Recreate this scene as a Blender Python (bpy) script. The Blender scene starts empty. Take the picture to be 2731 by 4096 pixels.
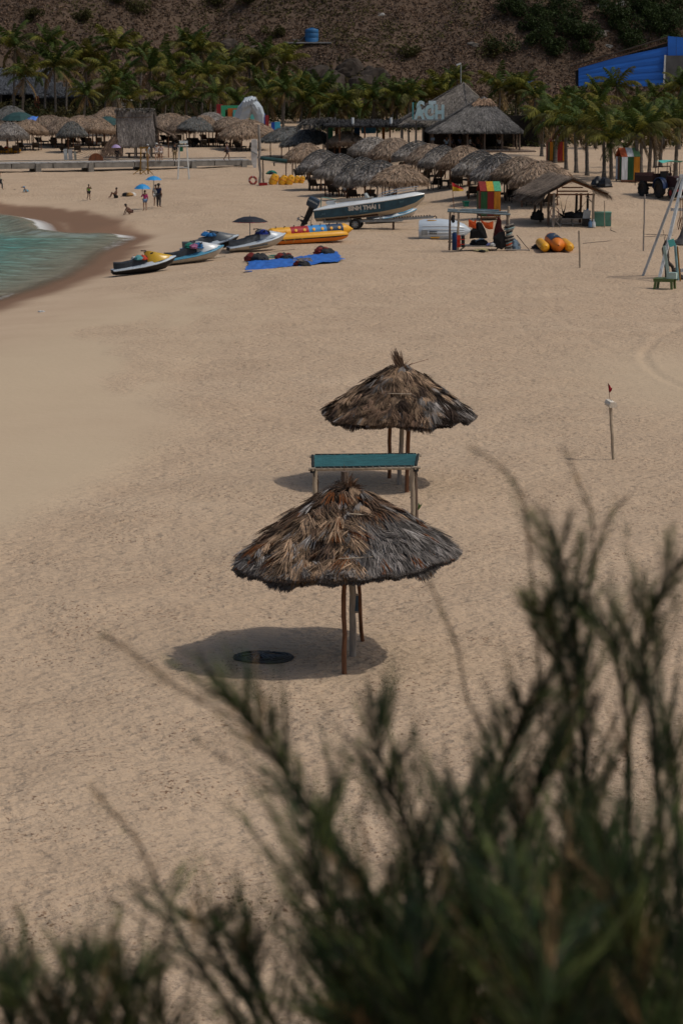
import bpy, bmesh, math, random
import numpy as np
from mathutils import Vector, Matrix, Euler

# ------------------------------------------------------------------ camera, light, exposure
SC = bpy.context.scene
COL = SC.collection
PW, PH, FPX = 2731.0, 4096.0, 10400.0       # photograph size and focal length, both in photograph pixels
CAMH, PITCH = 9.6, math.atan(1798.0 / 10400.0)
cam_d = bpy.data.cameras.new('camera')
cam = bpy.data.objects.new('camera', cam_d); COL.objects.link(cam)
cam.location = (0, 0, CAMH); cam.rotation_euler = (math.pi / 2 - PITCH, 0, 0)
cam_d.sensor_fit = 'VERTICAL'; cam_d.sensor_height = 36.0; cam_d.lens = 36.0 * FPX / PH
cam_d.clip_start = 0.1; cam_d.clip_end = 6000
cam_d.dof.use_dof = True; cam_d.dof.focus_distance = 48.0; cam_d.dof.aperture_fstop = 6.8
SC.camera = cam

SUN = Vector((1.11, -0.22, 1.65)).normalized()
SUN_EL = math.asin(SUN.z); SUN_AZ = math.atan2(SUN.x, SUN.y)
world = bpy.data.worlds.new('World'); SC.world = world; world.use_nodes = True
wn = world.node_tree; wn.nodes.clear()
sky = wn.nodes.new('ShaderNodeTexSky'); sky.sky_type = 'NISHITA'; sky.sun_disc = False
sky.sun_elevation = SUN_EL; sky.sun_rotation = SUN_AZ; sky.air_density = 1.2; sky.dust_density = 4.0
bg = wn.nodes.new('ShaderNodeBackground'); bg.inputs['Strength'].default_value = 0.115
wo = wn.nodes.new('ShaderNodeOutputWorld')
wn.links.new(sky.outputs[0], bg.inputs[0]); wn.links.new(bg.outputs[0], wo.inputs[0])
sun_d = bpy.data.lights.new('sun', 'SUN'); sun_d.energy = 2.5; sun_d.angle = math.radians(0.5); sun_d.color = (1.0, 0.94, 0.845)
sun = bpy.data.objects.new('sun', sun_d); COL.objects.link(sun)
sun.rotation_euler = SUN.to_track_quat('Z', 'Y').to_euler(); sun.location = (60, -20, 90)
SC.view_settings.view_transform = 'Standard'; SC.view_settings.look = 'None'
SC.view_settings.exposure = -0.54; SC.view_settings.gamma = 1.0
try: SC.view_settings.use_curve_mapping = False
except Exception: pass
SC.cycles.max_bounces = 6

# ------------------------------------------------------------------ small tools
R = math.radians
rnd = random.Random(7)
def sstep(a, b, x):
    t = np.clip((x - a) / (b - a), 0, 1); return t * t * (3 - 2 * t)
def _hash(ix, iy, s):
    n = np.sin(ix * 127.1 + iy * 311.7 + s * 74.7) * 43758.5453
    return n - np.floor(n)
def vnoise(x, y, s=0):
    ix, iy = np.floor(x), np.floor(y); fx, fy = x - ix, y - iy
    u, v = fx * fx * (3 - 2 * fx), fy * fy * (3 - 2 * fy)
    a, b = _hash(ix, iy, s), _hash(ix + 1, iy, s); c, d = _hash(ix, iy + 1, s), _hash(ix + 1, iy + 1, s)
    return (a + (b - a) * u) * (1 - v) + (c + (d - c) * u) * v
def fbm(x, y, s=0, o=4):
    t, a, n = 0.0, 0.5, 0.0
    for k in range(o):
        t = t + a * vnoise(x * 2 ** k, y * 2 ** k, s + k); n += a; a *= 0.5
    return t / n
def ray(px, py):
    v = Vector(((px - PW / 2) / FPX, -(py - PH / 2) / FPX, -1.0))
    return cam.rotation_euler.to_matrix() @ v
def at(px, py, Y):
    d = ray(px, py); t = Y / d.y
    return Vector((0, 0, CAMH)) + d * t
ZW = -0.9
def on_plane(px, py, z):
    d = ray(px, py); t = (z - CAMH) / d.z
    return Vector((0, 0, CAMH)) + d * t
def depth(v): return v.y * math.cos(PITCH) + (CAMH - v.z) * math.sin(PITCH)
def mpp(v): return depth(v) / FPX                  # metres per photograph pixel at a point

# shoreline read off the photograph, laid on the water level
_shore = [(0, 853), (90, 868), (170, 880), (222, 897), (246, 928), (330, 938), (430, 938), (520, 940), (562, 947), (572, 956),
          (545, 968), (505, 987), (450, 1012), (400, 1052), (330, 1100), (230, 1140), (110, 1182), (0, 1214)]
SHORE = [(on_plane(a, b, ZW).x, on_plane(a, b, ZW).y) for a, b in _shore]
SHORE = [(-400, 196), (-80, 186), (-40, 178)] + SHORE + [(-18, 96), (-30, 62), (-60, 20), (-400, -60)]
def poly_dist(x, y, poly):
    x = np.asarray(x, float); y = np.asarray(y, float)
    d = np.full(x.shape, 1e9); inside = np.zeros(x.shape, bool)
    for (ax, ay), (bx, by) in zip(poly, poly[1:] + poly[:1]):
        ex, ey = bx - ax, by - ay
        t = np.clip(((x - ax) * ex + (y - ay) * ey) / (ex * ex + ey * ey + 1e-9), 0, 1)
        d = np.minimum(d, (x - ax - t * ex) ** 2 + (y - ay - t * ey) ** 2)
        c = ((ay > y) != (by > y)) & (x < (bx - ax) * (y - ay) / (by - ay + 1e-12) + ax)
        inside ^= c
    d = np.sqrt(d)
    return np.where(inside, -d, d)
def shore_dist(x, y): return poly_dist(x, y, SHORE)
_py = [-60, 0, 130, 180, 215, 240, 262, 285, 310, 330, 345]
_pz = [0, 0, 0, 0.15, 0.4, 0.85, 1.7, 2.4, 3.0, 3.4, 3.7]
def hill_z(x, y):
    y0 = 334 + 5 * np.sin(x * 0.045 + 1.0) + 3 * (fbm(x * 0.06, y * 0.0 + 3, 5, 3) - .5) * 4
    g = y - y0
    z = np.where(g > 0, g * 0.74, g * 0.35)
    cliff = np.exp(-((x - 1.0) / 5.0) ** 2) + 0.7 * np.exp(-((x + 10.5) / 4.0) ** 2)
    z = z + cliff * 2.6 * (sstep(1, 5, g) - 0.5 * sstep(6, 20, g))
    z = z + (fbm(x * 0.12, y * 0.12, 9, 4) - .5) * 4.0 * sstep(0, 8, g)
    z = z + (fbm(x * 0.6, y * 0.6, 4, 3) - .5) * .8 * sstep(0, 4, g)
    gul = np.exp(-((x - 33 - (y - 340) * 0.25) / 4.5) ** 2)
    z = z - gul * 2.2 * sstep(2, 12, g)
    return 3.3 + z
def tz(x, y):
    """height of the bare ground"""
    x = np.asarray(x, float); y = np.asarray(y, float)
    z = np.interp(y, _py, _pz)
    z = z + 1.5 * sstep(148, 180, y) * sstep(2, 14, x) * (1 - sstep(225, 300, y))
    z = z + 8.0 * (1 - sstep(0.5, 17, y)) * 1.0
    d = shore_dist(x, y)
    t = np.clip(d / 15.0, 0, 1)
    zs = ZW + 0.004 + (z - ZW) * (1 - (1 - t) ** 2)
    zs = np.where(d < 0, ZW - 0.006 + np.maximum(d, -40) * 0.05, zs)
    return zs
def tzf(x, y): return float(tz(np.array([x]), np.array([y]))[0])
_YS = np.concatenate([np.geomspace(14, 340, 2600)])
def gp(px, py, dz=0.0):
    """where the sight line through a photograph pixel meets the ground raised by dz; returns the ground point"""
    d = ray(px, py); t = _YS / d.y
    xs, zs = d.x * t, CAMH + d.z * t
    g = tz(xs, _YS) + dz
    k = np.nonzero(zs <= g)[0]
    if len(k) == 0:
        Y = 330.0; return Vector((d.x * Y / d.y, Y, tzf(d.x * Y / d.y, Y)))
    k = max(k[0], 1); a, b = zs[k - 1] - g[k - 1], zs[k] - g[k]
    f = a / (a - b); Y = _YS[k - 1] + f * (_YS[k] - _YS[k - 1]); X = d.x * Y / d.y
    return Vector((X, Y, tzf(X, Y)))
_YH = np.linspace(328, 420, 1500)
def hp(px, py):
    """the same on the hill"""
    d = ray(px, py); t = _YH / d.y; xs, zs = d.x * t, CAMH + d.z * t
    k = np.nonzero(zs <= hill_z(xs, _YH))[0]; k = k[0] if len(k) else -1
    return Vector((float(xs[k]), float(_YH[k]), float(hill_z(xs[k:k + 1] if k >= 0 else xs[-1:], _YH[k:k + 1] if k >= 0 else _YH[-1:])[0])))

# ------------------------------------------------------------------ materials
MATS = {}
def pm(name, col=(.5, .5, .5), rough=.75, var=.18, scale=6.0, bump=.15, bscale=40.0, metal=0.0, attr=False, spec=.3, stretch=(1, 1, 1), col2=None, trans=0.0):
    """procedural material: noise-varied colour (per object), optional vertex colour, fine relief"""
    if name in MATS: return MATS[name]
    m = bpy.data.materials.new(name); m.use_nodes = True; nt = m.node_tree; N = nt.nodes; L = nt.links
    b = N['Principled BSDF']; b.inputs['Roughness'].default_value = rough; b.inputs['Metallic'].default_value = metal
    b.inputs['Specular IOR Level'].default_value = spec
    tc = N.new('ShaderNodeTexCoord'); mp = N.new('ShaderNodeMapping'); mp.inputs['Scale'].default_value = stretch
    L.new(tc.outputs['Object'], mp.inputs['Vector'])
    oi = N.new('ShaderNodeObjectInfo'); mu = N.new('ShaderNodeMath'); mu.operation = 'MULTIPLY'; mu.inputs[1].default_value = 40
    L.new(oi.outputs['Random'], mu.inputs[0])
    nz = N.new('ShaderNodeTexNoise'); nz.noise_dimensions = '4D'; nz.inputs['Scale'].default_value = scale; nz.inputs['Detail'].default_value = 5
    L.new(mp.outputs[0], nz.inputs['Vector']); L.new(mu.outputs[0], nz.inputs['W'])
    rm = N.new('ShaderNodeMapRange'); rm.inputs['From Min'].default_value = .3; rm.inputs['From Max'].default_value = .7
    L.new(nz.outputs['Fac'], rm.inputs['Value'])
    if attr:
        rm.inputs['To Min'].default_value = 1 - var; rm.inputs['To Max'].default_value = 1 + var
        a = N.new('ShaderNodeAttribute'); a.attribute_name = 'Col'
        mx = N.new('ShaderNodeVectorMath'); mx.operation = 'SCALE'
        L.new(a.outputs['Color'], mx.inputs[0]); L.new(rm.outputs[0], mx.inputs['Scale']); L.new(mx.outputs[0], b.inputs['Base Color'])
    else:
        mx = N.new('ShaderNodeMix'); mx.data_type = 'RGBA'; rm.inputs['To Min'].default_value = 0; rm.inputs['To Max'].default_value = 1
        c2 = col2 or tuple(min(1, c * (1 + var)) for c in col); c1 = col if col2 else tuple(c * (1 - var) for c in col)
        mx.inputs[6].default_value = (*c1, 1); mx.inputs[7].default_value = (*c2, 1)
        L.new(rm.outputs[0], mx.inputs[0]); L.new(mx.outputs[2], b.inputs['Base Color'])
    if bump:
        n2 = N.new('ShaderNodeTexNoise'); n2.inputs['Scale'].default_value = bscale; n2.inputs['Detail'].default_value = 3
        L.new(mp.outputs[0], n2.inputs['Vector'])
        bp = N.new('ShaderNodeBump'); bp.inputs['Strength'].default_value = bump; bp.inputs['Distance'].default_value = .02
        L.new(n2.outputs['Fac'], bp.inputs['Height']); L.new(bp.outputs[0], b.inputs['Normal'])
    if trans:
        tr = N.new('ShaderNodeBsdfTranslucent'); ms = N.new('ShaderNodeMixShader'); ms.inputs[0].default_value = trans
        src = b.inputs['Base Color'].links[0].from_socket
        L.new(src, tr.inputs['Color']); out = N['Material Output']
        L.new(b.outputs[0], ms.inputs[1]); L.new(tr.outputs[0], ms.inputs[2]); L.new(ms.outputs[0], out.inputs[0])
    MATS[name] = m; return m
M_ATTR = pm('painted_surface', attr=True, rough=.6, var=.12, scale=5)
M_THATCH = pm('thatch', attr=True, rough=.9, var=.3, scale=9, bump=0, spec=.1)
M_LEAF = pm('palm_leaf', attr=True, rough=.6, var=.35, scale=.7, bump=0, spec=.12, trans=.2)
M_WOOD = pm('weathered_wood', (.14, .10, .075), .85, .4, 4, .5, 30, stretch=(6, 6, 1))
M_BROWN = pm('brown_pole_wood', (.15, .065, .03), .7, .45, 3, .4, 30, stretch=(6, 6, .7))
M_GREYW = pm('grey_pole_wood', (.27, .24, .21), .85, .4, 5, .5, 30, stretch=(6, 6, .7))
M_BAMBOO = pm('bamboo', (.33, .27, .20), .6, .35, 4, .3, 30, stretch=(4, 4, 1))
M_DARKW = pm('dark_lounger_wood', (.035, .028, .024), .7, .4, 4, .4, 30)
M_WHITE = pm('white_gelcoat', (.62, .65, .66), .3, .1, 2, .02, 20, spec=.5)
M_BLACK = pm('black_plastic', (.012, .012, .014), .45, .4, 8, .2, 60)
M_RUB = pm('black_rubber', (.018, .018, .018), .8, .4, 8, .3, 60)
M_STEEL = pm('steel', (.35, .36, .37), .4, .2, 8, .1, 60, metal=.8)
M_RUST = pm('rusty_steel', (.09, .055, .04), .8, .5, 6, .4, 50, metal=.2)
M_GREYM = pm('grey_painted_metal', (.25, .26, .26), .5, .3, 6, .2, 50)
M_YELLOW = pm('yellow_vinyl', (.68, .33, .015), .45, .1, 3, .05, 30, spec=.4)
M_ORANGE = pm('orange_vinyl', (.62, .17, .012), .5, .1, 3, .05, 30, spec=.4)
M_RED = pm('red_vinyl', (.33, .016, .018), .5, .15, 3, .1, 30)
M_BLUE = pm('bright_blue_vinyl', (.04, .22, .50), .5, .12, 3, .1, 30)
M_NAVY = pm('navy_paint', (.016, .070, .112), .4, .3, 3, .05, 30, spec=.4)
M_NAVYV = pm('navy_vinyl', (.02, .045, .09), .5, .2, 3, .1, 30)
M_TARP = pm('blue_tarpaulin', (.018, .125, .47), .5, .25, 2, .3, 12, spec=.35)
M_TEAL = pm('teal_cloth', (.022, .105, .115), .85, .4, 5, .6, 70, stretch=(1, 6, 6))
M_SKIN = pm('skin', (.30, .16, .10), .6, .12, 6, .05, 60)
M_SKIN2 = pm('tanned_skin', (.16, .08, .05), .6, .15, 6, .05, 60)
M_HAIR = pm('black_hair', (.012, .010, .009), .6, .3, 30, .4, 120)

# ------------------------------------------------------------------ meshes and objects
def cattr(me, C):
    a = me.color_attributes.new('Col', 'FLOAT_COLOR', 'POINT')
    C = np.asarray(C, np.float32)
    if C.shape[1] == 3: C = np.concatenate([C, np.ones((len(C), 1), np.float32)], 1)
    a.data.foreach_set('color', C.ravel())
def npmesh(name, V, F, C=None, mat=None, smooth=False):
    V = np.asarray(V, np.float32); F = np.asarray(F, np.int32); k = F.shape[1]
    me = bpy.data.meshes.new(name)
    me.vertices.add(len(V)); me.vertices.foreach_set('co', V.ravel())
    me.loops.add(F.size); me.loops.foreach_set('vertex_index', F.ravel())
    me.polygons.add(len(F)); me.polygons.foreach_set('loop_start', np.arange(len(F), dtype=np.int32) * k)
    try: me.polygons.foreach_set('loop_total', np.full(len(F), k, np.int32))
    except Exception: pass
    me.polygons.foreach_set('use_smooth', np.full(len(F), smooth, bool))
    me.update(calc_edges=True)
    if C is not None: cattr(me, C)
    if mat: me.materials.append(mat)
    return me
def link(name, data, parent=None, loc=None, rot=None, scale=None):
    o = bpy.data.objects.new(name, data); COL.objects.link(o)
    if parent is not None: o.parent = parent
    if loc is not None: o.location = loc
    if rot is not None: o.rotation_euler = rot
    if scale is not None: o.scale = scale if hasattr(scale, '__len__') else (scale,) * 3
    return o
def tag(o, label, cat, group=None):
    o['label'] = label; o['category'] = cat
    if group: o['group'] = group
    return o
def thing(name, label, cat, loc=(0, 0, 0), rz=0.0, group=None, rot=None):
    o = bpy.data.objects.new(name, None); COL.objects.link(o); o.empty_display_size = .3
    o.location = loc; o.rotation_euler = rot if rot else (0, 0, rz)
    return tag(o, label, cat, group)
def copy_tree(o, parent=None):
    c = o.copy(); COL.objects.link(c); c.parent = parent
    for ch in list(o.children): copy_tree(ch, c)
    return c
class MB:
    def __init__(s): s.v = []; s.f = []; s.c = []; s.col = (1, 1, 1); s.M = Matrix.Identity(4)
    def add(s, vs, fs):
        o = len(s.v)
        for p in vs:
            s.v.append(tuple(s.M @ Vector(p))); s.c.append(s.col)
        for f in fs: s.f.append(tuple(i + o for i in f))
        return s
    def box(s, c, d, rot=None, bev=0.0, taper=1.0):
        x, y, z = d[0] / 2, d[1] / 2, d[2] / 2; t = taper
        P = [(-x, -y, -z), (x, -y, -z), (x, y, -z), (-x, y, -z), (-x * t, -y * t, z), (x * t, -y * t, z), (x * t, y * t, z), (-x * t, y * t, z)]
        q = Euler(rot).to_matrix() if rot else Matrix.Identity(3); c = Vector(c)
        return s.add([q @ Vector(p) + c for p in P], [(0, 3, 2, 1), (4, 5, 6, 7), (0, 1, 5, 4), (1, 2, 6, 5), (2, 3, 7, 6), (3, 0, 4, 7)])
    def tube(s, pts, r, n=6, caps=True, closed=False, flat=1.0):
        pts = [Vector(p) for p in pts]; k = len(pts)
        rr = r if hasattr(r, '__len__') else [r] * k
        vs = []; fs = []; up = None
        for i, p in enumerate(pts):
            if closed: d = pts[(i + 1) % k] - pts[i - 1]
            else: d = pts[min(i + 1, k - 1)] - pts[max(i - 1, 0)]
            d.normalize()
            if up is None: up = Vector((0, 0, 1)) if abs(d.z) < .9 else Vector((0, 1, 0))
            a = d.cross(up)
            if a.length < 1e-4: a = d.orthogonal()
            a.normalize(); b = a.cross(d); up = b
            for j in range(n):
                t = 2 * math.pi * j / n; vs.append(p + (a * math.cos(t) + b * math.sin(t) * flat) * rr[i])
        m = k if closed else k - 1
        for i in range(m):
            for j in range(n):
                A = i * n + j; B = i * n + (j + 1) % n; C = ((i + 1) % k) * n + (j + 1) % n; D = ((i + 1) % k) * n + j
                fs.append((A, B, C, D))
        if caps and not closed: fs.append(tuple(range(n - 1, -1, -1))); fs.append(tuple((k - 1) * n + j for j in range(n)))
        return s.add(vs, fs)
    def lathe(s, prof, n=16, c=(0, 0, 0), caps=True):
        vs = []; fs = []; k = len(prof)
        for r, z in prof:
            for j in range(n): t = 2 * math.pi * j / n; vs.append((c[0] + r * math.cos(t), c[1] + r * math.sin(t), c[2] + z))
        for i in range(k - 1):
            for j in range(n): fs.append((i * n + j, i * n + (j + 1) % n, (i + 1) * n + (j + 1) % n, (i + 1) * n + j))
        if caps: fs.append(tuple(range(n - 1, -1, -1))); fs.append(tuple((k - 1) * n + j for j in range(n)))
        return s.add(vs, fs)
    def ball(s, c, r, n=10, m=7):
        r = r if hasattr(r, '__len__') else (r, r, r); vs = [(c[0], c[1], c[2] - r[2])]; fs = []
        for i in range(1, m):
            a = -math.pi / 2 + math.pi * i / m
            for j in range(n): t = 2 * math.pi * j / n; vs.append((c[0] + r[0] * math.cos(a) * math.cos(t), c[1] + r[1] * math.cos(a) * math.sin(t), c[2] + r[2] * math.sin(a)))
        vs.append((c[0], c[1], c[2] + r[2])); e = len(vs) - 1
        for j in range(n): fs.append((0, 1 + (j + 1) % n, 1 + j)); fs.append((e, e - n + j, e - n + (j + 1) % n))
        for i in range(m - 2):
            for j in range(n): A = 1 + i * n; fs.append((A + j, A + (j + 1) % n, A + n + (j + 1) % n, A + n + j))
        return s.add(vs, fs)
    def loft(s, rings, closed=True, caps=True):
        n = len(rings[0]); vs = [p for r in rings for p in r]; fs = []
        for i in range(len(rings) - 1):
            for j in range(n if closed else n - 1): fs.append((i * n + j, i * n + (j + 1) % n, (i + 1) * n + (j + 1) % n, (i + 1) * n + j))
        if caps and closed: fs.append(tuple(range(n - 1, -1, -1))); fs.append(tuple((len(rings) - 1) * n + j for j in range(n)))
        return s.add(vs, fs)
    def prism(s, poly, a, b, axis='z'):
        n = len(poly)
        def P(p, h): return (p[0], p[1], h) if axis == 'z' else ((p[0], h, p[1]) if axis == 'y' else (h, p[0], p[1]))
        return s.add([P(p, a) for p in poly] + [P(p, b) for p in poly],
                     [tuple(range(n - 1, -1, -1)), tuple(range(n, 2 * n))] + [(i, (i + 1) % n, n + (i + 1) % n, n + i) for i in range(n)])
    def quad(s, a, b, c, d): return s.add([a, b, c, d], [(0, 1, 2, 3)])
    def mesh(s, name, mat, smooth=False):
        me = bpy.data.meshes.new(name); me.from_pydata(s.v, [], s.f); me.update()
        bm = bmesh.new(); bm.from_mesh(me); bmesh.ops.recalc_face_normals(bm, faces=bm.faces); bm.to_mesh(me); bm.free()
        if smooth:
            me.polygons.foreach_set('use_smooth', np.ones(len(me.polygons), bool))
            try: me.set_sharp_from_angle(angle=R(42))
            except Exception: pass
        if mat is M_ATTR or mat is M_THATCH or mat is M_LEAF: cattr(me, s.c)
        me.materials.append(mat); return me
    def build(s, name, mat, parent=None, smooth=False, loc=None, rot=None):
        return link(name, s.mesh(name, mat, smooth), parent, loc, rot)
def B(): return MB()
def noisy_tube(p, q, r0, r1, k=6, amp=.02, seed=0, n=8, joints=0):
    g = random.Random(seed); p, q = Vector(p), Vector(q); pts = []; rr = []
    for i in range(k + 1):
        t = i / k; e = p.lerp(q, t); e = e + Vector((g.uniform(-amp, amp), g.uniform(-amp, amp), 0)) * (0 < i < k)
        pts.append(e); rr.append((r0 + (r1 - r0) * t) * g.uniform(.93, 1.07))
    m = MB(); m.tube(pts, rr, n)
    for j in range(joints):
        t = (j + .6) / joints; c = p.lerp(q, t); d = (q - p).normalized() * .012; r = (r0 + (r1 - r0) * t) * 1.13
        m.tube([c - d, c + d], r, n)
    return m
def evaluated(o):
    """evaluate one object in an empty side scene, so that the big scene is not re-evaluated each time"""
    sc = bpy.data.scenes.new('workbench'); sc.collection.objects.link(o); vl = sc.view_layers[0]; vl.update()
    me = bpy.data.meshes.new_from_object(o.evaluated_get(vl.depsgraph)); bpy.data.objects.remove(o); bpy.data.scenes.remove(sc); return me
def text_mesh(txt, size, mat, ext=.004, bold=0.0):
    cu = bpy.data.curves.new('lettering', 'FONT'); cu.body = txt; cu.size = size; cu.extrude = ext; cu.offset = bold
    cu.align_x = 'CENTER'; cu.resolution_u = 3
    o = bpy.data.objects.new('lettering', cu); me = evaluated(o); me.materials.clear(); me.materials.append(mat); return me
def blades(P, D, W, L, w, C, bend=.12, tip=.35, g=None):
    """many flat blades: base points P, directions D, sideways W, lengths L, widths w, colours C -> arrays"""
    n = len(P); N = np.cross(W, D); L = L[:, None]; w = w[:, None]
    m = P + D * L * .5 + N * L * bend; e = P + D * L + N * L * 0.0
    V = np.stack([P - W * w * .5, P + W * w * .5, m + W * w * .5, m - W * w * .5, e + W * w * .5 * tip, e - W * w * .5 * tip], 1).reshape(-1, 3)
    i = np.arange(n)[:, None] * 6
    F = np.concatenate([i + np.array([[0, 1, 2, 3]]), i + np.array([[3, 2, 4, 5]])], 0)
    CC = np.repeat(C[:, None, :], 6, 1).reshape(-1, 3)
    return V, F, CC
def merge(parts):
    o = 0; Vs, Fs, Cs = [], [], []
    for V, F, C in parts: Vs.append(V); Fs.append(F + o); Cs.append(C); o += len(V)
    return np.concatenate(Vs), np.concatenate(Fs), np.concatenate(Cs)
ORD = ['first', 'second', 'third', 'fourth', 'fifth', 'sixth', 'seventh', 'eighth', 'ninth', 'tenth', 'eleventh', 'twelfth', 'thirteenth', 'fourteenth', 'fifteenth', 'sixteenth', 'seventeenth', 'eighteenth', 'nineteenth', 'twentieth', 'twenty-first', 'twenty-second', 'twenty-third', 'twenty-fourth', 'twenty-fifth', 'twenty-sixth', 'twenty-seventh', 'twenty-eighth', 'twenty-ninth', 'thirtieth']

# ------------------------------------------------------------------ the setting: sand, water, hill
def nodes_sand():
    m = bpy.data.materials.new('beach_sand'); m.use_nodes = True; nt = m.node_tree; N = nt.nodes; L = nt.links
    b = N['Principled BSDF']; b.inputs['Specular IOR Level'].default_value = .2
    tc = N.new('ShaderNodeTexCoord')
    def noise(scale, det=4, st=(1, 1, 1)):
        mp = N.new('ShaderNodeMapping'); mp.inputs['Scale'].default_value = st; L.new(tc.outputs['Object'], mp.inputs['Vector'])
        n = N.new('ShaderNodeTexNoise'); n.inputs['Scale'].default_value = scale; n.inputs['Detail'].default_value = det
        L.new(mp.outputs[0], n.inputs['Vector']); return n.outputs['Fac']
    def rng(s, a, b_, c=0, d=1):
        r = N.new('ShaderNodeMapRange'); L.new(s, r.inputs['Value'])
        for k, v in zip(('From Min', 'From Max', 'To Min', 'To Max'), (a, b_, c, d)): r.inputs[k].default_value = v
        return r.outputs[0]
    def mix(f, c1, c2):
        x = N.new('ShaderNodeMix'); x.data_type = 'RGBA'; L.new(f, x.inputs[0])
        for k, c in ((6, c1), (7, c2)):
            if isinstance(c, tuple): x.inputs[k].default_value = (*c, 1)
            else: L.new(c, x.inputs[k])
        return x.outputs[2]
    def math_(op, a, b_):
        x = N.new('ShaderNodeMath'); x.operation = op
        for k, v in ((0, a), (1, b_)):
            if isinstance(v, (int, float)): x.inputs[k].default_value = v
            else: L.new(v, x.inputs[k])
        return x.outputs[0]
    at_ = N.new('ShaderNodeAttribute'); at_.attribute_name = 'Col'      # R wet, G trodden, B pale
    sep = N.new('ShaderNodeSeparateColor'); L.new(at_.outputs['Color'], sep.inputs[0])
    wet, trod, pale = sep.outputs[0], sep.outputs[1], sep.outputs[2]
    big = rng(noise(.12, 5), .35, .65)
    c = mix(big, (.455, .336, .232), (.515, .390, .274))
    c = mix(rng(noise(1.3, 4), .35, .68), c, (.492, .368, .256))
    c = mix(rng(noise(.45, 4), .40, .66, 0, .55), c, (.425, .311, .212))
    c = mix(pale, c, (.52, .415, .285))
    c = mix(rng(noise(55, 2), .38, .62, 0, .35), c, (.375, .270, .178))
    # dark flecks in the trodden sand: painted footprint shadows mixed with debris
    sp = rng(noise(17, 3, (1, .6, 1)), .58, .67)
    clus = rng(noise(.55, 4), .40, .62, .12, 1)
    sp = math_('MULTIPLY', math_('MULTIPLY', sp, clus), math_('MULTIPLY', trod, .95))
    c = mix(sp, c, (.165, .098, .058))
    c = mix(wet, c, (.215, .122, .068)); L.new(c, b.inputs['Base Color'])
    L.new(rng(wet, 0, 1, .95, .5), b.inputs['Roughness'])
    h = math_('ADD', math_('MULTIPLY', noise(4.2, 3, (.8, 1.2, 1)), 1.3), math_('MULTIPLY', noise(11, 3), .6))
    v = N.new('ShaderNodeTexVoronoi'); v.inputs['Scale'].default_value = 3.3; v.inputs['Randomness'].default_value = 1
    L.new(tc.outputs['Object'], v.inputs['Vector'])
    h = math_('ADD', h, math_('MULTIPLY', rng(v.outputs['Distance'], 0, .45), .5))
    bp = N.new('ShaderNodeBump'); bp.inputs['Distance'].default_value = .085; L.new(h, bp.inputs['Height'])
    L.new(math_('MULTIPLY', rng(trod, 0, 1, .12, .95), rng(wet, 0, 1, 1, .06)), bp.inputs['Strength'])
    L.new(bp.outputs[0], b.inputs['Normal'])
    return m
M_SAND = nodes_sand()
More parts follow.
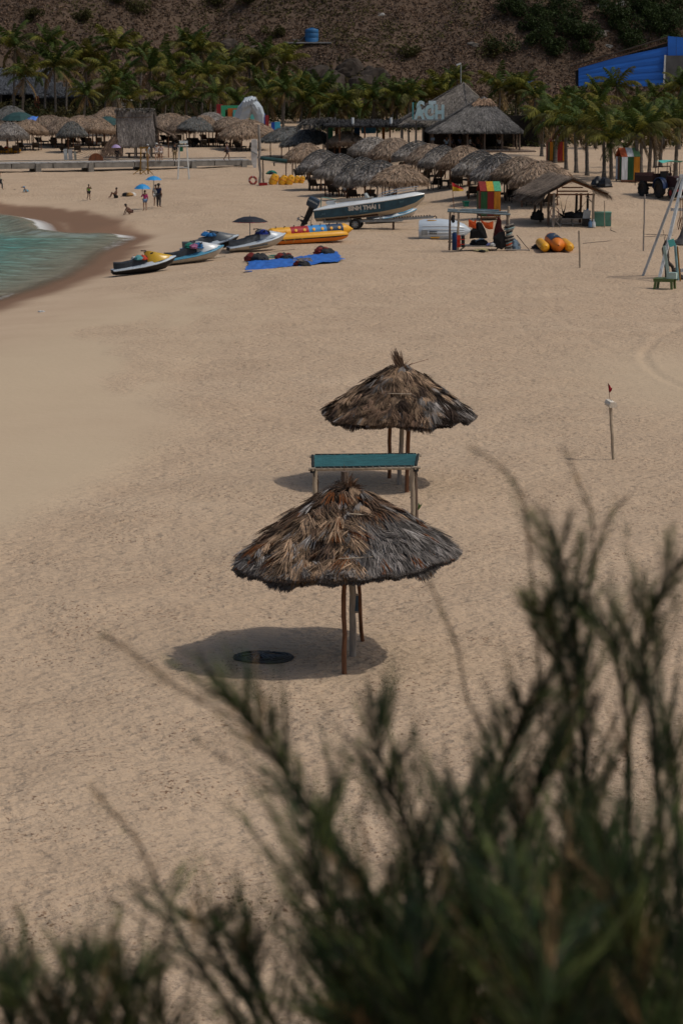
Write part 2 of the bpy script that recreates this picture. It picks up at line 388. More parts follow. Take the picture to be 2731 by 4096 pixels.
def build_sand():
    Y = np.concatenate([np.linspace(-40, 9, 30), np.geomspace(10, 346, 760)])
    ui = np.linspace(-1, 1, 361); ue = np.geomspace(1.03, 9, 16)
    u = np.concatenate([-ue[::-1], ui, ue])
    X = u[None, :] * (6 + .22 * np.maximum(Y, 0))[:, None]; YY = np.repeat(Y[:, None], len(u), 1)
    z = tz(X, YY); d = shore_dist(X, YY)
    # flatter, smoother tongue of hard sand in front of the water, trodden sand elsewhere
    line = -6.2 + (YY - 60) * 0.040 + 0.9 * np.sin(YY * .21) + 2.2 * (fbm(X * .25, YY * .12, 3, 3) - .5)
    trod = sstep(-1.0, 1.4, X - line)
    trod = np.where(YY > 112, np.maximum(trod, sstep(108, 124, YY) * sstep(3.5, 7.5, d + 2 * (fbm(X * .3, YY * .3, 8) - .5))), trod)
    trod = np.maximum(trod, .75 * sstep(.50, .62, fbm(X * .16 + YY * .02, YY * .055 - X * .03, 77, 4)))
    trod = trod * sstep(1.5, 5, d)
    patch = np.exp(-(((X - 11.0) / 3.6) ** 2 + ((YY - 79) / 9.0) ** 2) ** 1.5)          # raked, smooth turning circle at the right
    trod = trod * (1 - .8 * np.clip(patch, 0, 1))
    wet = (1 - sstep(0.1, 1.2, d))
    bp_ = [gp(a, b) for a, b in [(-60, 806), (50, 812), (140, 822), (260, 832), (380, 850), (470, 866), (505, 890), (530, 915), (540, 938), (430, 944), (240, 935), (220, 900), (90, 872), (-60, 850)]]
    pd = poly_dist(X, YY, [(p.x, p.y) for p in bp_]); bay = 1 - sstep(-.8, .5, pd + 1.6 * (fbm(X * .8, YY * .25, 41) - .5))
    wet = np.maximum(wet, bay * (d > -1))
    band = (1 - sstep(.5, 2.4, d + 1.0 * (fbm(X * .5, YY * .5, 2) - .5))) * (YY < 150)
    wet = np.clip(np.maximum(wet, band), 0, 1)
    pale = (1 - trod) * (1 - wet) * sstep(4, 10, d) * (.35 + .65 * fbm(X * .2, YY * .1, 6))
    pale = np.maximum(pale, .6 * patch)
    micro = (fbm(X * 1.1, YY * 1.1, 12, 3) - .5) * .13 + (fbm(X * .22, YY * .22, 15, 3) - .5) * .30
    z = z + micro * (trod * .85 + .10) * sstep(.5, 6, d)
    # tyre tracks
    tr = [[gp(a, b) for a, b in pts] for pts in ([(2085, 1100), (2078, 1180), (2065, 1260), (2100, 1340), (2200, 1400), (2330, 1450)], [(2215, 1080), (2205, 1180), (2220, 1250), (2300, 1330), (2380, 1380), (2480, 1420)],
          [(2731, 1310), (2640, 1350), (2580, 1400), (2570, 1430), (2600, 1480), (2660, 1520), (2760, 1560)])]
    for k, pl in enumerate(tr):
        dd = np.full(X.shape, 1e9)
        for a, b in zip(pl, pl[1:]):
            ex, ey = b.x - a.x, b.y - a.y; t = np.clip(((X - a.x) * ex + (YY - a.y) * ey) / (ex * ex + ey * ey), 0, 1)
            dd = np.minimum(dd, np.hypot(X - a.x - t * ex, YY - a.y - t * ey))
        z = z + (-.10 * np.exp(-(dd / .12) ** 2) + .05 * np.exp(-((dd - .28) / .10) ** 2)) * ((.42 if k == 2 else .22) * (.6 + .8 * fbm(X * 3, YY * 3, 70 + k, 2)))
    V = np.stack([X, YY, z], 2).reshape(-1, 3); nx = len(u)
    i = (np.arange(len(Y) - 1)[:, None] * nx + np.arange(nx - 1)[None, :]).reshape(-1)
    F = np.stack([i, i + 1, i + nx + 1, i + nx], 1)
    C = np.stack([wet, trod, np.clip(pale, 0, 1)], 2).reshape(-1, 3)
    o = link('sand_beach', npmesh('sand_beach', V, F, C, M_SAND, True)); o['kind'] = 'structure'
build_sand()

def build_water():
    m = bpy.data.materials.new('sea_water'); m.use_nodes = True; nt = m.node_tree; N = nt.nodes; L = nt.links
    b = N['Principled BSDF']; b.inputs['Roughness'].default_value = .12; b.inputs['IOR'].default_value = 1.33
    tc = N.new('ShaderNodeTexCoord'); a = N.new('ShaderNodeAttribute'); a.attribute_name = 'Col'
    sep = N.new('ShaderNodeSeparateColor'); L.new(a.outputs['Color'], sep.inputs[0])
    mp = N.new('ShaderNodeMapping'); mp.inputs['Scale'].default_value = (.55, 1.0, 1); L.new(tc.outputs['Object'], mp.inputs['Vector'])
    n1 = N.new('ShaderNodeTexNoise'); n1.inputs['Scale'].default_value = .9; n1.inputs['Detail'].default_value = 5; L.new(mp.outputs[0], n1.inputs['Vector'])
    n2 = N.new('ShaderNodeTexNoise'); n2.inputs['Scale'].default_value = 2.2; n2.inputs['Detail'].default_value = 6; n2.inputs['Roughness'].default_value = .7; L.new(mp.outputs[0], n2.inputs['Vector'])
    cr = N.new('ShaderNodeValToRGB'); e = cr.color_ramp.elements
    e[0].position = 0; e[0].color = (.34, .28, .205, 1); e[1].position = 1; e[1].color = (.085, .30, .285, 1)
    x = e.new(.35); x.color = (.25, .32, .26, 1); x = e.new(.65); x.color = (.14, .33, .285, 1)
    L.new(sep.outputs[0], cr.inputs[0])
    mxd = N.new('ShaderNodeMix'); mxd.data_type = 'RGBA'; rr = N.new('ShaderNodeMapRange'); rr.inputs['From Min'].default_value = .42; rr.inputs['From Max'].default_value = .62; rr.inputs['To Max'].default_value = .45
    L.new(n1.outputs['Fac'], rr.inputs['Value']); L.new(rr.outputs[0], mxd.inputs[0]); L.new(cr.outputs[0], mxd.inputs[6]); mxd.inputs[7].default_value = (.075, .072, .045, 1)
    # foam where the attribute says, broken up by noise
    ad = N.new('ShaderNodeMath'); ad.operation = 'ADD'; L.new(n2.outputs['Fac'], ad.inputs[0]); L.new(sep.outputs[1], ad.inputs[1])
    fm = N.new('ShaderNodeMapRange'); fm.inputs['From Min'].default_value = .93; fm.inputs['From Max'].default_value = 1.12; L.new(ad.outputs[0], fm.inputs['Value'])
    mf = N.new('ShaderNodeMix'); mf.data_type = 'RGBA'; L.new(fm.outputs[0], mf.inputs[0]); L.new(mxd.outputs[2], mf.inputs[6]); mf.inputs[7].default_value = (.62, .62, .60, 1)
    L.new(mf.outputs[2], b.inputs['Base Color'])
    rf = N.new('ShaderNodeMapRange'); rf.inputs['To Min'].default_value = .14; rf.inputs['To Max'].default_value = .8; L.new(fm.outputs[0], rf.inputs['Value']); L.new(rf.outputs[0], b.inputs['Roughness'])
    bp = N.new('ShaderNodeBump'); bp.inputs['Strength'].default_value = .55; bp.inputs['Distance'].default_value = .25; L.new(n1.outputs['Fac'], bp.inputs['Height']); L.new(bp.outputs[0], b.inputs['Normal'])
    tb = N.new('ShaderNodeBsdfTransparent'); ms = N.new('ShaderNodeMixShader'); mxa = N.new('ShaderNodeMath'); mxa.operation = 'MAXIMUM'
    fa = N.new('ShaderNodeMath'); fa.operation = 'MULTIPLY'; L.new(fm.outputs[0], fa.inputs[0]); L.new(sep.outputs[2], fa.inputs[1]); fb = N.new('ShaderNodeMath'); fb.operation = 'POWER'; fb.inputs[1].default_value = 1.2; L.new(sep.outputs[2], fb.inputs[0])
    L.new(fa.outputs[0], mxa.inputs[0]); L.new(fb.outputs[0], mxa.inputs[1]); L.new(mxa.outputs[0], ms.inputs[0]); L.new(tb.outputs[0], ms.inputs[1]); L.new(b.outputs[0], ms.inputs[2]); L.new(ms.outputs[0], N['Material Output'].inputs[0])
    xs = np.concatenate([np.geomspace(-500, -46, 30), np.linspace(-45, -4, 330)]); ys = np.concatenate([np.linspace(-120, 80, 30), np.linspace(80.5, 192, 420)])
    X, YY = np.meshgrid(xs, ys); d = -shore_dist(X, YY)
    dep = np.clip(d / 9.0, 0, 1)
    n = fbm(X * .35, YY * .35, 21, 3)
    foam = np.exp(-((d - .7) / .7) ** 2) * (.26 + .36 * n + .18 * (YY > 156)) * np.where(X > -15, .7, 1.0) + .36 * np.exp(-((d - 3.0 - 2.4 * (n - .5)) / .55) ** 2) * (YY < 140) + .30 * np.exp(-((d - 6.5 - 3 * (n - .5)) / .5) ** 2)
    foam = foam + .28 * np.exp(-((YY - 152) / 7) ** 2) * sstep(-22, -10, X)
    foam = foam + .35 * np.exp(-((d - 1.0) / .9) ** 2) * (YY > 158)
    sw = .05 * np.sin(d * 1.5 + 2 * n) * sstep(1, 6, d) + (fbm(X * .9, YY * .6, 33, 3) - .5) * .16 * sstep(0, 4, d)
    swell = .28 * np.exp(-((d - 2.0) / 1.0) ** 2) * sstep(156, 162, YY) + .20 * np.exp(-((d - 7 - 2 * (n - .5)) / .9) ** 2) * (YY < 140)
    z = ZW + .02 + sw + swell * sstep(0, 1, d) - np.where(d < 0, np.minimum(-d * .04, .6), 0)
    V = np.stack([X, YY, z], 2).reshape(-1, 3); nx = len(xs)
    i = (np.arange(len(ys) - 1)[:, None] * nx + np.arange(nx - 1)[None, :]).reshape(-1)
    keep = (d.reshape(-1)[i] > -4); i = i[keep]
    F = np.stack([i, i + 1, i + nx + 1, i + nx], 1)
    o = link('sea_water', npmesh('sea_water', V, F, np.stack([dep, foam, np.clip((d + .3 * (n - .5)) / 1.3, 0, 1)], 2).reshape(-1, 3), m, True)); o['kind'] = 'structure'
build_water()

M_HILL = pm('hill_earth', (.072, .049, .034), .95, .5, .35, .8, 1.6, col2=(.098, .065, .044))
def build_hill():
    xs = np.linspace(-170, 170, 420); ys = np.concatenate([np.linspace(322, 385, 190), np.geomspace(386, 700, 50)])
    X, YY = np.meshgrid(xs, ys); z = hill_z(X, YY)
    z = z + np.where(YY > 385, (YY - 385) * -.25, 0)
    V = np.stack([X, YY, z], 2).reshape(-1, 3); nx = len(xs)
    i = (np.arange(len(ys) - 1)[:, None] * nx + np.arange(nx - 1)[None, :]).reshape(-1)
    F = np.stack([i, i + 1, i + nx + 1, i + nx], 1)
    o = link('hill', npmesh('hill', V, F, None, M_HILL, True)); o['kind'] = 'structure'
    o = link('far_ground', npmesh('far_ground', [(-4000, -3000, -4), (4000, -3000, -4), (4000, 5000, -4), (-4000, 5000, -4)], [(0, 1, 2, 3)], None, M_HILL)); o['kind'] = 'structure'
build_hill()

def leaf_cloud(P, size, C, seed, up=.4):
    """small leaf quads at points P"""
    g = np.random.RandomState(seed); n = len(P)
    a = g.normal(size=(n, 3)); a[:, 2] += up; a /= np.linalg.norm(a, axis=1)[:, None]
    b = np.cross(a, g.normal(size=(n, 3))); b /= np.linalg.norm(b, axis=1)[:, None]; c = np.cross(a, b)
    s = (size * g.uniform(.6, 1.3, n))[:, None]
    V = np.stack([P - b * s, P - c * s * .55, P + b * s, P + c * s * .55], 1).reshape(-1, 3)
    F = np.arange(n * 4).reshape(n, 4)
    return V, F, np.repeat(C[:, None, :], 4, 1).reshape(-1, 3)
M_SCRUB = pm('dry_scrub', attr=True, rough=.9, var=.3, scale=.5, bump=0, spec=.1)
def build_scrub():
    g = np.random.RandomState(3); n = 66000
    x = g.uniform(-62, 62, n); y = 336 + g.uniform(0, 1, n) ** 1.1 * 38
    z = hill_z(x, y); m = z > 4.5; x, y, z = x[m], y[m], z[m]; n = len(x)
    gx = (hill_z(x + .4, y) - hill_z(x - .4, y)) / .8; gy = (hill_z(x, y + .4) - hill_z(x, y - .4)) / .8
    steep = gy
    keep = steep < 2.4 + .6 * g.uniform(size=n); x, y, z = x[keep], y[keep], z[keep]; n = len(x)
    r = g.uniform(.14, .36, n); k = 9
    d = g.normal(size=(n, k, 3)); d /= np.linalg.norm(d, axis=2)[:, :, None]; d[:, :, 2] = np.abs(d[:, :, 2]) * .8
    P = np.stack([x, y, z - .05], 1)[:, None, :] + d * (r[:, None, None] * g.uniform(.5, 1.05, (n, k, 1)))
    hue = fbm(x * .15, y * .15, 30, 3); gr = (g.uniform(size=n) < sstep(.52, .72, hue) * .75)
    C = np.where(gr[:, None], np.array([.084, .072, .028]), np.array([.142, .094, .064])) * g.uniform(.75, 1.25, (n, 1))
    C = C * (.45 + 1.1 * fbm(x * .07, y * .13, 61, 4))[:, None]
    C = np.where((g.uniform(size=n) < .12)[:, None], np.array([.135, .10, .085]), C)
    V, F, CC = leaf_cloud(P.reshape(-1, 3), .125, np.repeat(C[:, None, :], k, 1).reshape(-1, 3) * g.uniform(.7, 1.3, (n * k, 1)), 5)
    o = link('dry_scrub', npmesh('dry_scrub', V, F, CC, M_SCRUB)); o['kind'] = 'stuff'
    tag(o, 'dry brown scrub covering the whole hillside behind the palms', 'scrub')
build_scrub()

# ------------------------------------------------------------------ thatched umbrellas in the foreground
BROWN, TAN, GREY, DARK = np.array([.130, .083, .056]), np.array([.295, .200, .130]), np.array([.182, .163, .150]), np.array([.032, .022, .017])
def cone_thatch(Rr, H, n, colfn, seed, tilt=(0, 0), rag=.26, curve=1.05, Lr=(.22, .42), wr=(.005, .022), messy=None):
    """layers of loose palm thatch over a cone: strand blades, an inner shell and a ragged rim"""
    g = np.random.RandomState(seed)
    def surf(t, th):
        r = Rr * t * (1 + rag * (fbm(np.cos(th) * 1.6 + 5, np.sin(th) * 1.6 + 5, seed) - .5))
        z = -H * t ** curve - .30 * rag * H * t * (fbm(np.cos(th) * 2.5 + 2, np.sin(th) * 2.5 + 2, seed + 9) - .5) * 3 + tilt[0] * np.cos(th) * r + tilt[1] * np.sin(th) * r
        return np.stack([r * np.cos(th), r * np.sin(th), z], -1)
    # bunches of blades, each bunch one bent palm leaf with its own direction and colour
    kb = 14; nb = n // kb; bt = np.sqrt(g.uniform(.0, 1, nb)) * .97 + .015; bth = g.uniform(0, 2 * math.pi, nb)
    bm = g.normal(0, .42, nb) + .7 * (fbm(np.cos(bth) * 4 + 9, bt * 7 + np.sin(bth) * 3, seed + 7, 3) - .5); bl = g.uniform(.0, .085, nb); bz = g.normal(.02, .07, nb)
    mk = messy(bth) if messy else np.ones(nb); hol = fbm(np.cos(bth) * 3 + 1, bt * 4 + np.sin(bth) * 3, seed + 31, 2); bl = bl + .07 * (hol > .55) - .02 * (hol < .4); bm = bm * mk; bl = bl * (.4 + .6 * mk)
    wild = g.uniform(size=nb) < .10 * mk; bm = bm + wild * g.normal(0, .9, nb); bl = bl + wild * .05; bz = bz + wild * g.uniform(0, .14, nb)
    BC = colfn(bt, bth, g) * g.uniform(.32, 1.6, (nb, 1))
    ib = np.repeat(np.arange(nb), kb); n = nb * kb; fanv = np.tile(np.linspace(-1, 1, kb), nb)
    t = np.clip(bt[ib] + g.normal(0, .012, n), .01, .985); th = bth[ib] + fanv * g.uniform(.010, .035, nb)[ib] / np.maximum(t, .12) * 1.0
    P = surf(t, th); e = .01
    D = surf(t + e, th) - P; D /= np.linalg.norm(D, axis=1)[:, None]
    T = np.stack([-np.sin(th), np.cos(th), 0 * th], 1)
    D2 = D + T * (bm[ib] + fanv * .22 + g.normal(0, .10, n))[:, None]; D2[:, 2] += bz[ib] + g.normal(0, .05, n)
    D2 /= np.linalg.norm(D2, axis=1)[:, None]
    W = np.cross(D2, np.array([0, 0, 1.])); W /= np.linalg.norm(W, axis=1)[:, None]
    W = W + g.normal(0, .35, (n, 3)); W /= np.linalg.norm(W, axis=1)[:, None]
    N = np.cross(T, D); N *= np.sign(N[:, 2:3])
    P = P + N * (bl[ib] + g.uniform(0, .02, n))[:, None]
    L = g.uniform(*Lr, nb)[ib] * g.uniform(.75, 1.1, n); w = g.uniform(*wr, n) * g.uniform(.5, 1.2, n)
    L = np.minimum(L, np.maximum(.07, (1.035 - t) * math.hypot(Rr, H)))
    C = BC[ib] * g.uniform(.7, 1.3, (n, 1))
    out = [blades(P, D2, W, L, w, C, .03, .4)]
    # rim fringe
    m = n // 4; th = g.uniform(0, 2 * math.pi, m); P = surf(np.full(m, 1.0), th); e = surf(np.full(m, .98), th)
    D = P - e; D /= np.linalg.norm(D, axis=1)[:, None]; D[:, 2] -= g.uniform(.3, 1.3, m); D += g.normal(0, .12, (m, 3)); D /= np.linalg.norm(D, axis=1)[:, None]
    W = np.stack([-np.sin(th), np.cos(th), 0 * th], 1); P = P - D * .07
    ln = g.uniform(.07, .13, m) + .6 * np.clip(fbm(th * 3.5, th * 0, seed + 20, 3) - .50, 0, .3) * g.uniform(.3, 1.1, m)
    out.append(blades(P, D, W, ln, g.uniform(.005, .02, m), colfn(np.full(m, .99), th, g) * g.uniform(.25, .9, (m, 1)), .05, .5))
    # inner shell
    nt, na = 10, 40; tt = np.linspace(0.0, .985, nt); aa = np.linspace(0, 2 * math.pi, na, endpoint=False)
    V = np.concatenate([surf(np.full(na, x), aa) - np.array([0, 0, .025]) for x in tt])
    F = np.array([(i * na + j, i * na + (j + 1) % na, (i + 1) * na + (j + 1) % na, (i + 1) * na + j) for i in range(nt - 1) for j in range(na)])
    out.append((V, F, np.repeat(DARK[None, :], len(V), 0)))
    return merge(out)
def fan_leaf(mb, base, d, up, L, spread, n, g, col):
    d = Vector(d).normalized(); up = Vector(up).normalized(); s = d.cross(up).normalized()
    for i in range(n):
        a = (i / (n - 1) - .5) * spread; e = d * math.cos(a) + s * math.sin(a)
        l = L * (1 - .25 * abs(a) / spread * 2) * g.uniform(.85, 1.05); w = s * math.cos(a) - d * math.sin(a); w = w * .02
        b = Vector(base); m = b + e * l * .55 + up * .015 * (1 if i % 2 else -1); t = b + e * l - up * .01
        k = g.uniform(.7, 1.25); mb.col = tuple(c * k for c in col)
        mb.add([b, m - w, t, m + w], [(0, 1, 2, 3)])
def front_cols(t, th, g):
    x, y = np.cos(th), np.sin(th)
    nz = fbm(x * 2.2 + 4 + t, y * 2.2 + 4 + t * 2, 3, 3); n2 = fbm(x * 5 + 3, y * 5 + t * 6, 8, 3)
    C = np.where(((x < .10) & (y < .15) & (t > .35) & (n2 > .40) & (x > -.93))[:, None], TAN, BROWN)
    grey = ((x > .12) & (t > .38 + .25 * (nz - .5))) | ((x < -.72) & (t > .8)) | ((t > .93) & (n2 > .45)) | ((y > .3) & (t > .4))
    C = np.where(grey[:, None], GREY * .95, C)
    C = np.where(((n2 < .36) & ~grey)[:, None], DARK * 1.6, C)
    C = np.where((g.uniform(size=len(t)) < .10)[:, None], np.array([.26, .24, .225]), C)
    C = np.where((g.uniform(size=len(t)) < .05)[:, None], np.array([.15, .055, .02]), C)
    return C
def back_cols(t, th, g):
    x, y = np.cos(th), np.sin(th); n2 = fbm(x * 4 + 3, y * 4 + t * 6, 18, 3)
    C = np.where((n2 > .5)[:, None], TAN * .85, BROWN * 1.1)
    grey = (x > .35) & (t > .55) & (n2 < .62)
    C = np.where(grey[:, None], GREY * .75, C); C = np.where((n2 < .36)[:, None], DARK * 1.3, C)
    C = np.where((g.uniform(size=len(t)) < .07)[:, None], np.array([.30, .27, .25]), C)
    return C
def big_umbrella(label, base_px, apex_px, R_px, colfn, seed, tilt, sag, post_px, n):
    c = gp(*base_px); k = mpp(c)
    root = thing('thatched_umbrella', label, 'umbrella', c, group='large thatched umbrellas in the foreground')
    ap = at(apex_px[0], apex_px[1], c.y) - c; Rr = R_px * k
    V, F, C = cone_thatch(Rr, sag, n, colfn, seed, tilt, messy=lambda a: np.where(np.cos(a) > .1, .35, 1.0)); V = V + np.array(ap)
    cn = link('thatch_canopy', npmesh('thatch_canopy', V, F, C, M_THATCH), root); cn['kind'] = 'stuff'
    g = random.Random(seed)
    # whole fan leaves laid over the top and the front
    m = B()
    for i in range(40):
        a = g.uniform(math.pi * .9, math.pi * 2.05); t = g.uniform(.05, .62); r = Rr * t
        b = Vector((r * math.cos(a), r * math.sin(a), -sag * t ** 1.05 + .10 + tilt[0] * r * math.cos(a))) + ap
        d = Vector((math.cos(a) * Rr, math.sin(a) * Rr, -sag)); d = d + Vector((g.uniform(-.9, .9), g.uniform(-.4, .4), g.uniform(0, .1)))
        fan_leaf(m, b, d, Vector((math.cos(a) * sag, math.sin(a) * sag, Rr)), g.uniform(.32, .6), g.uniform(.5, 1.0), 12, g, TAN * g.choice([.55, .8, 1.1, 1.3]) if g.random() < .75 else GREY)
    fl = m.build('fan_leaves', M_THATCH, root); fl['kind'] = 'stuff'
    for i, ((bx, by), (tx, ty), r, mt) in enumerate(post_px):
        b = gp(bx, by) - c; tt = at(tx, ty, c.y + b.y * .75) - c; e = b + (tt - b) * 1.25
        noisy_tube(b - Vector((0, 0, .25)), e, r, r * .9, 7, .012, seed + i).build('post', mt, root, True)
    # rafters under the canopy
    for i in range(8):
        a = i * math.pi / 4 + .3; q = Vector((Rr * .93 * math.cos(a), Rr * .93 * math.sin(a), -sag * .93 - .05 + tilt[0] * Rr * math.cos(a))) + ap
        noisy_tube(ap - Vector((0, 0, .08)), q, .025, .02, 4, .01, i).build('rafter', M_BROWN, root, True)
    return root, c, ap, Rr, k
u1, c1, ap1, R1, k1 = big_umbrella('large thatched umbrella nearest the camera, grey and tan thatch over a black coil', (1405, 2625), (1392, 1948), 436, front_cols, 11, (.065, 0), 1.18,
    [((1377, 2705), (1377, 2330), .040, M_BROWN), ((1413, 2632), (1409, 2330), .058, M_GREYW), ((1452, 2565), (1436, 2330), .034, M_BROWN)], 46000)
u2, c2, ap2, R2, k2 = big_umbrella('smaller ragged brown thatched umbrella behind the teal cloth frame', (1600, 1938), (1605, 1466), 288, back_cols, 23, (.0, 0), 1.16,
    [((1558, 1912), (1559, 1680), .046, M_BROWN), ((1592, 1940), (1610, 1680), .052, M_GREYW), ((1627, 1972), (1634, 1680), .050, M_BROWN)], 34000)
# stub and tuft at the two tips
noisy_tube(ap1 + Vector((-.02, 0, -.3)), ap1 + Vector((-.06, 0, .26)), .07, .055, 4, .01, 3).build('centre_post_stub', M_WOOD, u1, True)
def tuft(root, p, d, n, L, seed, col, sp=.25):
    g = np.random.RandomState(seed); D = np.array(d)[None, :] + g.normal(0, sp, (n, 3)); D /= np.linalg.norm(D, axis=1)[:, None]
    W = np.cross(D, np.array([0, 1., 0])); W /= np.linalg.norm(W, axis=1)[:, None]; P = np.array(p)[None, :] + g.normal(0, .035, (n, 3))
    V, F, C = blades(P, D, W, g.uniform(.5, 1, n) * L, g.uniform(.008, .022, n), col[None, :] * g.uniform(.5, 1.4, (n, 1)), .05, .3)
    o = link('straw_tuft', npmesh('straw_tuft', V, F, C, M_THATCH), root); o['kind'] = 'stuff'
tuft(u2, ap2 + Vector((.05, 0, -.22)), (-.38, 0, 1), 150, .66, 4, BROWN * 1.3, .10)
tuft(u2, ap2 + Vector((0, 0, -.1)), (.1, -.2, .3), 120, .35, 14, TAN, .6)
tuft(u1, ap1 + Vector((0, 0, -.05)), (.0, -.2, .2), 180, .32, 5, BROWN * 1.4, .6)
noisy_tube(ap2 + Vector((.05, 0, .0)), ap2 + Vector((.62, .1, .16)), .008, .004, 4, .01, 5).build('loose_stalk', M_BROWN, u2)
# blue plate wrapped on the middle post
pp = at(1416, 2410, c1.y - .05) - c1
m = B(); m.box(pp + Vector((0, -.075, 0)), (.135, .012, .26)); pl = m.build('blue_plate', pm('blue_sign_paint', (.035, .07, .115), .6, .35, 12), u1)
for e in (-.145, .145): B().box(pp + Vector((0, -.075, e)), (.15, .016, .03)).build('plate_edge', M_GREYW, pl)
# binding canes over the thatch
for (a, b) in (((1395, 2055), (1500, 2062)), ((1355, 2235), (1490, 2228))):
    p, q = at(a[0], a[1], c1.y - R1 * (.45 if a[1] < 2100 else .93)) - c1, at(b[0], b[1], c1.y - R1 * (.42 if a[1] < 2100 else .9)) - c1
    noisy_tube(p, q, .012, .01, 5, .01, 8).build('binding_cane', M_BAMBOO, u1)
p, q = at(1552, 1574, c2.y - 1.25) - c2, at(1645, 1576, c2.y - 1.2) - c2
noisy_tube(p, q, .012, .01, 4, .01, 9).build('binding_cane', M_BAMBOO, u2)

# black coil lying in the shade of the near umbrella
def coil():
    c = gp(1052, 2637); k = mpp(c); rx = 118 * k
    root = thing('hose_coil', 'flat coil of black tubing lying on the sand in the umbrella shade', 'coil', c)
    g = random.Random(5); ry = 20 * k / .228
    for i in range(4):
        s = 1 - .07 * i + g.uniform(-.03, .03); pts = []
        for j in range(36):
            a = j / 36 * 2 * math.pi; pts.append((rx * s * math.cos(a) + g.uniform(-.01, .01), ry * s * math.sin(a) + g.uniform(-.01, .01), .03 + .012 * math.sin(a * 2 + i) + .012 * i))
        B().tube(pts, .017, 6, closed=True).build('tube_loop', pm('dusty_rubber', (.035, .037, .04), .7, .4, 6), root, True)
    for i in range(12):
        a = g.uniform(0, 6.28); b = a + math.pi + g.uniform(-.7, .7); z = .03 + .003 * i
        p = [Vector((rx * .9 * math.cos(a), ry * .9 * math.sin(a), z)), Vector((g.uniform(-.2, .2), g.uniform(-.2, .2), z + .03)), Vector((rx * .9 * math.cos(b), ry * .9 * math.sin(b), z))]
        B().tube(p, .018, 5).build('cross_strap', pm('grey_strap', (.085, .088, .092), .7, .4, 6), root, True)
coil()

# bamboo frame with the teal cloth
def teal_frame():
    Yf, Yb = 50.2, 51.9
    fl, fr = at(1252, 1877, Yf), at(1662, 1871, Yf); bl, br = at(1250, 1826, Yb), at(1672, 1822, Yb)
    c = Vector(((fl.x + fr.x) / 2, (Yf + Yb) / 2, tzf((fl.x + fr.x) / 2, Yf)))
    root = thing('cloth_canopy_stand', 'bamboo frame with teal cloth stretched over its top, behind the nearest umbrella', 'frame', c)
    def rail(a, b, r, o, j): noisy_tube(a - c - (b - a).normalized() * o, b - c + (b - a).normalized() * o, r, r, 6, .006, j, joints=4).build('rail', M_BAMBOO, root, True)
    rail(fl, fr, .034, .09, 1); rail(bl, br, .034, .06, 2); rail(fl, bl, .030, .08, 3); rail(fr, br, .030, .08, 4)
    for i, (q, bx) in enumerate(((fl, 1246), (fr, 1652), (bl, 1275), (br, 1668))):
        d = q - c; x = at(bx, 2000, q.y).x - c.x
        noisy_tube((x + (0.0), d.y, -.25), (d.x + (.05 if i % 2 == 0 else -.07), d.y, d.z - .02), .050 if i < 2 else .042, .045, 8, .012, 30 + i, joints=5).build('post', M_BAMBOO if i < 2 else M_WOOD, root, True)
    # cloth, sagging between the rails
    n, mm = 26, 12; vs = []; fs = []
    for j in range(mm + 1):
        for i in range(n + 1):
            u, v = i / n, j / mm; p = (fl.lerp(fr, .015 + .97 * u)).lerp(bl.lerp(br, .015 + .97 * u), v) - c
            edge = .02 * math.sin(u * 40) * (1 - min(1, 8 * min(v, 1 - v)))
            vs.append((p.x, p.y + edge, p.z + .035 - .09 * math.sin(math.pi * v) * math.sin(math.pi * u) ** .6 + .008 * math.sin(v * 25 + u * 3)))
    for j in range(mm):
        for i in range(n): a = j * (n + 1) + i; fs.append((a, a + 1, a + n + 2, a + n + 1))
    cl = B().add(vs, fs).build('teal_cloth', M_TEAL, root, True)
    m = B()
    for e, (a, b) in enumerate(((fl, fr), (bl, br), (fl, bl), (fr, br))):
        q = a.lerp(b, .5)
        d = (b - a).normalized(); k = int((b - a).length / .045)
        dark = a.lerp(b, 0.0) - c
        m.tube([a - c + d * .05 + Vector((0, 0, .03)), b - c - d * .05 + Vector((0, 0, .03))], .026, 6)
    m.build('cloth_hem', pm('dark_hem', (.012, .018, .018), .9), cl)
    for i in range(16):
        t = (i + .5) / 16
        for a, b in ((fl, fr), (bl, br)):
            p = a.lerp(b, t) - c; B().tube([p + Vector((-.035, -.02, .05)), p + Vector((0, -.045, .02)), p + Vector((.03, .0, -.035))], .0045, 4).build('lashing', M_GREYW, cl)
    for q in (fl, fr):
        p = q - c; m = B()
        for i in range(4): m.tube([(p.x + .05 * math.cos(a) , p.y + .06 * math.sin(a), p.z - .06 + .02 * i) for a in [k * math.pi / 4 for k in range(8)]], .011, 5, closed=True)
        m.tube([p + Vector((0, -.05, -.05)), p + Vector((.03, -.07, -.14))], .01, 5); m.build('rope_knot', M_RUB, root)
    m = B(); b = at(1670, 2045, Yb) - c
    for i in range(5):
        a = i * 1.3; m.add([b, b + Vector((.05 * math.cos(a) - .02, .05 * math.sin(a), .1)), b + Vector((.09 * math.cos(a), .09 * math.sin(a), .17)), b + Vector((.05 * math.cos(a) + .02, .05 * math.sin(a) + .02, .1))], [(0, 1, 2, 3)])
    pt = m.build('beach_seedling', pm('seedling_leaf', (.05, .11, .02), .6))
    pt.location = c; tag(pt, 'small green seedling at the right leg of the teal cloth frame', 'plant')
teal_frame()

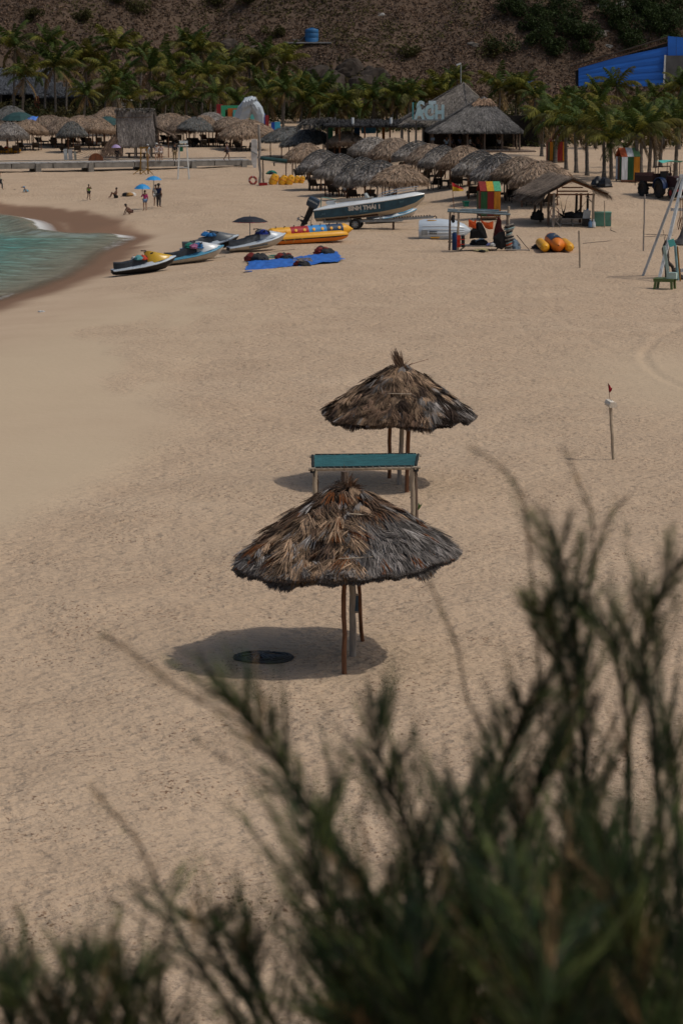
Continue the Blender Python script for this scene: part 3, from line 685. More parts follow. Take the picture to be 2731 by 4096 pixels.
# stake with foam block and red flag
def flag_stake():
    b = gp(2455, 1840); k = mpp(b)
    root = thing('flag_stake', 'leaning bamboo stake with white foam block and small red flag', 'stake', b)
    t = at(2440, 1628, b.y) - b
    noisy_tube((0, 0, -.3), t, .034, .040, 7, .006, 3, joints=5).build('bamboo_pole', M_BAMBOO, root, True)
    f = at(2441, 1613, b.y) - b
    m = B(); m.M = Matrix.Translation(f) @ Euler((R(14), R(-4), R(28))).to_matrix().to_4x4()
    m.prism([(-.10, -.065), (.03, -.085), (.12, -.05), (.115, .015), (.02, .07), (-.08, .075), (-.115, .0)], -.11, .11, 'y')
    fb = m.build('foam_block', pm('white_foam', (.62, .57, .49), .9, .15, 14, .5, 40), root)
    m = B(); m.M = Matrix.Translation(f); m.tube([(-.03, -.02, .06), (.02, -.015, .075)], .008, 4); m.build('foam_slot', M_GREYW, fb)
    a, e = at(2438, 1600, b.y) - b, at(2430, 1532, b.y) - b
    B().tube([a, e], .006, 5).build('flag_stick', M_BROWN, root)
    vs = []; fs = []
    p0, p1 = at(2431, 1533, b.y) - b, at(2434, 1566, b.y) - b
    for j in range(7):
        p = p0.lerp(p1, j / 6); w = [.02, .05, .055, .09, .075, .05, .02][j]
        for i in range(4): vs.append(p + Vector((w * i / 3, .02 * math.sin(i * 2 + j), -.01 * i)))
    for j in range(6):
        for i in range(3): q = j * 4 + i; fs.append((q, q + 1, q + 5, q + 4))
    B().add(vs, fs).build('red_flag', pm('red_cloth', (.26, .012, .02), .8, .2, 10), root, True)
flag_stake()

# ------------------------------------------------------------------ rows of small thatched umbrellas with loungers
def dome_thatch(Rr, drop, fr, n, base, seed, lay=.05):
    g = np.random.RandomState(seed)
    def surf(t, th):
        r = Rr * np.minimum(t, 1) ; z = -drop * np.minimum(t, 1) ** 1.6 - np.maximum(t - 1, 0) * 1.2
        k = 1 + .10 * (fbm(np.cos(th) * 1.5 + 7, np.sin(th) * 1.5 + 7, seed, 2) - .5)
        return np.stack([r * k * np.cos(th), r * k * np.sin(th), z], -1)
    t = np.sqrt(g.uniform(0, 1, n)) * .98; th = g.uniform(0, 2 * math.pi, n); P = surf(t, th)
    D = surf(np.minimum(t + .02, 1.0), th) - surf(t - .02, th); D /= np.linalg.norm(D, axis=1)[:, None] + 1e-9
    T = np.stack([-np.sin(th), np.cos(th), 0 * th], 1); D = D + T * g.normal(0, .35, n)[:, None]; D[:, 2] += g.normal(.08, .14, n); D /= np.linalg.norm(D, axis=1)[:, None]
    W = np.cross(D, [0, 0, 1.]); W /= np.linalg.norm(W, axis=1)[:, None] + 1e-9; W = W + g.normal(0, .35, (n, 3)); W /= np.linalg.norm(W, axis=1)[:, None]
    P = P + np.array([0, 0, 1.]) * g.uniform(0, .09, n)[:, None]
    n2 = fbm(np.cos(th) * 3 + 3, np.sin(th) * 3 + t * 4, seed, 3)
    C = np.array(base)[None, :] * (.7 + .6 * n2[:, None]) * g.uniform(.65, 1.35, (n, 1))
    C = np.where((g.uniform(size=n) < .09)[:, None], DARK * 1.2, C)
    C = np.where((g.uniform(size=n) < .10)[:, None], np.array([.30, .25, .20]), C)
    out = [blades(P, D, W, g.uniform(.18, .42, n), g.uniform(.014, .042, n), C, .05, .45)]
    m = n // 2; th = g.uniform(0, 2 * math.pi, m); P = surf(np.full(m, .97), th)
    D = np.stack([np.cos(th) * .45, np.sin(th) * .45, -g.uniform(.5, 1.3, m)], 1) + g.normal(0, .16, (m, 3)); D /= np.linalg.norm(D, axis=1)[:, None]
    W = np.stack([-np.sin(th), np.cos(th), 0 * th], 1)
    C = np.array(base)[None, :] * g.uniform(.25, .85, (m, 1)) * np.array([[.95, .86, .78]])  # fringe coloured darker to bring out the shading of the dome
    out.append(blades(P, D, W, g.uniform(.45, 1.25, m) * fr, g.uniform(.015, .045, m), C, .04, .5))
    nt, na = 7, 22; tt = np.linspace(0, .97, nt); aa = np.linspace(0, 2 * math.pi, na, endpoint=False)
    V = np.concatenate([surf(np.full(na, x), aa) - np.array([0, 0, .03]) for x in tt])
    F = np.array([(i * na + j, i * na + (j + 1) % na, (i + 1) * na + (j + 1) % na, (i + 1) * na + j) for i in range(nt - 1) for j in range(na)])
    out.append((V, F, np.repeat(DARK[None, :] * 1.5, len(V), 0)))  # dark shell added under the blades to block light
    V, F, C = merge(out)
    return npmesh('thatch_canopy', V, F, C, M_THATCH)
TANC, GREYC, BLUEG = (.36, .27, .20), (.31, .285, .265), (.170, .174, .168)
DOME = {}
for i, (k, c) in enumerate((('tan', TANC), ('tan', (.40, .29, .205)), ('grey', GREYC), ('grey', (.345, .315, .285)), ('slate', BLUEG))):
    DOME.setdefault(k, []).append(dome_thatch(1.7, 1.12, .5 if k != 'slate' else .3, 5200, c, 60 + i))
def net_mesh():
    m = B()
    for s in (0, 1):
        for j in range(-3, 4):
            pts = []; o = j * .3
            for i in range(11):
                a = (i / 10 - .5) * 2 * math.sqrt(max(0, 1.35 ** 2 - o * o)); x, y = (a, o) if s else (o, a)
                r = math.hypot(x, y); pts.append((x, y, -1.12 * (r / 1.7) ** 1.6 + .23))
            m.tube(pts, .028, 4)
    return m.mesh('rope_net', pm('grey_rope', (.075, .072, .07), .9))
NET = net_mesh()
POSTM = [noisy_tube((0, 0, -.5), (0, 0, 1.75), .048, .042, 5, .02, 40 + i).mesh('post', mt, True) for i, mt in enumerate((M_BROWN, M_WOOD, M_BROWN))]
RINGM = B().tube([(1.05 * math.cos(a), 1.05 * math.sin(a), 1.62) for a in [i * math.pi / 8 for i in range(16)]], .025, 5, closed=True).mesh('rim_pole', M_WOOD)
def cluster_umbrella(px, py, kind, h, s, label, group, seed, net=False):
    c = gp(px, py, h); g = random.Random(seed)
    root = thing('thatched_umbrella', label, 'umbrella', c, g.uniform(0, 6.28), group)
    z = h / s
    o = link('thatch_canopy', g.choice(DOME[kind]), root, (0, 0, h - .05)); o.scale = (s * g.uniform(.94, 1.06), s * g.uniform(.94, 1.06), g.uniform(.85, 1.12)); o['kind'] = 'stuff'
    o.rotation_euler = (g.uniform(-.10, .10), g.uniform(-.10, .10), g.uniform(0, 6))
    if net:
        q = link('rope_net', NET, root, (0, 0, h - .05)); q.scale = o.scale; q.rotation_euler = o.rotation_euler; q['kind'] = 'stuff'
    for i in range(5):
        a = i * 6.283 / 5 + g.uniform(-.2, .2); link('post', g.choice(POSTM), root, (1.08 * s * math.cos(a), 1.08 * s * math.sin(a), 0), (g.uniform(-.04, .04), g.uniform(-.04, .04), g.uniform(0, 6)), (1, 1, (h - .72) / 1.75))
    q = link('rim_pole', RINGM, root, (0, 0, 0)); q.scale = (s, s, (h - .8) / 1.62)
    return root, c
# lounger: slatted bed, raised back, four legs
def make_lounger():
    P = {}
    P['bed'] = B().box((0.35, 0, .30), (1.35, .66, .06)).mesh('bed', M_DARKW)
    m = B(); m.box((-.62, 0, .52), (.82, .64, .06), (0, R(35), 0)); P['backrest'] = m.mesh('backrest', M_DARKW)
    P['leg'] = B().box((0, 0, .1), (.07, .07, .36)).mesh('leg', M_DARKW)
    P['cushion'] = B().box((0.35, 0, .36), (1.3, .58, .06)).mesh('cushion', pm('dark_cushion', (.022, .03, .034), .85, .3))
    return P
LP = make_lounger()
LN = [0]
def lounger(x, y, rz, label, group):
    z = tzf(x, y); root = thing('sun_lounger', label, 'lounger', (x, y, z), rz, group); LN[0] += 1
    link('bed', LP['bed'], root); link('backrest', LP['backrest'], root); link('cushion', LP['cushion'], root)
    for a in (-.2, .9):
        for b in (-.26, .26): link('leg', LP['leg'], root, (a, b, 0))
GF, GS, GLft = 'umbrellas in the front row behind the motorboat', 'umbrellas in the back row before the big hut', 'umbrellas beyond the boardwalk'
front = [(1222, 573, 'tan', 1.12, 0), (1283, 606, 'grey', 1.05, 1), (1362, 624, 'grey', 1.05, 1), (1444, 638, 'grey', 1.05, 1), (1524, 650, 'grey', 1.05, 1), (1600, 658, 'tan', 1.12, 0)]
desc = ['tan thatched umbrella beside the yellow inflatables', 'grey thatched umbrella under rope net, next to the yellow inflatables', 'grey netted thatched umbrella, third in the row behind the outboard motor', 'grey netted thatched umbrella, fourth in the row behind the motorboat', 'grey netted thatched umbrella squeezed beside the tan one behind the motorboat', 'tan shaggy thatched umbrella directly behind the bow of the motorboat']
for i, (x, y, k, s, net) in enumerate(front):
    r, c = cluster_umbrella(x, y, k, 2.8, s * .98, desc[i], GF, 100 + i, net)
    for j, dx in enumerate((-.5, .5)):
        lounger(c.x + dx, c.y - .1 + .1 * j, R(80 + 20 * j), 'dark sun lounger, %s one under the %s umbrella from left in front row' % (('left', 'right')[j], ORD[i]), 'loungers under the front row')
back = [(1150, 508, 'slate', 1.55, 0), (1232, 516, 'slate', 1.7, 0), (1383, 525, 'tan', 1.1, 0), (1497, 547, 'grey', 1.15, 0), (1572, 551, 'tan', 1.15, 0), (1672, 570, 'grey', 1.05, 1), (1722, 576, 'tan', 1.0, 0), (1772, 590, 'grey', 1.0, 1),
        (1853, 583, 'tan', 1.05, 0), (1921, 612, 'grey', 1.0, 1), (2000, 623, 'grey', 1.05, 1), (2092, 625, 'tan', 1.1, 0), (2152, 643, 'tan', 1.15, 0)]
bdesc = ['wide slate-grey thatched umbrella, half hidden behind another of its kind', 'wide slate-grey thatched umbrella above the tan one by the yellow inflatables', 'tan thatched umbrella below the long flat-roofed shelter', 'grey thatched umbrella between two tan ones in front of the flat-roofed shelter',
         'tan thatched umbrella in front of the big hut letters', 'grey netted thatched umbrella left of a narrow tan one', 'narrow tan thatched umbrella between two grey netted ones', 'grey netted thatched umbrella below the white fence, left of a tan one', 'tan thatched umbrella directly before the white fence of the big hut',
         'grey netted thatched umbrella right of the tan one by the white fence', 'grey netted thatched umbrella above the striped red, yellow and green cabin', 'tan thatched umbrella, second from the right end of the row', 'tan thatched umbrella behind the open hammock shelter, right end of the row']
for i, (x, y, k, s, net) in enumerate(back):
    r, c = cluster_umbrella(x, y, k, 2.8, s * (1.0 if i > 1 else .95), bdesc[i], GS, 130 + i, net)
    if i > 1:
        for j, dx in enumerate((-.5, .5)):
            lounger(c.x + dx, c.y - .2, R(95 + 15 * j), 'dark sun lounger, %s one under the %s umbrella of the back row' % (('left', 'right')[j], ORD[i]), 'loungers under the back row')
left = [(42, 424, 'slate', 1.15), (40, 488, 'grey', 1.0), (192, 460, 'tan', 1.25), (286, 486, 'slate', .9), (330, 462, 'tan', 1.2), (396, 474, 'tan', 1.1), (440, 428, 'tan', 1.15), (655, 456, 'tan', 1.1), (690, 452, 'tan', 1.1), (735, 462, 'tan', 1.0), (790, 468, 'slate', 1.1), (848, 450, 'grey', 1.2), (918, 466, 'tan', 1.15), (985, 478, 'tan', 1.45), (120, 478, 'tan', 1.0), (250, 468, 'tan', 1.0), (372, 460, 'tan', 1.0), (560, 452, 'tan', 1.1), (820, 462, 'tan', 1.0)]
ldesc = ['slate thatched umbrella at the left edge, above the teal parasol', 'low grey thatched umbrella at the left edge under the teal parasol', 'large tan thatched umbrella right of the blue tarpaulin', 'small slate thatched umbrella between two tan ones near the blue tarpaulin', 'tan thatched umbrella, third right of the blue tarpaulin',
         'tan thatched umbrella just left of the dark green parasol', 'tan thatched umbrella rising behind the dark green parasol', 'tan thatched umbrella touching the right side of the tall thatched hut', 'tan thatched umbrella, second right of the tall thatched hut', 'tan thatched umbrella, third right of the tall thatched hut', 'slate thatched umbrella left of the pointed grey one', 'pointed grey thatched umbrella below the palm trunks and red frame', 'tan thatched umbrella below the green and orange frames', 'biggest tan thatched umbrella, below the white hands sculpture', 'tan thatched umbrella half covered by the blue tarpaulin', 'tan thatched umbrella peeking between its neighbours right of the blue tarpaulin', 'tan thatched umbrella peeking out left of the dark green parasol', 'tan thatched umbrella mostly hidden behind the tall thatched hut', 'tan thatched umbrella half hidden by the pointed grey one']
for i, (x, y, k, s) in enumerate(left):
    r, c = cluster_umbrella(x, y, k, 2.9, s * .98, ldesc[i], GLft, 160 + i, False)
    for j, dx in enumerate((-.6, .6)):
        if i not in (0, 6): lounger(c.x + dx, c.y - .4, R(70 + 25 * j), 'dark sun lounger, %s one under the %s umbrella beyond the boardwalk' % (('left', 'right')[j], ORD[i]), 'loungers beyond the boardwalk')

# ------------------------------------------------------------------ coconut palms
def frond_mesh(L, droop, n, col, seed, up=1.0, w=.42):
    g = random.Random(seed); m = B(); pts = []
    for i in range(9):
        t = i / 8; a = up - droop * t ** 1.4
        pts.append((pts[-1] + Vector((math.cos(a), 0, math.sin(a))) * (L / 8)) if pts else Vector((0, 0, 0)))
    k = .55; m.col = tuple(c * k * 1.3 for c in col); m.tube(pts, [.035 * (1 - .85 * i / 8) for i in range(9)], 3)
    for i in range(n):
        t = .10 + .90 * (i + g.uniform(-.3, .3)) / n; f = min(max(t, 0), .999) * 8; j = int(f); p = pts[j].lerp(pts[j + 1], f - j); d = (pts[j + 1] - pts[j]).normalized()
        for s in (-1, 1):
            ll = L * .26 * math.sin(math.pi * (.12 + .80 * t)) * g.uniform(.8, 1.15)
            dr = g.uniform(.35, .95); e = (d * .75 + Vector((0, s * w * 2.0, -dr * .75))).normalized()
            q = p + e * ll * .5; r = p + e * ll + Vector((0, 0, -ll * .30)); ww = d * (.058 * g.uniform(.8, 1.3))
            kk = g.uniform(.6, 1.4); m.col = tuple(c * kk for c in col)
            m.add([p - ww * .5, p + ww * .5, q + ww, r, q - ww], [(0, 1, 2, 4), (4, 2, 3)])
    return m.mesh('frond', M_LEAF)
GRN, YGR, OLV, DRY = (.044, .068, .014), (.128, .126, .020), (.074, .076, .022), (.17, .11, .045)
FRONDS = {
 'up': [frond_mesh(3.2, .8, 26, GRN, 1, 1.38), frond_mesh(3.4, 1.2, 26, YGR, 2, 1.28), frond_mesh(3.3, 1.0, 26, (.048, .072, .014), 12, 1.32)],
 'mid': [frond_mesh(3.5, 1.7, 28, YGR, 3, .98), frond_mesh(3.6, 1.9, 28, GRN, 4, .9), frond_mesh(3.4, 1.6, 28, OLV, 5, .85), frond_mesh(3.4, 1.6, 28, (.11, .096, .018), 15, .8)],
 'low': [frond_mesh(3.3, 1.5, 26, OLV, 6, .2), frond_mesh(3.2, 1.4, 26, (.10, .078, .018), 7, .0), frond_mesh(3.2, 1.4, 26, GRN, 17, .1)],
 'dead': [frond_mesh(2.8, .8, 20, DRY, 8, -.7), frond_mesh(2.6, .6, 20, (.12, .085, .05), 9, -.9)]}
M_TRUNK = pm('palm_trunk_bark', (.115, .100, .085), .9, .35, 2, .6, 14, stretch=(.5, .5, 6))
def trunk_mesh(H, lean, seed, r=.17):
    g = random.Random(seed); pts = []; rr = []; k = int(H / .28) + 4
    for i in range(k + 1):
        t = i / k; pts.append((lean * t ** 1.6 * H * .5, .04 * math.sin(t * 5 + seed) * H * .2, t * H - .3 * (1 - t))); rr.append(r * (1.35 - .5 * min(1, t * 5) if t < .2 else .85 - .2 * t) * (1.07 if i % 2 else .95))
    return B().tube(pts, rr, 8).mesh('trunk', M_TRUNK, True), Vector(pts[-1])
TRUNKS = [trunk_mesh(1.0 * h, l, i) for i, (h, l) in enumerate(((3.0, .1), (4.0, -.12), (5.0, .12), (6.5, -.08), (8.5, .1), (2.4, -.1)))]
CAB = B()
for i in range(7): CAB.ball((.2 * math.cos(i * .9), .2 * math.sin(i * .9), -.18 - .08 * (i % 2)), .12, 6, 5)
COCO = CAB.mesh('coconut_bunch', pm('coconut_husk', (.10, .09, .03), .6))
def palm(base, crown_z, scale, nf, label, group, seed, dead=3, tint=None):
    g = random.Random(seed); want = crown_z - base.z
    tm, top = min(TRUNKS, key=lambda q: abs(q[1].z - want) + g.uniform(0, .7)); s = want / top.z
    root = thing('palm_tree', label, 'palm tree', base, g.uniform(0, 6.28), group)
    link('trunk', tm, root, scale=(1, 1, s)); top = Vector((top.x, top.y, top.z * s))
    cr = bpy.data.objects.new('crown', None); COL.objects.link(cr); cr.parent = root; cr.location = top; cr.empty_display_size = .2
    cr.rotation_euler = (g.uniform(-.28, .28), g.uniform(-.28, .28), 0)
    plan = ['up'] * int(nf * .42) + ['mid'] * int(nf * .40) + ['low'] * int(nf * .16) + ['dead'] * dead
    for i, kd in enumerate(plan):
        a = i * 2.399 + g.uniform(-.3, .3); q = scale * g.uniform(.82, 1.15)
        link('frond', g.choice(FRONDS[kd]), cr, (0, 0, .05), (g.uniform(-.35, .35), g.uniform(-.15, .15), a), (q, q, q))
    if g.random() < .5: cc = link('coconut_bunch', COCO, cr); cc['kind'] = 'stuff'
    return root
def palms_row(name, group, lst, Y, jit, sc, nf, fz=None):
    for i, (x, y) in enumerate(lst):
        g = random.Random(hash((name, i)) % 9999 if False else i * 31 + len(name) * 7); Yy = Y + g.uniform(-jit, jit); c = at(x + g.uniform(-22, 22), y + g.uniform(-38, 30), Yy)
        gz = max(tzf(c.x, Yy) if Yy < 336 else -9, float(hill_z(np.array([c.x]), np.array([Yy]))[0]) if Yy > 330 else -9)
        gz = min(gz, c.z - 2.2)
        palm(Vector((c.x, Yy, gz)), c.z, sc * g.uniform(.62, 1.05), nf + g.randrange(-2, 5), '%s palm from the left %s' % (ORD[i], name), group, i * 13 + len(name))
palms_row('in the tall dark row at the foot of the hill', 'palms at the foot of the hill', [(30, 205), (155, 175), (250, 265), (350, 225), (455, 230), (560, 205), (650, 250), (730, 200), (820, 205), (905, 260), (985, 270), (1065, 245), (1135, 285)], 318, 6, 1.15, 17)
palms_row('in the middle row below the brown hillside', 'middle row of palms', [(90, 335), (235, 300), (420, 300), (520, 310), (610, 315), (700, 320), (790, 320), (860, 330), (945, 330), (1030, 335), (1110, 345), (1190, 350), (1260, 365)], 303, 5, 1.05, 17)
palms_row('in the low yellow-green row behind the beach umbrellas', 'front row of palms on the left', [(325, 374), (450, 394), (540, 422), (640, 417), (760, 414), (850, 407), (960, 427), (1075, 394), (1150, 407), (1190, 427), (1255, 417), (1330, 427), (1400, 442)], 289, 4, 1.0, 18)
palms_row('behind the big thatched hut and flat shelter', 'palms behind the big hut', [(1470, 413), (1545, 380), (1620, 378), (1700, 380), (1765, 403), (1838, 296), (1985, 348), (2040, 373), (2105, 358), (1440, 448), (1530, 438), (1600, 433)], 292, 8, 1.0, 17)
palms_row('in the far row below the blue sheeting', 'far row of palms on the right', [(2140, 387), (2245, 367), (2310, 422), (2385, 402), (2475, 357), (2545, 412), (2600, 382), (2665, 387), (2720, 372), (2190, 442), (2350, 462)], 268, 8, .88, 17)
palms_row('in the middle row at the right', 'middle row of palms on the right', [(2150, 472), (2215, 482), (2280, 472), (2360, 492), (2430, 472), (2500, 487), (2570, 477), (2640, 462), (2715, 482)], 236, 7, .82, 17)
for i, (bx, by, cy) in enumerate([(2164, 624, 490), (2219, 652, 505), (2263, 680, 525), (2303, 689, 530), (2347, 702, 535), (2413, 708, 545), (2443, 717, 590), (2545, 728, 560), (2562, 691, 530), (2593, 713, 545), (2619, 674, 520), (2640, 669, 515), (2701, 708, 530)]):
    b = gp(bx, by); c = at(bx, cy, b.y)
    palm(b, c.z + .35, .74, 15, 'coconut palm, %s from the left among the front trunks rising from sand' % ORD[i], 'front palms on the right', 400 + i, dead=2)

# low dark growth between the palm trunks
def undergrowth():
    g = np.random.RandomState(9); n = 75000
    x = g.uniform(-52, 60, n); y = np.where(x > 11, g.uniform(232, 334, n), np.where(x > -3, g.uniform(276, 334, n), g.uniform(300, 334, n))); keep = (fbm(x * .15, y * .15, 50, 3) > .36); x, y = x[keep], y[keep]; n = len(x)
    z = np.where(y < 331, tz(x, y), hill_z(x, y)); h = np.where(y < 300, 1.7, 2.6) * fbm(x * .25, y * .25, 51, 3) * g.uniform(0, 1, n) ** .7
    C = np.where((fbm(x * .4, y * .4, 52) > .5)[:, None], np.array([.030, .036, .012]), np.array([.050, .044, .016])) * g.uniform(.4, 1.5, (n, 1))
    V, F, CC = leaf_cloud(np.stack([x, y, z + h], 1), .20, C, 7)
    o = link('undergrowth', npmesh('undergrowth', V, F, CC, M_LEAF)); o['kind'] = 'stuff'; tag(o, 'low tangled undergrowth between the palm trunks at the foot of the hill', 'undergrowth')
undergrowth()

# ------------------------------------------------------------------ boats, jet skis and inflatables on the sand
def ang_px(a, b):
    p, q = gp(*a), gp(*b); return math.atan2(q.y - p.y, q.x - p.x)
def motorboat():
    c = gp(1440, 917); k = mpp(c); L = 440 * k
    root = thing('motorboat', 'dark teal and white motorboat with lettering and outboard, raised on a trailer', 'boat', c, R(-6))
    T = Matrix.Translation((-L * .40, 0, .46)) @ Euler((0, R(-5.5), 0)).to_matrix().to_4x4()
    st = [(0, .92, .80, .20, .02, .66), (.15, 1.0, .86, .18, .0, .70), (.4, 1.05, .90, .18, .0, .78), (.62, 1.0, .80, .24, .03, .84), (.8, .78, .52, .36, .14, .90), (.92, .42, .22, .56, .36, .96), (1.0, .04, .02, .86, .80, 1.0)]
    def ring(f): return [(s[0] * L, *f(s)) for s in st]
    bot = B(); bot.M = T
    bot.loft([[(s[0] * L, -s[2], s[3]), (s[0] * L, -s[2] * .5, (s[3] + s[4]) / 2 - .02), (s[0] * L, 0, s[4] - .06), (s[0] * L, s[2] * .5, (s[3] + s[4]) / 2 - .02), (s[0] * L, s[2], s[3])] for s in st])
    bot.build('hull_bottom', pm('cream_gelcoat', (.50, .43, .33), .45, .15, 2), root, True)
    sd = B(); sd.M = T
    sd.loft([[(s[0] * L, -s[2], s[3]), (s[0] * L, -s[1], s[5]), (s[0] * L, s[1], s[5]), (s[0] * L, s[2], s[3])] for s in st])
    side = sd.build('hull_side', M_NAVY, root, True)
    rr = B(); rr.M = T; rr.tube([(s[0] * L, -s[1] - .015, s[5]) for s in st] + [(s[0] * L, s[1] + .015, s[5]) for s in st[::-1]], .035, 6); rr.build('rub_rail', M_WHITE, root, True)
    dk = B(); dk.M = T
    w = lambda s: (s[1] - .02)
    dk.loft([[(s[0] * L, -w(s), s[5] + .02), (s[0] * L, -w(s) * .72, s[5] + .17 * (1 if .05 < s[0] < .97 else .2)), (s[0] * L, -w(s) * .60, s[5] + .19 * (1 if .05 < s[0] < .97 else .2)),
              (s[0] * L, -w(s) * .55, s[5] + (-.15 if .1 < s[0] < .7 else .19 * (.2 if s[0] > .97 or s[0] < .05 else 1))), (s[0] * L, w(s) * .55, s[5] + (-.15 if .1 < s[0] < .7 else .19 * (.2 if s[0] > .97 or s[0] < .05 else 1))),
              (s[0] * L, w(s) * .60, s[5] + .19 * (1 if .05 < s[0] < .97 else .2)), (s[0] * L, w(s) * .72, s[5] + .17 * (1 if .05 < s[0] < .97 else .2)), (s[0] * L, w(s), s[5] + .02)] for s in st])
    dk.build('deck', M_WHITE, root, True)
    cm = B(); cm.M = T; cm.box((L * .36, -.62, 1.05), (L * .34, .06, .10)); cm.box((L * .36, .62, 1.05), (L * .34, .06, .10)); cm.build('coaming', pm('worn_cream_trim', (.34, .30, .25), .7), root)
    for i, (a, b, z) in enumerate(((.58, .95, 1.40), (.60, .94, 1.27))):
        for y in (-1, 1):
            q = B(); q.M = T; q.tube([(L * a, y * .62, 1.10), (L * (a + .04), y * .62, z - .12), (L * .75, y * .60, z), (L * b, y * .16, z + .06)], .017, 5); q.build('bow_rail', M_STEEL, root, True)
    for x in (.7, .82, .93):
        q = B(); q.M = T; q.tube([(L * x, -.5 + x * .3, 1.1), (L * x, -.5 + x * .3, 1.40)], .015, 5); q.build('rail_stanchion', M_STEEL, root)
    q = B(); q.M = T; q.box((L * .16, -.3, 1.0), (.5, .3, .2)); q.box((L * .14, .3, .98), (.5, .3, .16)); q.build('engine_well_seat', M_WHITE, root)
    q = B(); q.M = T; q.tube([(L * .06, -.45, .8), (L * .075, -.45, 1.35), (L * .11, -.2, 1.30), (L * .2, 0, 1.12)], .03, 6); q.build('ski_pole', pm('green_rope', (.12, .22, .19), .8), root, True)
    q = B(); q.M = T; q.prism([(L * .47, 1.05), (L * .50, 1.05), (L * .475, 1.34), (L * .465, 1.34)], -.5, .5, 'y'); q.build('windscreen', pm('clear_acrylic', (.45, .5, .5), .2, .05), root)
    # writing on the topsides
    def word(t, x, z, size, mat, name='lettering', bold=0.0, sl=0):
        me = text_mesh(t, size, mat, .004, bold)
        s0 = x / L; ys = np.interp(s0, [s[0] for s in st], [s[1] for s in st]); yc = np.interp(s0, [s[0] for s in st], [s[2] for s in st])
        zs = np.interp(s0, [s[0] for s in st], [s[5] for s in st]); zc = np.interp(s0, [s[0] for s in st], [s[3] for s in st])
        f = (z - zc) / (zs - zc); y = -(yc + (ys - yc) * f) - .05; tl = math.atan2(ys - yc, zs - zc)
        s1 = min(s0 + .06, 1); hd = math.atan2(np.interp(s1, [s[0] for s in st], [s[1] for s in st]) - ys, (s1 - s0) * L) * .8
        o = link(name, me, side); o.matrix_local = T @ Matrix.Translation((x, y, z)) @ Euler((R(90) + tl * .9, 0, 0)).to_matrix().to_4x4() @ Matrix.Rotation(-hd * 0, 4, 'Z') @ Matrix.Rotation(R(-1 + sl), 4, 'Z')
    MW = pm('white_lettering', (.62, .60, .55), .6, .12, 20); MB_ = pm('pale_blue_lettering', (.16, .33, .42), .6, .2, 20)
    word('SINH THÁI 1', L * .465, .46, .34, MW, bold=.018); word('V   R SI', L * .455, .325, .15, MB_); word('⌒', L * .46, .30, .2, MB_) if False else None
    word('_ 0.4', L * .08, .36, .15, MB_); word('0.4.7', L * .80, .66, .13, MB_)
    q = B(); s0 = .447; y = -.985; q.M = T @ Matrix.Translation((L * s0, y, .36)) @ Euler((R(98), 0, 0)).to_matrix().to_4x4()
    q.tube([(.12 * math.cos(a), .10 * math.sin(a) - .02, 0) for a in [i * math.pi / 8 for i in range(9)]], .012, 4); q.tube([(-.2, -.03, 0), (.2, -.03, 0)], .010, 4); q.build('arch_emblem', MB_, side)
    # outboard, tilted up
    mo = bpy.data.objects.new('outboard_motor', None); COL.objects.link(mo); mo.parent = root
    mo.matrix_local = T @ Matrix.Translation((-.16, 0, .78)) @ Euler((0, R(32), 0)).to_matrix().to_4x4()
    MC = pm('dark_blue_cowl', (.022, .04, .065), .35, .2, 4, .05, spec=.5)
    q = B(); q.loft([[(x0, -w_, z), (x0 + .1, -w_ * 1.1, z), (x1 - .1, -w_ * 1.1, z), (x1, -w_, z), (x1, w_, z), (x1 - .1, w_ * 1.1, z), (x0 + .1, w_ * 1.1, z), (x0, w_, z)] for x0, x1, w_, z in ((-.36, .20, .17, .0), (-.42, .26, .22, .12), (-.44, .27, .23, .40), (-.38, .24, .20, .55), (-.24, .12, .12, .61))]); cw = q.build('cowl', MC, mo, True)
    link('maker_name', text_mesh('YAMAHA', .15, MW, .003), cw, (-.09, -.262, .3), (R(90), 0, 0))
    q = B(); q.loft([[(x0, -w_, z), (x1, -w_, z), (x1, w_, z), (x0, w_, z)] for x0, x1, w_, z in ((-.14, .12, .05, -1.05), (-.18, .14, .07, -.55), (-.20, .16, .11, -.05), (-.26, .18, .14, .02))]); q.build('leg_casing', M_BLACK, mo, True)
    q = B(); q.box((-.08, 0, -.72), (.62, .26, .03)); q.build('cavitation_plate', M_BLACK, mo)
    q = B(); q.loft([[(.16 - .55 * t, .09 * math.sin(math.pi * (.15 + .8 * t)) * math.cos(a), -.95 + .09 * math.sin(math.pi * (.15 + .8 * t)) * math.sin(a)) for a in [i * math.pi / 4 for i in range(8)]] for t in (0, .3, .6, 1)]); q.prism([(-.2, -.95), (.12, -.95), (-.02, -1.28), (-.16, -1.28)], -.02, .02, 'y'); q.build('gear_housing', M_BLACK, mo, True)
    q = B(); q.tube([(-.38, 0, -.95), (-.52, 0, -.95)], .05, 8); q.build('propeller_hub', M_STEEL, mo)
    for i in range(3):
        a = i * 2.094; d, e = Vector((0, math.cos(a), math.sin(a))), Vector((0, -math.sin(a), math.cos(a)))
        o = Vector((-.45, 0, -.95)); q = B(); q.add([o + d * .04 - e * .03, o + d * .11 - e * .09 + Vector((.04, 0, 0)), o + d * .19, o + d * .11 + e * .07 - Vector((.05, 0, 0)), o + d * .04 + e * .03], [(0, 1, 2, 3, 4)]); q.build('propeller_blade', M_STEEL, mo)
    # trailer under the hull
    tr = thing('boat_trailer', 'grey steel boat trailer with two wheels under the motorboat', 'trailer', c, R(-6))
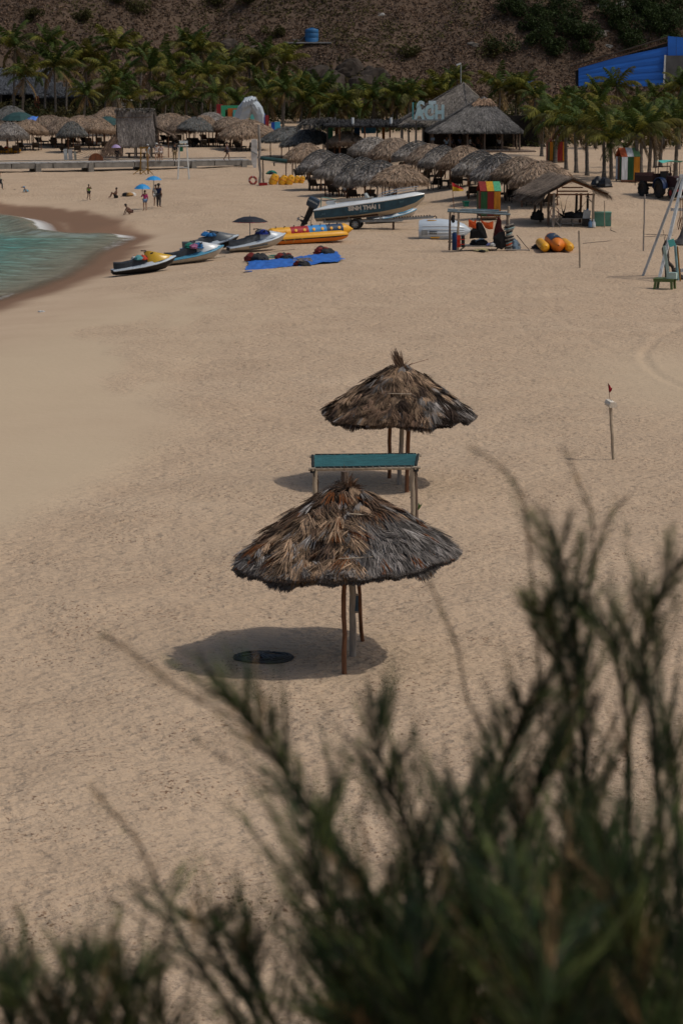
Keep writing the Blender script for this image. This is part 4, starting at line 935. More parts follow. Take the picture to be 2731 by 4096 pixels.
    for y in (-.55, .55):
        q = B(); q.box((-.2 + .4, y, .50), (4.6, .08, .12), (0, R(-1.5), 0)); q.build('side_rail', M_GREYM, tr)
        q = B(); q.box((-.5, y * .9, .72), (3.2, .10, .10), (0, R(-5.5), 0)); q.build('bunk', pm('reddish_bunk_wood', (.06, .03, .022), .8, .3), tr)
        for x in (-2.0, -.6, 1.2): B().box((x, y, .58 + .04 * (x + 2) * .8), (.06, .06, .30)).build('upright', M_GREYM, tr)
        wh = bpy.data.objects.new('wheel', None); COL.objects.link(wh); wh.parent = tr; wh.location = (-.22, y * 1.45, .32); wh.rotation_euler = (R(90), 0, 0)
        B().lathe([(.20, -.09), (.30, -.105), (.335, -.06), (.335, .06), (.30, .105), (.20, .09), (.19, 0)], 22, caps=False).build('tyre', M_RUB, wh, True)
        B().lathe([(.0, .06), (.08, .07), (.10, .04), (.19, .03), (.205, .08), (.205, -.08), (.19, -.03), (.10, -.04), (.08, -.07), (0, -.06)], 18, caps=False).build('rim', M_STEEL, wh, True)
        for i in range(8): B().box((.145 * math.cos(i * .785), .145 * math.sin(i * .785), .045), (.05, .05, .02), (0, 0, i * .785)).build('rim_slot', M_BLACK, wh)
    B().box((-.22, 0, .32), (.09, 1.6, .09)).build('axle', M_RUST, tr)
    for x in (-2.0, 1.6): B().box((x, 0, .48), (.08, 1.1, .08)).build('cross_member', M_GREYM, tr)
    q = B(); q.box((3.1, 0, .66), (2.3, .12, .14), (0, R(-4), 0)); q.build('drawbar', M_GREYM, tr)
    for i in range(14): B().box((1.95 + i * .16, -.0, .685 + i * .0112), (.07, .13, .06)).build('drawbar_bolt_plate', M_BLACK, tr)
    q = B(); q.tube([(4.2, 0, .74), (4.36, 0, .80), (4.42, 0, .74), (4.42, 0, .50)], .035, 6); q.build('hitch', M_BLACK, tr, True)
    B().box((1.95, -.2, .28), (.12, .12, .72)).build('prop_post', M_RUST, tr)
motorboat()

def jetski(px, py, rz, label, hullc, deckc, seatc, hoodc, pitch=4, stripe=None, sc=1.0):
    c = gp(px, py); root = thing('jet_ski', label, 'jet ski', c + Vector((0, 0, .02)), 0, 'jet skis on the sand', rot=(0, R(-pitch), rz)); root.scale = (sc,) * 3
    X = [-1.5, -1.35, -.8, 0, .6, 1.1, 1.45, 1.65]
    wd = [.46, .52, .58, .60, .58, .46, .24, .04]; zr = [.24, .25, .28, .34, .42, .52, .62, .68]; zk = [.06, .02, 0, 0, .03, .14, .36, .62]
    q = B(); q.loft([[(x, -w, z), (x, -w * .78, z * .45 + k * .5), (x, 0, k), (x, w * .78, z * .45 + k * .5), (x, w, z)] for x, w, z, k in zip(X, wd, zr, zk)]); hl = q.build('hull', hullc, root, True)
    q = B(); tp = [.04, .06, .08, .12, .18, .18, .10, .03]
    q.loft([[(x, -w - .01, z), (x, -w * .97, z + .05), (x, -w * .74, z + .03), (x, -w * .5, z + t), (x, 0, z + t * 1.15), (x, w * .5, z + t), (x, w * .74, z + .03), (x, w * .97, z + .05), (x, w + .01, z)] for x, w, z, t in zip(X, wd, zr, tp)]); q.build('deck', deckc, root, True)
    q = B(); q.tube([(x, -w - .015, z + .01) for x, w, z in zip(X, wd, zr)] + [(x, w + .015, z + .01) for x, w, z in list(zip(X, wd, zr))[::-1]], .03, 5); q.build('bumper_rail', stripe or deckc, root, True)
    S = [(-1.42, .10, .34, .66), (-1.25, .22, .34, .64), (-1.0, .28, .36, .62), (-.55, .28, .38, .68), (-.45, .27, .38, .76), (-.05, .24, .42, .80), (.2, .20, .46, .86), (.35, .14, .5, .84)]
    q = B(); q.loft([[(x, -w, z0), (x, -w * .9, z1 - .04), (x, -w * .5, z1), (x, w * .5, z1), (x, w * .9, z1 - .04), (x, w, z0)] for x, w, z0, z1 in S]); q.build('seat', seatc, root, True)
    Hd = [(.12, .10, .50, 1.0), (.28, .26, .46, 1.06), (.55, .40, .50, 1.0), (.9, .40, .58, .90), (1.25, .24, .64, .80), (1.5, .07, .68, .73)]
    q = B(); q.loft([[(x, -w, z0), (x, -w * .8, (z0 + z1) / 2 + .03), (x, -w * .4, z1), (x, w * .4, z1), (x, w * .8, (z0 + z1) / 2 + .03), (x, w, z0)] for x, w, z0, z1 in Hd]); q.build('hood', hoodc, root, True)
    B().tube([(.10, -.36, 1.05), (.2, -.18, 1.08), (.22, 0, 1.05), (.2, .18, 1.08), (.10, .36, 1.05)], .022, 6).build('handlebar', M_BLACK, root, True)
    for y in (-.36, .36): B().tube([(.12, y, 1.05), (.04, y * 1.12, 1.06)], .03, 6).build('grip', M_RUB, root)
    for y in (-.44, .44): B().loft([[(x, y - .05, z), (x, y + .05, z), (x, y + .05, z + .06), (x, y - .05, z + .06)] for x, z in ((.35, .92), (.48, .95))]).build('mirror', M_BLACK, root)
    B().box((-1.42, 0, .2), (.24, .5, .16)).build('jet_nozzle', M_BLACK, root)
    for y in (-.50, .50): B().box((-1.0, y * 1.0, .27), (.5, .04, .07), (0, R(-3), 0)).build('sponson', M_BLACK, hl)
    return root, c
def cloth_heap(label, cols, loc, r, seed, name='towel_heap', cat='towels', n=6, parent=None, h=.6):
    g = random.Random(seed); root = thing(name, label, cat, loc) if parent is None else parent
    for i in range(n):
        q = B(); k, mm = 9, 6; ang = g.uniform(0, 6.28); rr = r * g.uniform(.45, .7); cx, cy = r * .55 * math.cos(i * 2.4) * (i > 0), r * .55 * math.sin(i * 2.4) * (i > 0)
        rings = []
        for j in range(mm + 1):
            t = j / mm; rad = rr * math.sqrt(max(0.02, 1 - (t * .98) ** 2)); rings.append([(cx + rad * math.cos(a + ang) * g.uniform(.75, 1.2), cy + rad * math.sin(a + ang) * g.uniform(.75, 1.2), rr * h * 1.5 * t * g.uniform(.85, 1.1)) for a in [2 * math.pi * x / k for x in range(k)]])
        q.loft(rings); q.build('folded_cloth', cols[i % len(cols)], root, True)
    return root
def clothm(n, c): return pm('cloth_' + n, c, .9, .3, 9, .5, 25)
MJG = pm('grey_ski_plastic', (.10, .115, .13), .4, .2, 3, spec=.4); MJW = pm('pale_blue_gelcoat', (.44, .50, .56), .3, .1, 2, spec=.5)
MST = pm('dark_seat_vinyl', (.03, .034, .04), .55, .3, 5); MSG = pm('grey_seat_vinyl', (.075, .082, .09), .55, .3, 5)
MYH = pm('yellow_hood', (.55, .33, .02), .3, .1, 3, spec=.5); MTB = pm('teal_blue_stripe', (.07, .25, .38), .4, .15, 3)
MCR = pm('cream_hull', (.45, .41, .35), .4, .15, 3)
r, c = jetski(574, 1094, R(14), 'jet ski with black hull, white deck and yellow hood, nearest the water', M_BLACK, MJW, MST, MYH, 4)
def on_ski(root, lx, ly, lz): return root.matrix_basis @ Vector((lx, ly, lz))
bpy.context.view_layer.update()
cloth_heap('red, teal and lime towels piled on the yellow and white jet ski', [clothm('red', (.42, .05, .025)), clothm('tan', (.33, .18, .10)), clothm('teal', (.08, .25, .27)), clothm('lime', (.22, .27, .04)), clothm('white', (.5, .5, .48))], on_ski(r, -.15, 0, .68), .38, 3)
r, c = jetski(772, 1052, R(16), 'white and pale blue jet ski with teal and patterned cloths over its seat', MCR, MTB, MST, M_WHITE, 5, MTB)
cloth_heap('teal and blue patterned cloths draped on the pale blue jet ski', [clothm('emerald', (.02, .16, .12)), clothm('blue', (.02, .10, .24)), clothm('pink', (.32, .12, .22)), clothm('indigo', (.05, .05, .14))], on_ski(r, .15, 0, .72), .45, 5)
r, c = jetski(838, 1006, R(14), 'grey jet ski with black hull and blue cover, farthest back of the group', M_BLACK, MJW, MSG, MJG, 5)
cloth_heap('bright blue cover bunched over the handlebars of the grey jet ski', [clothm('royal', (.02, .14, .36)), clothm('blue', (.02, .10, .24))], on_ski(r, .1, 0, .8), .4, 7)
r, c = jetski(1025, 1000, R(16), 'white jet ski with grey seat, beside the black parasol', MCR, MJW, MSG, MJW, 5)
B().box((.0, -.565, .24), (1.0, .02, .07), (0, R(-4), 0)).build('name_stripe', MJG, r)
cloth_heap('royal blue cloth over the handlebars of the white jet ski by the parasol', [clothm('deep_blue', (.012, .03, .20)), clothm('blackish', (.015, .015, .02))], on_ski(r, .45, 0, .78), .42, 9)
r, c = jetski(1560, 892, R(8), 'white jet ski with blue cover, behind the boat trailer', MCR, M_WHITE, MST, MTB, 4, MTB)
cloth_heap('light blue cover on the jet ski behind the boat trailer', [clothm('sky', (.06, .24, .45)), clothm('blue', (.02, .10, .24))], on_ski(r, .1, 0, .62), .45, 12)
p, q = gp(672, 1062), gp(900, 1032); o = noisy_tube(p + Vector((0, 0, .07)), q + Vector((0, 0, .09)), .06, .05, 6, .01, 3, joints=7).build('bamboo_roller', M_BAMBOO); tag(o, 'bamboo pole on the sand under the pale blue jet ski', 'pole')

def parasol(loc, R_, H, col, label, name='parasol', sag=.30, n=8, tilt=0, col2=None, pole=None, group=None):
    root = thing(name, label, 'parasol', loc, 0, group, rot=(0, tilt, .2))
    q = B(); vs = [(0, 0, H)]; fs = []
    for r_, z in ((.35, .10), (.7, .45), (1.0, 1.0)):
        for i in range(2 * n):
            a = i * math.pi / n; k = 1 if i % 2 == 0 else .955; vs.append((R_ * r_ * k * math.cos(a), R_ * r_ * k * math.sin(a), H - sag * z - (0 if i % 2 == 0 else -.01)))
    N2 = 2 * n
    for i in range(N2): fs.append((0, 1 + i, 1 + (i + 1) % N2))
    for j in range(2):
        for i in range(N2): fs.append((1 + j * N2 + i, 1 + (j + 1) * N2 + i, 1 + (j + 1) * N2 + (i + 1) % N2, 1 + j * N2 + (i + 1) % N2))
    q.add(vs, fs); cn = q.build('canopy', col, root)
    for i in range(n):
        a = i * 2 * math.pi / n; B().tube([(0, 0, H - .03), (.7 * R_ * math.cos(a), .7 * R_ * math.sin(a), H - sag * .45 - .02), (R_ * math.cos(a), R_ * math.sin(a), H - sag - .012)], .008, 4).build('rib', M_STEEL, cn)
    B().tube([(0, 0, -.2 if pole is None else pole), (0, 0, H + .06)], .022, 6).build('pole', M_GREYM, root)
    return root
c = gp(1002, 997); c.y -= .6
r = parasol(c, 72 * mpp(c), (1002 - 868) * mpp(c), pm('black_umbrella_cloth', (.018, .017, .022), .55, .3, 3), 'black parasol with dark red trim, open beside the white jet ski', sag=.28, n=8)
q = B(); q.box((.1, -.42, 1.18), (.42, .004, .05), (R(-40), R(0), 0)); q.build('white_print', pm('white_print', (.4, .4, .42), .7), r) if False else None
q = B(); rr_ = 72 * mpp(c)
q.tube([(rr_ * 1.0 * math.cos(a), rr_ * 1.0 * math.sin(a), (1002 - 868) * mpp(c) - .285) for a in [i * math.pi / 4 for i in range(8)]], .012, 4, closed=True); q.build('red_trim', M_RED, r)

def banana_boat():
    a, b = gp(1125, 975), gp(1388, 922); c = a.lerp(b, .5)
    ang = R(20); L = 3.95
    c = gp(1258, 968)
    root = thing('banana_boat', 'long yellow banana boat with red, blue and navy seat bands beside jet skis', 'inflatable', c, 0, rot=(0, R(-2.5), ang))
    r0 = .36
    def ringc(x, y, z, r, n=14): return [(x, y + r * math.cos(t), z + r * math.sin(t)) for t in [i * 2 * math.pi / n for i in range(n)]]
    segs = [('yellow_band', -.62, -.36, M_YELLOW), ('red_band', -.36, -.10, M_RED), ('blue_band', -.10, .16, M_BLUE), ('navy_band', .16, .40, M_NAVYV)]
    for nm, t0, t1, mt in segs:
        B().loft([ringc(L * (t0 + (t1 - t0) * i / 4), 0, .56, r0 * (1 - .02 * (i in (0, 4)))) for i in range(5)]).build(nm, mt, root, True)
        for t in (.27, .75):
            x = L * (t0 + (t1 - t0) * t)
            for s in (-1,):
                q = B(); q.M = Matrix.Translation((x, -.325, .72)) @ Euler((R(62), 0, 0)).to_matrix().to_4x4(); q.lathe([(.085, -.012), (.085, .012), (.02, .018)], 12); q.build('handle_patch', M_YELLOW, root)
            B().tube([(x - .08, -.16, .85), (x - .05, -.10, .97), (x + .05, .10, .97), (x + .08, .16, .85)], .016, 5).build('strap_handle', M_BLACK, root, True)
    B().loft([ringc(L * t, 0, .56 + .05 * (t - .4), r0 * k) for t, k in ((.40, .98), (.44, .98), (.50, .6), (.56, .12), (.57, .06))]).build('nose_cone', M_YELLOW, root, True)
    B().loft([ringc(L * t, 0, .56, r0 * k) for t, k in ((-.70, .2), (-.67, .7), (-.62, .99))]).build('tail_cone', M_YELLOW, root, True)
    for y in (-.46, .46):
        P = ((-.66, .25), (-.62, .8), (-.55, 1), (.25, 1), (.36, .9), (.43, .55), (.455, .15)); rr = .28
        B().loft([ringc(L * t, y, .30 + .10 * max(0, t - .2), rr * k) for t, k in P]).build('side_tube', M_YELLOW, root, True)
        q = B(); s = -1 if y < 0 else 1
        q.loft([[(L * t, y + s * rr * k * 1.012 * math.cos(e), .30 + .10 * max(0, t - .2) + rr * k * 1.012 * math.sin(e)) for e in (R(-62), R(-45), R(-30), R(-12))] for t, k in P], closed=False); q.build('orange_underside', M_ORANGE, root, True)
        q = B(); q.loft([[(L * t, y + s * rr * k * 1.022 * math.cos(e), .30 + .10 * max(0, t - .2) + rr * k * 1.022 * math.sin(e)) for e in (R(-12), R(2))] for t, k in P], closed=False); q.build('black_stripe', M_BLACK, root, True)
    for x in (-2.2, -1.2): B().tube([(x + .3 * math.cos(t), -.80, .12 + .26 * math.sin(t)) for t in [i * math.pi / 6 for i in range(7)]], .014, 5).build('rope_loop', pm('yellow_rope', (.42, .30, .08), .9), root)
banana_boat()
def banana_head():
    c = gp(2222, 1008); k = mpp(c)
    root = thing('banana_boat', 'orange banana boat pointing at the camera beside the hammock shelter', 'inflatable', c)
    def ringc(x, y, z, r, n=14): return [(x + r * math.cos(t), y, z + r * math.sin(t)) for t in [i * 2 * math.pi / n for i in range(n)]]
    B().loft([ringc(.02, y, .42, r) for y, r in ((-1.35, .03), (-1.28, .10), (-1.0, .27), (-.8, .36), (.4, .38), (3.2, .38), (3.6, .2))]).build('centre_tube', M_ORANGE, root, True)
    B().loft([[(.02 + 1.02 * .38 * math.cos(t), y, .42 + 1.02 * .38 * math.sin(t)) for t in [R(35) + i * R(110) / 8 for i in range(9)]] for y in (-.55, .4, 2.8)], closed=False).build('blue_seat_band', M_NAVYV, root, True)
    for s in (-1, 1):
        B().loft([ringc(s * .62, y, .30, r) for y, r in ((-1.0, .10), (-.9, .21), (-.7, .245), (2.6, .245), (3.0, .1))]).build('side_tube', M_YELLOW, root, True)
        B().tube([(s * .62 + .25 * math.cos(t), -.80 + .06 * abs(math.cos(t)), .27) for t in [math.pi + i * math.pi / 8 for i in range(9)]], .025, 5).build('black_stripe', M_BLACK, root)
    B().ball((.02, -1.36, .44), .035, 8, 6).build('nose_plug', M_BLACK, root)
    B().tube([(-.12, 0, .82), (-.06, .05, .88), (.06, .05, .88), (.12, 0, .82)], .03, 5).build('rope_bundle', M_GREYW, root)
    q = cloth_heap('black rubber sack behind the orange banana boat', [M_RUB], gp(2162, 1000) + Vector((0, .6, 0)), .48, 4, 'rubber_sack', 'sack', 3)
banana_head()
def doughnut(label, loc, n=1):
    root = thing('inflatable_ring', label, 'inflatable', loc, .3)
    return root
# stack of yellow inflatable tubes at the left end of the front umbrella row
def yellow_tubes():
    for i, (px, py, w, h, tilt, lab) in enumerate(((1086, 742, 42, 50, 25, 'fat yellow inflatable tube leaning at the left end of its pile'), (1122, 742, 38, 46, 30, 'yellow inflatable tube, second from left by the green cloth rail'), (1150, 742, 38, 46, 28, 'yellow inflatable tube, third from left under the tan umbrella'), (1180, 735, 30, 34, 25, 'smaller yellow inflatable tube, fourth in its row under the umbrella'), (1202, 735, 26, 32, 22, 'small yellow inflatable tube at the right end of its row'))):
        c = gp(px, py); k = mpp(c); root = thing('inflatable_tube', lab, 'inflatable', c, 0, 'yellow inflatables by the umbrellas', rot=(0, R(tilt), R(20)))
        H = h * k; r = w * k * .42
        B().loft([[(r * s * math.cos(t), r * s * math.sin(t), z * H) for t in [j * math.pi / 6 for j in range(12)]] for z, s in ((-.02, .4), (.08, .85), (.3, 1.0), (.7, .98), (.92, .75), (1.0, .3))]).build('body', M_YELLOW, root, True)
        B().tube([(r * 1.0 * math.cos(t), r * 1.0 * math.sin(t), H * .5) for t in [j * math.pi / 6 for j in range(12)]], .02, 4, closed=True).build('seam', M_ORANGE, root)
        B().tube([(-r * .3, -r * .85, H * .75), (0, -r * 1.1, H * .8), (r * .3, -r * .85, H * .75)], .014, 4).build('grab_strap', M_BLACK, root)
    c = gp(1012, 740); root = thing('lifebuoy', 'faded red ring buoy standing on the sand beside the post', 'buoy', c + Vector((0, 0, .36)), 0, rot=(R(80), 0, R(15)))
    B().tube([(.27 * math.cos(t), .27 * math.sin(t), 0) for t in [j * math.pi / 10 for j in range(20)]], .085, 8, closed=True).build('ring', pm('faded_red_foam', (.28, .055, .04), .7, .25), root, True)
    for j in range(4): B().tube([(.27 * math.cos(j * 1.57) + .1 * math.cos(t) * math.cos(j * 1.57), .27 * math.sin(j * 1.57) + .1 * math.cos(t) * math.sin(j * 1.57), .1 * math.sin(t)) for t in [i * .785 for i in range(8)]], .015, 4, closed=True).build('band', M_WHITE, root)
    c = gp(12, 612)
    for i in range(2):
        root = thing('inflatable_tube', ('upper', 'lower')[i] + ' yellow inflatable tube lying at the left edge by the boardwalk', 'inflatable', c + Vector((-.2 + .7 * i, .5 - .5 * i, .25)), R(10), 'yellow inflatables at the left edge')
        B().loft([[(x, .26 * s * math.cos(t), .26 * s * math.sin(t)) for t in [j * math.pi / 6 for j in range(12)]] for x, s in ((-1.2, .2), (-1.1, .8), (-.8, 1), (.8, 1), (1.1, .75), (1.25, .2))]).build('body', M_YELLOW, root, True)
        for x in (-.5, .2): B().tube([(x, .265 * math.cos(t), .265 * math.sin(t)) for t in [j * math.pi / 6 for j in range(12)]], .02, 4, closed=True).build('strap', M_NAVYV, root)
    cloth_heap('red life vest lying on the yellow tubes at the left edge', [M_RED, M_BLACK], c + Vector((.35, 0, .45)), .3, 8, 'life_vest', 'life vest', 3)
yellow_tubes()

# blue tarpaulin with heaps of life vests
def tarp():
    A, Bp, C_, D = [gp(*p) for p in ((985, 1096), (1382, 1050), (1352, 1014), (1000, 1050))]
    c = (A + Bp + C_ + D) / 4; n, m = 60, 22; vs = []; fs = []; g = random.Random(2)
    for j in range(m + 1):
        for i in range(n + 1):
            u, v = i / n, j / m; p = A.lerp(Bp, u).lerp(D.lerp(C_, u), v); q = fbm(np.array([u * 9]), np.array([v * 7]), 4, 3)[0]; q2 = fbm(np.array([u * 30]), np.array([v * 5]), 14, 3)[0]
            fr = .55 * (vnoise(np.array([v * 14.]), np.array([u * 0 + 3.]), 5)[0] - .5)
            x = p.x + (fr if u > .93 else 0) * (u - .93) / .07 + (fr * .7 if u < .05 else 0); y = p.y + .9 * (q - .5) * (abs(v - .5) * 2) ** 3
            vs.append((x - c.x, y - c.y, tzf(x, y) + .035 + .16 * max(0, q - .42) + .10 * (q2 - .3) - c.z))
    for j in range(m):
        for i in range(n): a = j * (n + 1) + i; fs.append((a, a + 1, a + n + 2, a + n + 1))
    o = B().add(vs, fs).build('tarpaulin', M_TARP, None, True); o.location = c; tag(o, 'crumpled bright blue tarpaulin spread on the sand', 'tarpaulin')
    mr, mb = clothm('dark_red', (.13, .016, .014)), clothm('charcoal', (.025, .026, .028))
    for i, (x, y, r, lab) in enumerate(((1030, 1045, .75, 'red and black life vests heaped at the left end of the blue tarpaulin'), (1140, 1038, .62, 'charcoal and red life vest heap at the middle of the blue tarpaulin'), (1210, 1066, .60, 'red vests with tangled white straps on the near edge of the tarpaulin'), (1300, 1016, .72, 'dark red life vest heap at the far right of the blue tarpaulin'))):
        p = gp(x, y); root = cloth_heap(lab, [mr, mb, mb, mr], p + Vector((0, 0, .03)), r * .72, 30 + i, 'life_vest_heap', 'life vests', 7, h=.72)
        if i == 2:
            for k in range(8):
                a = g.uniform(0, 6.28); B().tube([(g.uniform(-.5, .5), g.uniform(-.5, .1), g.uniform(.2, .42)) for _ in range(4)], .014, 4).build('strap', M_GREYW, root)
    p = gp(1090, 1032); q = B()
    for k in range(5): q = B(); q.tube([(.35 * math.cos(t) + .12 * k - .2, .5 * math.sin(t) * (1 - .1 * k), .04 + .03 * k) for t in [i * .6 for i in range(10)]], .012, 4); q.build('rope_loop', pm('green_rope2', (.06, .22, .17), .8), None) if False else None
    root = thing('rope_coil', 'loose coil of thin green rope behind the blue tarpaulin', 'rope', p)
    for k in range(4): B().tube([(.4 * math.cos(t) + .15 * k - .2, .6 * math.sin(t), .03 + .03 * k) for t in [i * .6 for i in range(11)]], .014, 4).build('rope_loop', pm('green_net_rope', (.06, .20, .16), .8), root)
tarp()

# upturned white dinghy
def dinghy():
    c = gp(1788, 952); k = mpp(c); root = thing('dinghy', 'white ribbed dinghy tipped on its side behind the rental stall', 'dinghy', c, R(-4))
    L = 205 * k; st = [(0, .60, .50), (.08, .66, .56), (.4, .70, .60), (.7, .60, .52), (.88, .38, .34), (1.0, .05, .05)]
    n = 14; q = B(); T = Euler((R(40), 0, 0)).to_matrix().to_4x4(); q.M = Matrix.Translation((-L * .55, 0, .42)) @ T
    rings = []
    for s, w, h in st:
        rings.append([(s * L, -w * math.cos(t), h * math.sin(t) * (1.0 if i % 3 else 1.05)) for i, t in enumerate([math.pi * j / n for j in range(n + 1)])])
    q.loft(rings); q.build('hull', MJW, root, True)
    for j, t in enumerate((.35, .62, .9, 1.2)):
        q = B(); q.M = Matrix.Translation((-L * .55, 0, .42)) @ T; a = t; q.tube([(s * L, -(w + .012) * math.cos(a), (h + .012) * math.sin(a)) for s, w, h in st[1:-1]], .022, 5); q.build('hull_strake', M_WHITE, root, True)
    q = B(); q.M = Matrix.Translation((-L * .55, 0, .42)) @ T; q.tube([(s * L, -w - .02, 0) for s, w, h in st] + [(s * L, w + .02, 0) for s, w, h in st[::-1]], .04, 6); q.build('gunwale', M_GREYM, root, True)
    for x, d, mt in ((.07, (.34, .02, .26), M_GREYM), (.24, (.42, .02, .16), M_BLACK)):
        q = B(); q.M = Matrix.Translation((-L * .55, 0, .42)) @ T; a = .62; q.box((x * L + .12, -.69 * math.cos(a), .60 * math.sin(a)), d, (R(-52) + R(12), 0, 0)); q.build('patch_panel', mt, root)
    for x, z in ((.15, .98), (.22, .06)):
        q = B(); q.box((-L * .55 + L * (x + .1), -.2 if z > .5 else -.66, z), (.5, .10, .05)); q.build('yellow_pad', M_YELLOW, root)
dinghy()

# ------------------------------------------------------------------ huts, cabins, pier and other built things
def thatch_slope(parts, quad, n, base, g, L=(.5, .9), w=(.05, .14), fringe=.35):
    """thatch blades over a roof slope given as top-left, top-right, bottom-right, bottom-left"""
    tl, tr, br, bl = [np.array(p, float) for p in quad]
    u, v = g.uniform(0, 1, n), g.uniform(-.02, .98, n)
    P = (tl * (1 - u)[:, None] + tr * u[:, None]) * (1 - v)[:, None] + (bl * (1 - u)[:, None] + br * u[:, None]) * v[:, None]
    D = (bl * (1 - u)[:, None] + br * u[:, None]) - (tl * (1 - u)[:, None] + tr * u[:, None]); D /= np.linalg.norm(D, axis=1)[:, None]
    T = br - bl; T /= np.linalg.norm(T); N = np.cross(T, (bl - tl) if np.linalg.norm(bl - tl) > .1 else (br - tr)); N /= np.linalg.norm(N); N *= np.sign(N[2]) if abs(N[2]) > .05 else -np.sign(N[1])
    P = P + N * g.uniform(.02, .14, n)[:, None]
    D2 = D + T * g.normal(0, .16, n)[:, None] + N * g.normal(.03, .08, n)[:, None]; D2 /= np.linalg.norm(D2, axis=1)[:, None]
    W = np.cross(D2, N); W /= np.linalg.norm(W, axis=1)[:, None]
    nz = fbm(u * 6, v * 5, 3, 3); C = np.array(base)[None, :] * (.55 + .9 * nz[:, None]) * g.uniform(.55, 1.45, (n, 1))
    parts.append(blades(P, D2, W, g.uniform(*L, n), g.uniform(*w, n), C, .03, .5))
    m = n // 6; u = g.uniform(0, 1, m); P = bl * (1 - u)[:, None] + br * u[:, None]; D2 = np.repeat(((bl + br) / 2 - (tl + tr) / 2)[None, :], m, 0); D2 /= np.linalg.norm(D2, axis=1)[:, None]
    D2 = D2 + np.array([0, 0, -1.]) * g.uniform(0, 1.2, m)[:, None] + g.normal(0, .1, (m, 3)); D2 /= np.linalg.norm(D2, axis=1)[:, None]
    parts.append(blades(P, D2, np.repeat(T[None, :], m, 0), g.uniform(.5, 1, m) * fringe, g.uniform(*w, m), np.array(base)[None, :] * g.uniform(.3, 1.0, (m, 1)), .03, .6))
    V = np.stack([tl, tr, br, bl]) - N * .02; parts.append((V, np.array([[0, 1, 2, 3]]), np.repeat((np.array(base) * .3)[None, :], 4, 0)))
def roof(root, quads, n, base, seed, name='thatch_roof', **kw):
    g = np.random.RandomState(seed); parts = []
    for q in quads: thatch_slope(parts, q, n, base, g, **kw)
    V, F, C = merge(parts); o = link(name, npmesh(name, V, F, C, M_THATCH), root); o['kind'] = 'stuff'; return o
def pyramid(apex, corners): return [(apex, apex, corners[(i + 1) % 4], corners[i]) for i in range(4)]
ROOFG = (.150, .142, .135)

